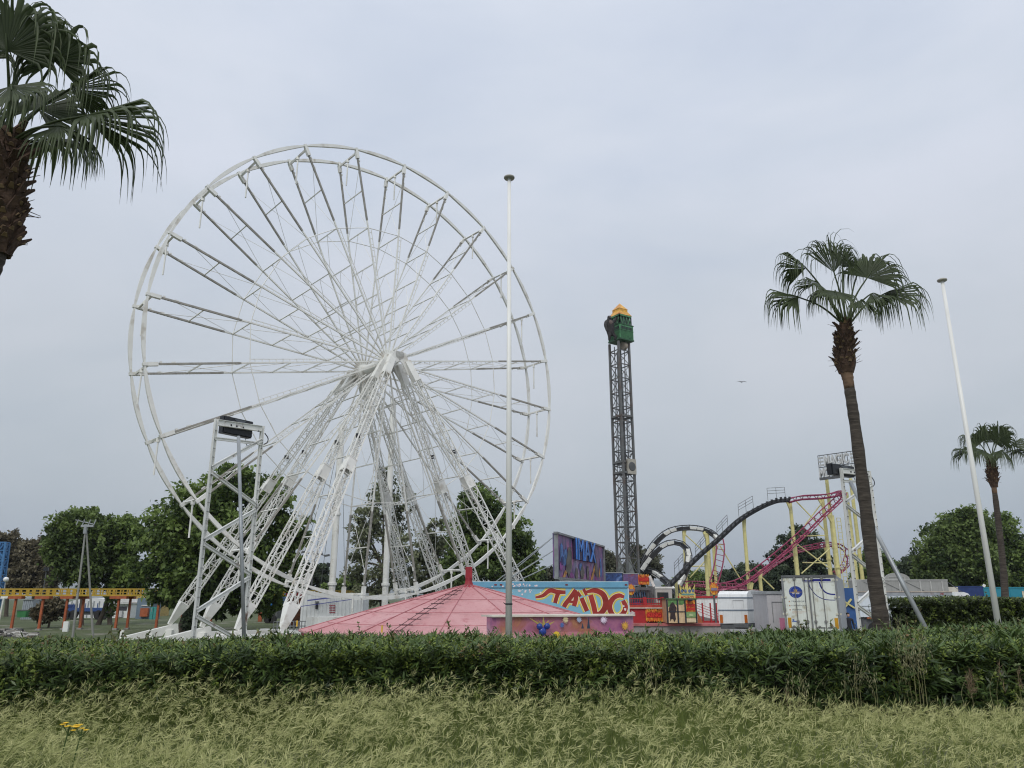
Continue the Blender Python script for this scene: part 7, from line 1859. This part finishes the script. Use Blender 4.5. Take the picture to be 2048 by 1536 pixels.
    m.build('cladding', mat('shed_grey', (.27, .30, .33), .5), root); m = MB(); m.bb(X(46, D5), X(67, D5), D5 - .1, D5 + 2.1, Z(1200, D5), Z(1199, D5)); m.build('roof', GALV, root)
    root = thing('green_skip', (X(47, 90.), 90, 0), 'low green skip on the lawn between the first two orange posts', 'skip')
    m = MB(); m.poly([Vector((X(u, 90.), 90., z)) for u, z in ((39, .4), (38, 1.2), (57, 1.2), (56, .4))], 1.6, (0, 1, 0)); m.build('tub', mat('skip_green', (.03, .16, .05), .5), root); m = MB(); m.bb(X(38, 90.), X(57, 90.), 89.94, 90., 1.12, 1.22); m.build('rim', DGREY, root)
    # blue ride arm, globe lamp and canopy at the very left
    D6 = 100.; root = thing('blue_ride_arm', (X(2, D6), D6, 0), 'bright blue lattice ride arm cropped by the left edge', 'ride')
    m = MB(); truss(m, W(-12, 1215, D6), W(10, 1085, D6), 1.1, 8, .12, .07, (1, 0, 0), .7); m.build('arm', mat('ride_blue', (.05, .16, .34), .45), root)
    m = MB(); m.tube(W(-14, 1230, D6), W(-8, 1160, D6), .35, 8); m.build('pivot', BLACK, root)
    root = thing('globe_lamp', (X(12, 88.), 88, 0), 'white globe lamp beside the blue ride at the left edge', 'lamp'); c = W(12, 1159, 88.)
    m = MB(); m.lathe(c, [(.001, -.28)] + [(.28 * math.cos(t), .28 * math.sin(t)) for t in np.linspace(-1.3, 1.3, 9)] + [(.001, .28)], 14); m.build('globe', mat('globe_white', (.75, .75, .74), .3), root, True); m = MB(); m.tube((c.x, 88, 0), (c.x, 88, c.z - .25), .06, 6); m.build('pole', GALV, root)
    D7 = 80.; root = thing('white_canopy', (X(2, D7), D7, 0), 'white canopy on a thin post at the left edge below the monorail', 'canopy')
    m = MB(); m.poly([Vector((X(u, D7), D7, Z(v, D7))) for u, v in ((-20, 1198), (-20, 1190), (8, 1189), (17, 1193), (13, 1197))], 3, (0, 1, 0)); m.build('roof', WHITE, root); m = MB(); m.tube((X(5, D7), D7, 0), (X(7, D7), D7, Z(1196, D7)), .08, 6); m.build('post', WHITE, root)
    # rubble
    rng = random.Random(5); D8 = 56.; m = MB()
    for i in range(90):
        u = rng.uniform(-20, 84); d = D8 + rng.uniform(-3.5, 3.5); x = X(u, d); s = rng.uniform(.12, .5); h_ = .35 * math.exp(-((u - 15) / 45) ** 2)
        m.box((x, d, h_ * rng.uniform(.1, 1)), (s * 1.8, s, s * rng.uniform(.15, .5)), Matrix.Rotation(rng.uniform(0, 3), 3, 'Z') @ Matrix.Rotation(rng.uniform(-.5, .5), 3, 'X'), rng.choice((0, 0, 1, 2)))
    o = solo(m, 'rubble', [mat('rubble_grey', (.20, .19, .17), .9, var=.4, scale=2), mat('rubble_pale', (.38, .37, .34), .9), mat('rubble_dark', (.05, .05, .05), .9)], (X(20, D8), D8, 0), 'scattered heap of broken slabs on the left lawn', 'rubble'); o['kind'] = 'stuff'
    p = W(131, 1252, 62.); m = MB(); m.bb(p.x - .2, p.x + .2, 62, 62.2, 0, W(131, 1243, 62.).z); solo(m, 'electric_cabinet', WHITE2, (p.x, 62, 0), 'small white cabinet at the foot of the third orange monorail post', 'cabinet')
    # low scrubby edge of the lawn
left_stuff()
# bird
c = W(1483.5, 764, 90.); m = MB()
m.lathe(c, [(.001, -.22), (.06, -.1), (.07, .05), (.03, .18), (.001, .24)], 8, (.3, -1, 0))
for s in (-1, 1):
    a = c + Vector((s * .05, 0, .03)); b = c + Vector((s * .28, 0, .10)); e = c + Vector((s * .62, .05, .0))
    m.bar(a, b, .02, .16, side=(0, 0, 1)); m.bar(b, e, .02, .14, side=(0, 0, 1), h2=.04)
solo(m, 'bird', mat('gull_grey', (.12, .12, .13), .7), c, 'small gull gliding in the empty sky between the tower and the palm', 'bird')
# ================================================================== sky, sun, camera
def build_light():
    w = bpy.data.worlds.new('World'); sc.world = w; w.use_nodes = True
    nt = w.node_tree; N = nt.nodes; L = nt.links; bg = N['Background']
    sky = N.new('ShaderNodeTexSky'); sky.sky_type = 'NISHITA'; sky.sun_disc = False
    sky.sun_elevation = R(45); sky.sun_rotation = R(192); sky.air_density = 1.2; sky.dust_density = 2.5
    tc = N.new('ShaderNodeTexCoord'); co = tc.outputs['Generated']
    sx = N.new('ShaderNodeSeparateXYZ'); L.new(co, sx.inputs[0])
    base = ramp(N, L, sx.outputs['Z'], SKY_STOPS)
    # cloud deck: soft blotches stretched towards the horizon
    mp = N.new('ShaderNodeMapping'); mp.inputs['Scale'].default_value = (1, 1, 2.2); L.new(co, mp.inputs[0])
    n1 = noise(N, L, mp.outputs[0], 1.7, 5, .5); n1.inputs['Distortion'].default_value = .4
    c1 = ramp(N, L, n1.outputs['Fac'], [(.36, (.88, .905, .94)), (.46, (.965, .975, .985)), (.54, (1.03, 1.025, 1.015)), (.64, (1.10, 1.075, 1.06))])
    n2 = noise(N, L, mp.outputs[0], 5.2, 6, .6)
    c2 = ramp(N, L, n2.outputs['Fac'], [(.3, (.975, .98, .985)), (.7, (1.02, 1.015, 1.02))])
    cl = mixnode(N, L, 1., base, c1, 'MULTIPLY'); cl = mixnode(N, L, 1., cl, c2, 'MULTIPLY')
    k = N.new('ShaderNodeVectorMath'); k.operation = 'SCALE'; k.inputs[3].default_value = .08; L.new(sky.outputs[0], k.inputs[0])
    full = mixnode(N, L, .93, k.outputs[0], cl)
    L.new(full, bg.inputs[0]); bg.inputs[1].default_value = 1.0
    s = bpy.data.lights.new('sun', 'SUN'); s.energy = SUN_E; s.angle = R(25); s.color = (1, .97, .92)
    o = bpy.data.objects.new('sun', s); COL.objects.link(o)
    az = R(192); el = R(45)
    d = Vector((math.sin(az) * math.cos(el), math.cos(az) * math.cos(el), math.sin(el)))
    o.rotation_euler = d.to_track_quat('Z', 'Y').to_euler(); o.location = (0, -20, 60)
    cam = bpy.data.cameras.new('camera'); cam.sensor_width = 36; cam.lens = 36 * FPX / 2048; cam.clip_end = 15000; cam.clip_start = .1
    c = bpy.data.objects.new('camera', cam); COL.objects.link(c); c.location = CAM
    c.rotation_euler = (math.pi / 2 + PITCH, 0, 0); sc.camera = c
    sc.view_settings.view_transform = 'Standard'; sc.view_settings.look = 'None'; sc.view_settings.exposure = 0; sc.view_settings.gamma = 1
    sc.cycles.use_adaptive_sampling = False
    sc.cycles.max_bounces = 6; sc.cycles.diffuse_bounces = 3; sc.cycles.glossy_bounces = 3; sc.cycles.transmission_bounces = 4
    sc.cycles.pixel_filter_type = 'BLACKMAN_HARRIS'; sc.cycles.filter_width = 1.15; sc.cycles.use_denoising = True; sc.cycles.denoiser = 'OPENIMAGEDENOISE'; sc.cycles.denoising_prefilter = 'ACCURATE'; sc.cycles.denoising_input_passes = 'RGB_ALBEDO_NORMAL'
HAZE = True
SUN_E = 1.5
SKY_STOPS = [(0., (.45, .515, .56)), (.10, (.495, .555, .605)), (.3, (.60, .65, .715)), (.5, (.675, .735, .84)), (.68, (.75, .805, .91)), (1., (1.2, 1.25, 1.33))]
def build_haze():
    m = bpy.data.materials.new('air_haze'); m.use_nodes = True; N = m.node_tree.nodes; L = m.node_tree.links
    N.remove(N['Principled BSDF']); v = N.new('ShaderNodeVolumePrincipled')
    v.inputs['Color'].default_value = (.86, .91, 1., 1); v.inputs['Density'].default_value = .00014; v.inputs['Anisotropy'].default_value = .2
    L.new(v.outputs[0], N['Material Output'].inputs['Volume'])
    b = MB(); b.bb(-9200, 9200, -60, 9700, -12, 420)
    o = link('haze', b.mesh('haze', m)); tag(o, 'thin pale haze in the air over the whole fairground', 'haze', kind='stuff')
if HAZE: build_haze()
build_light()
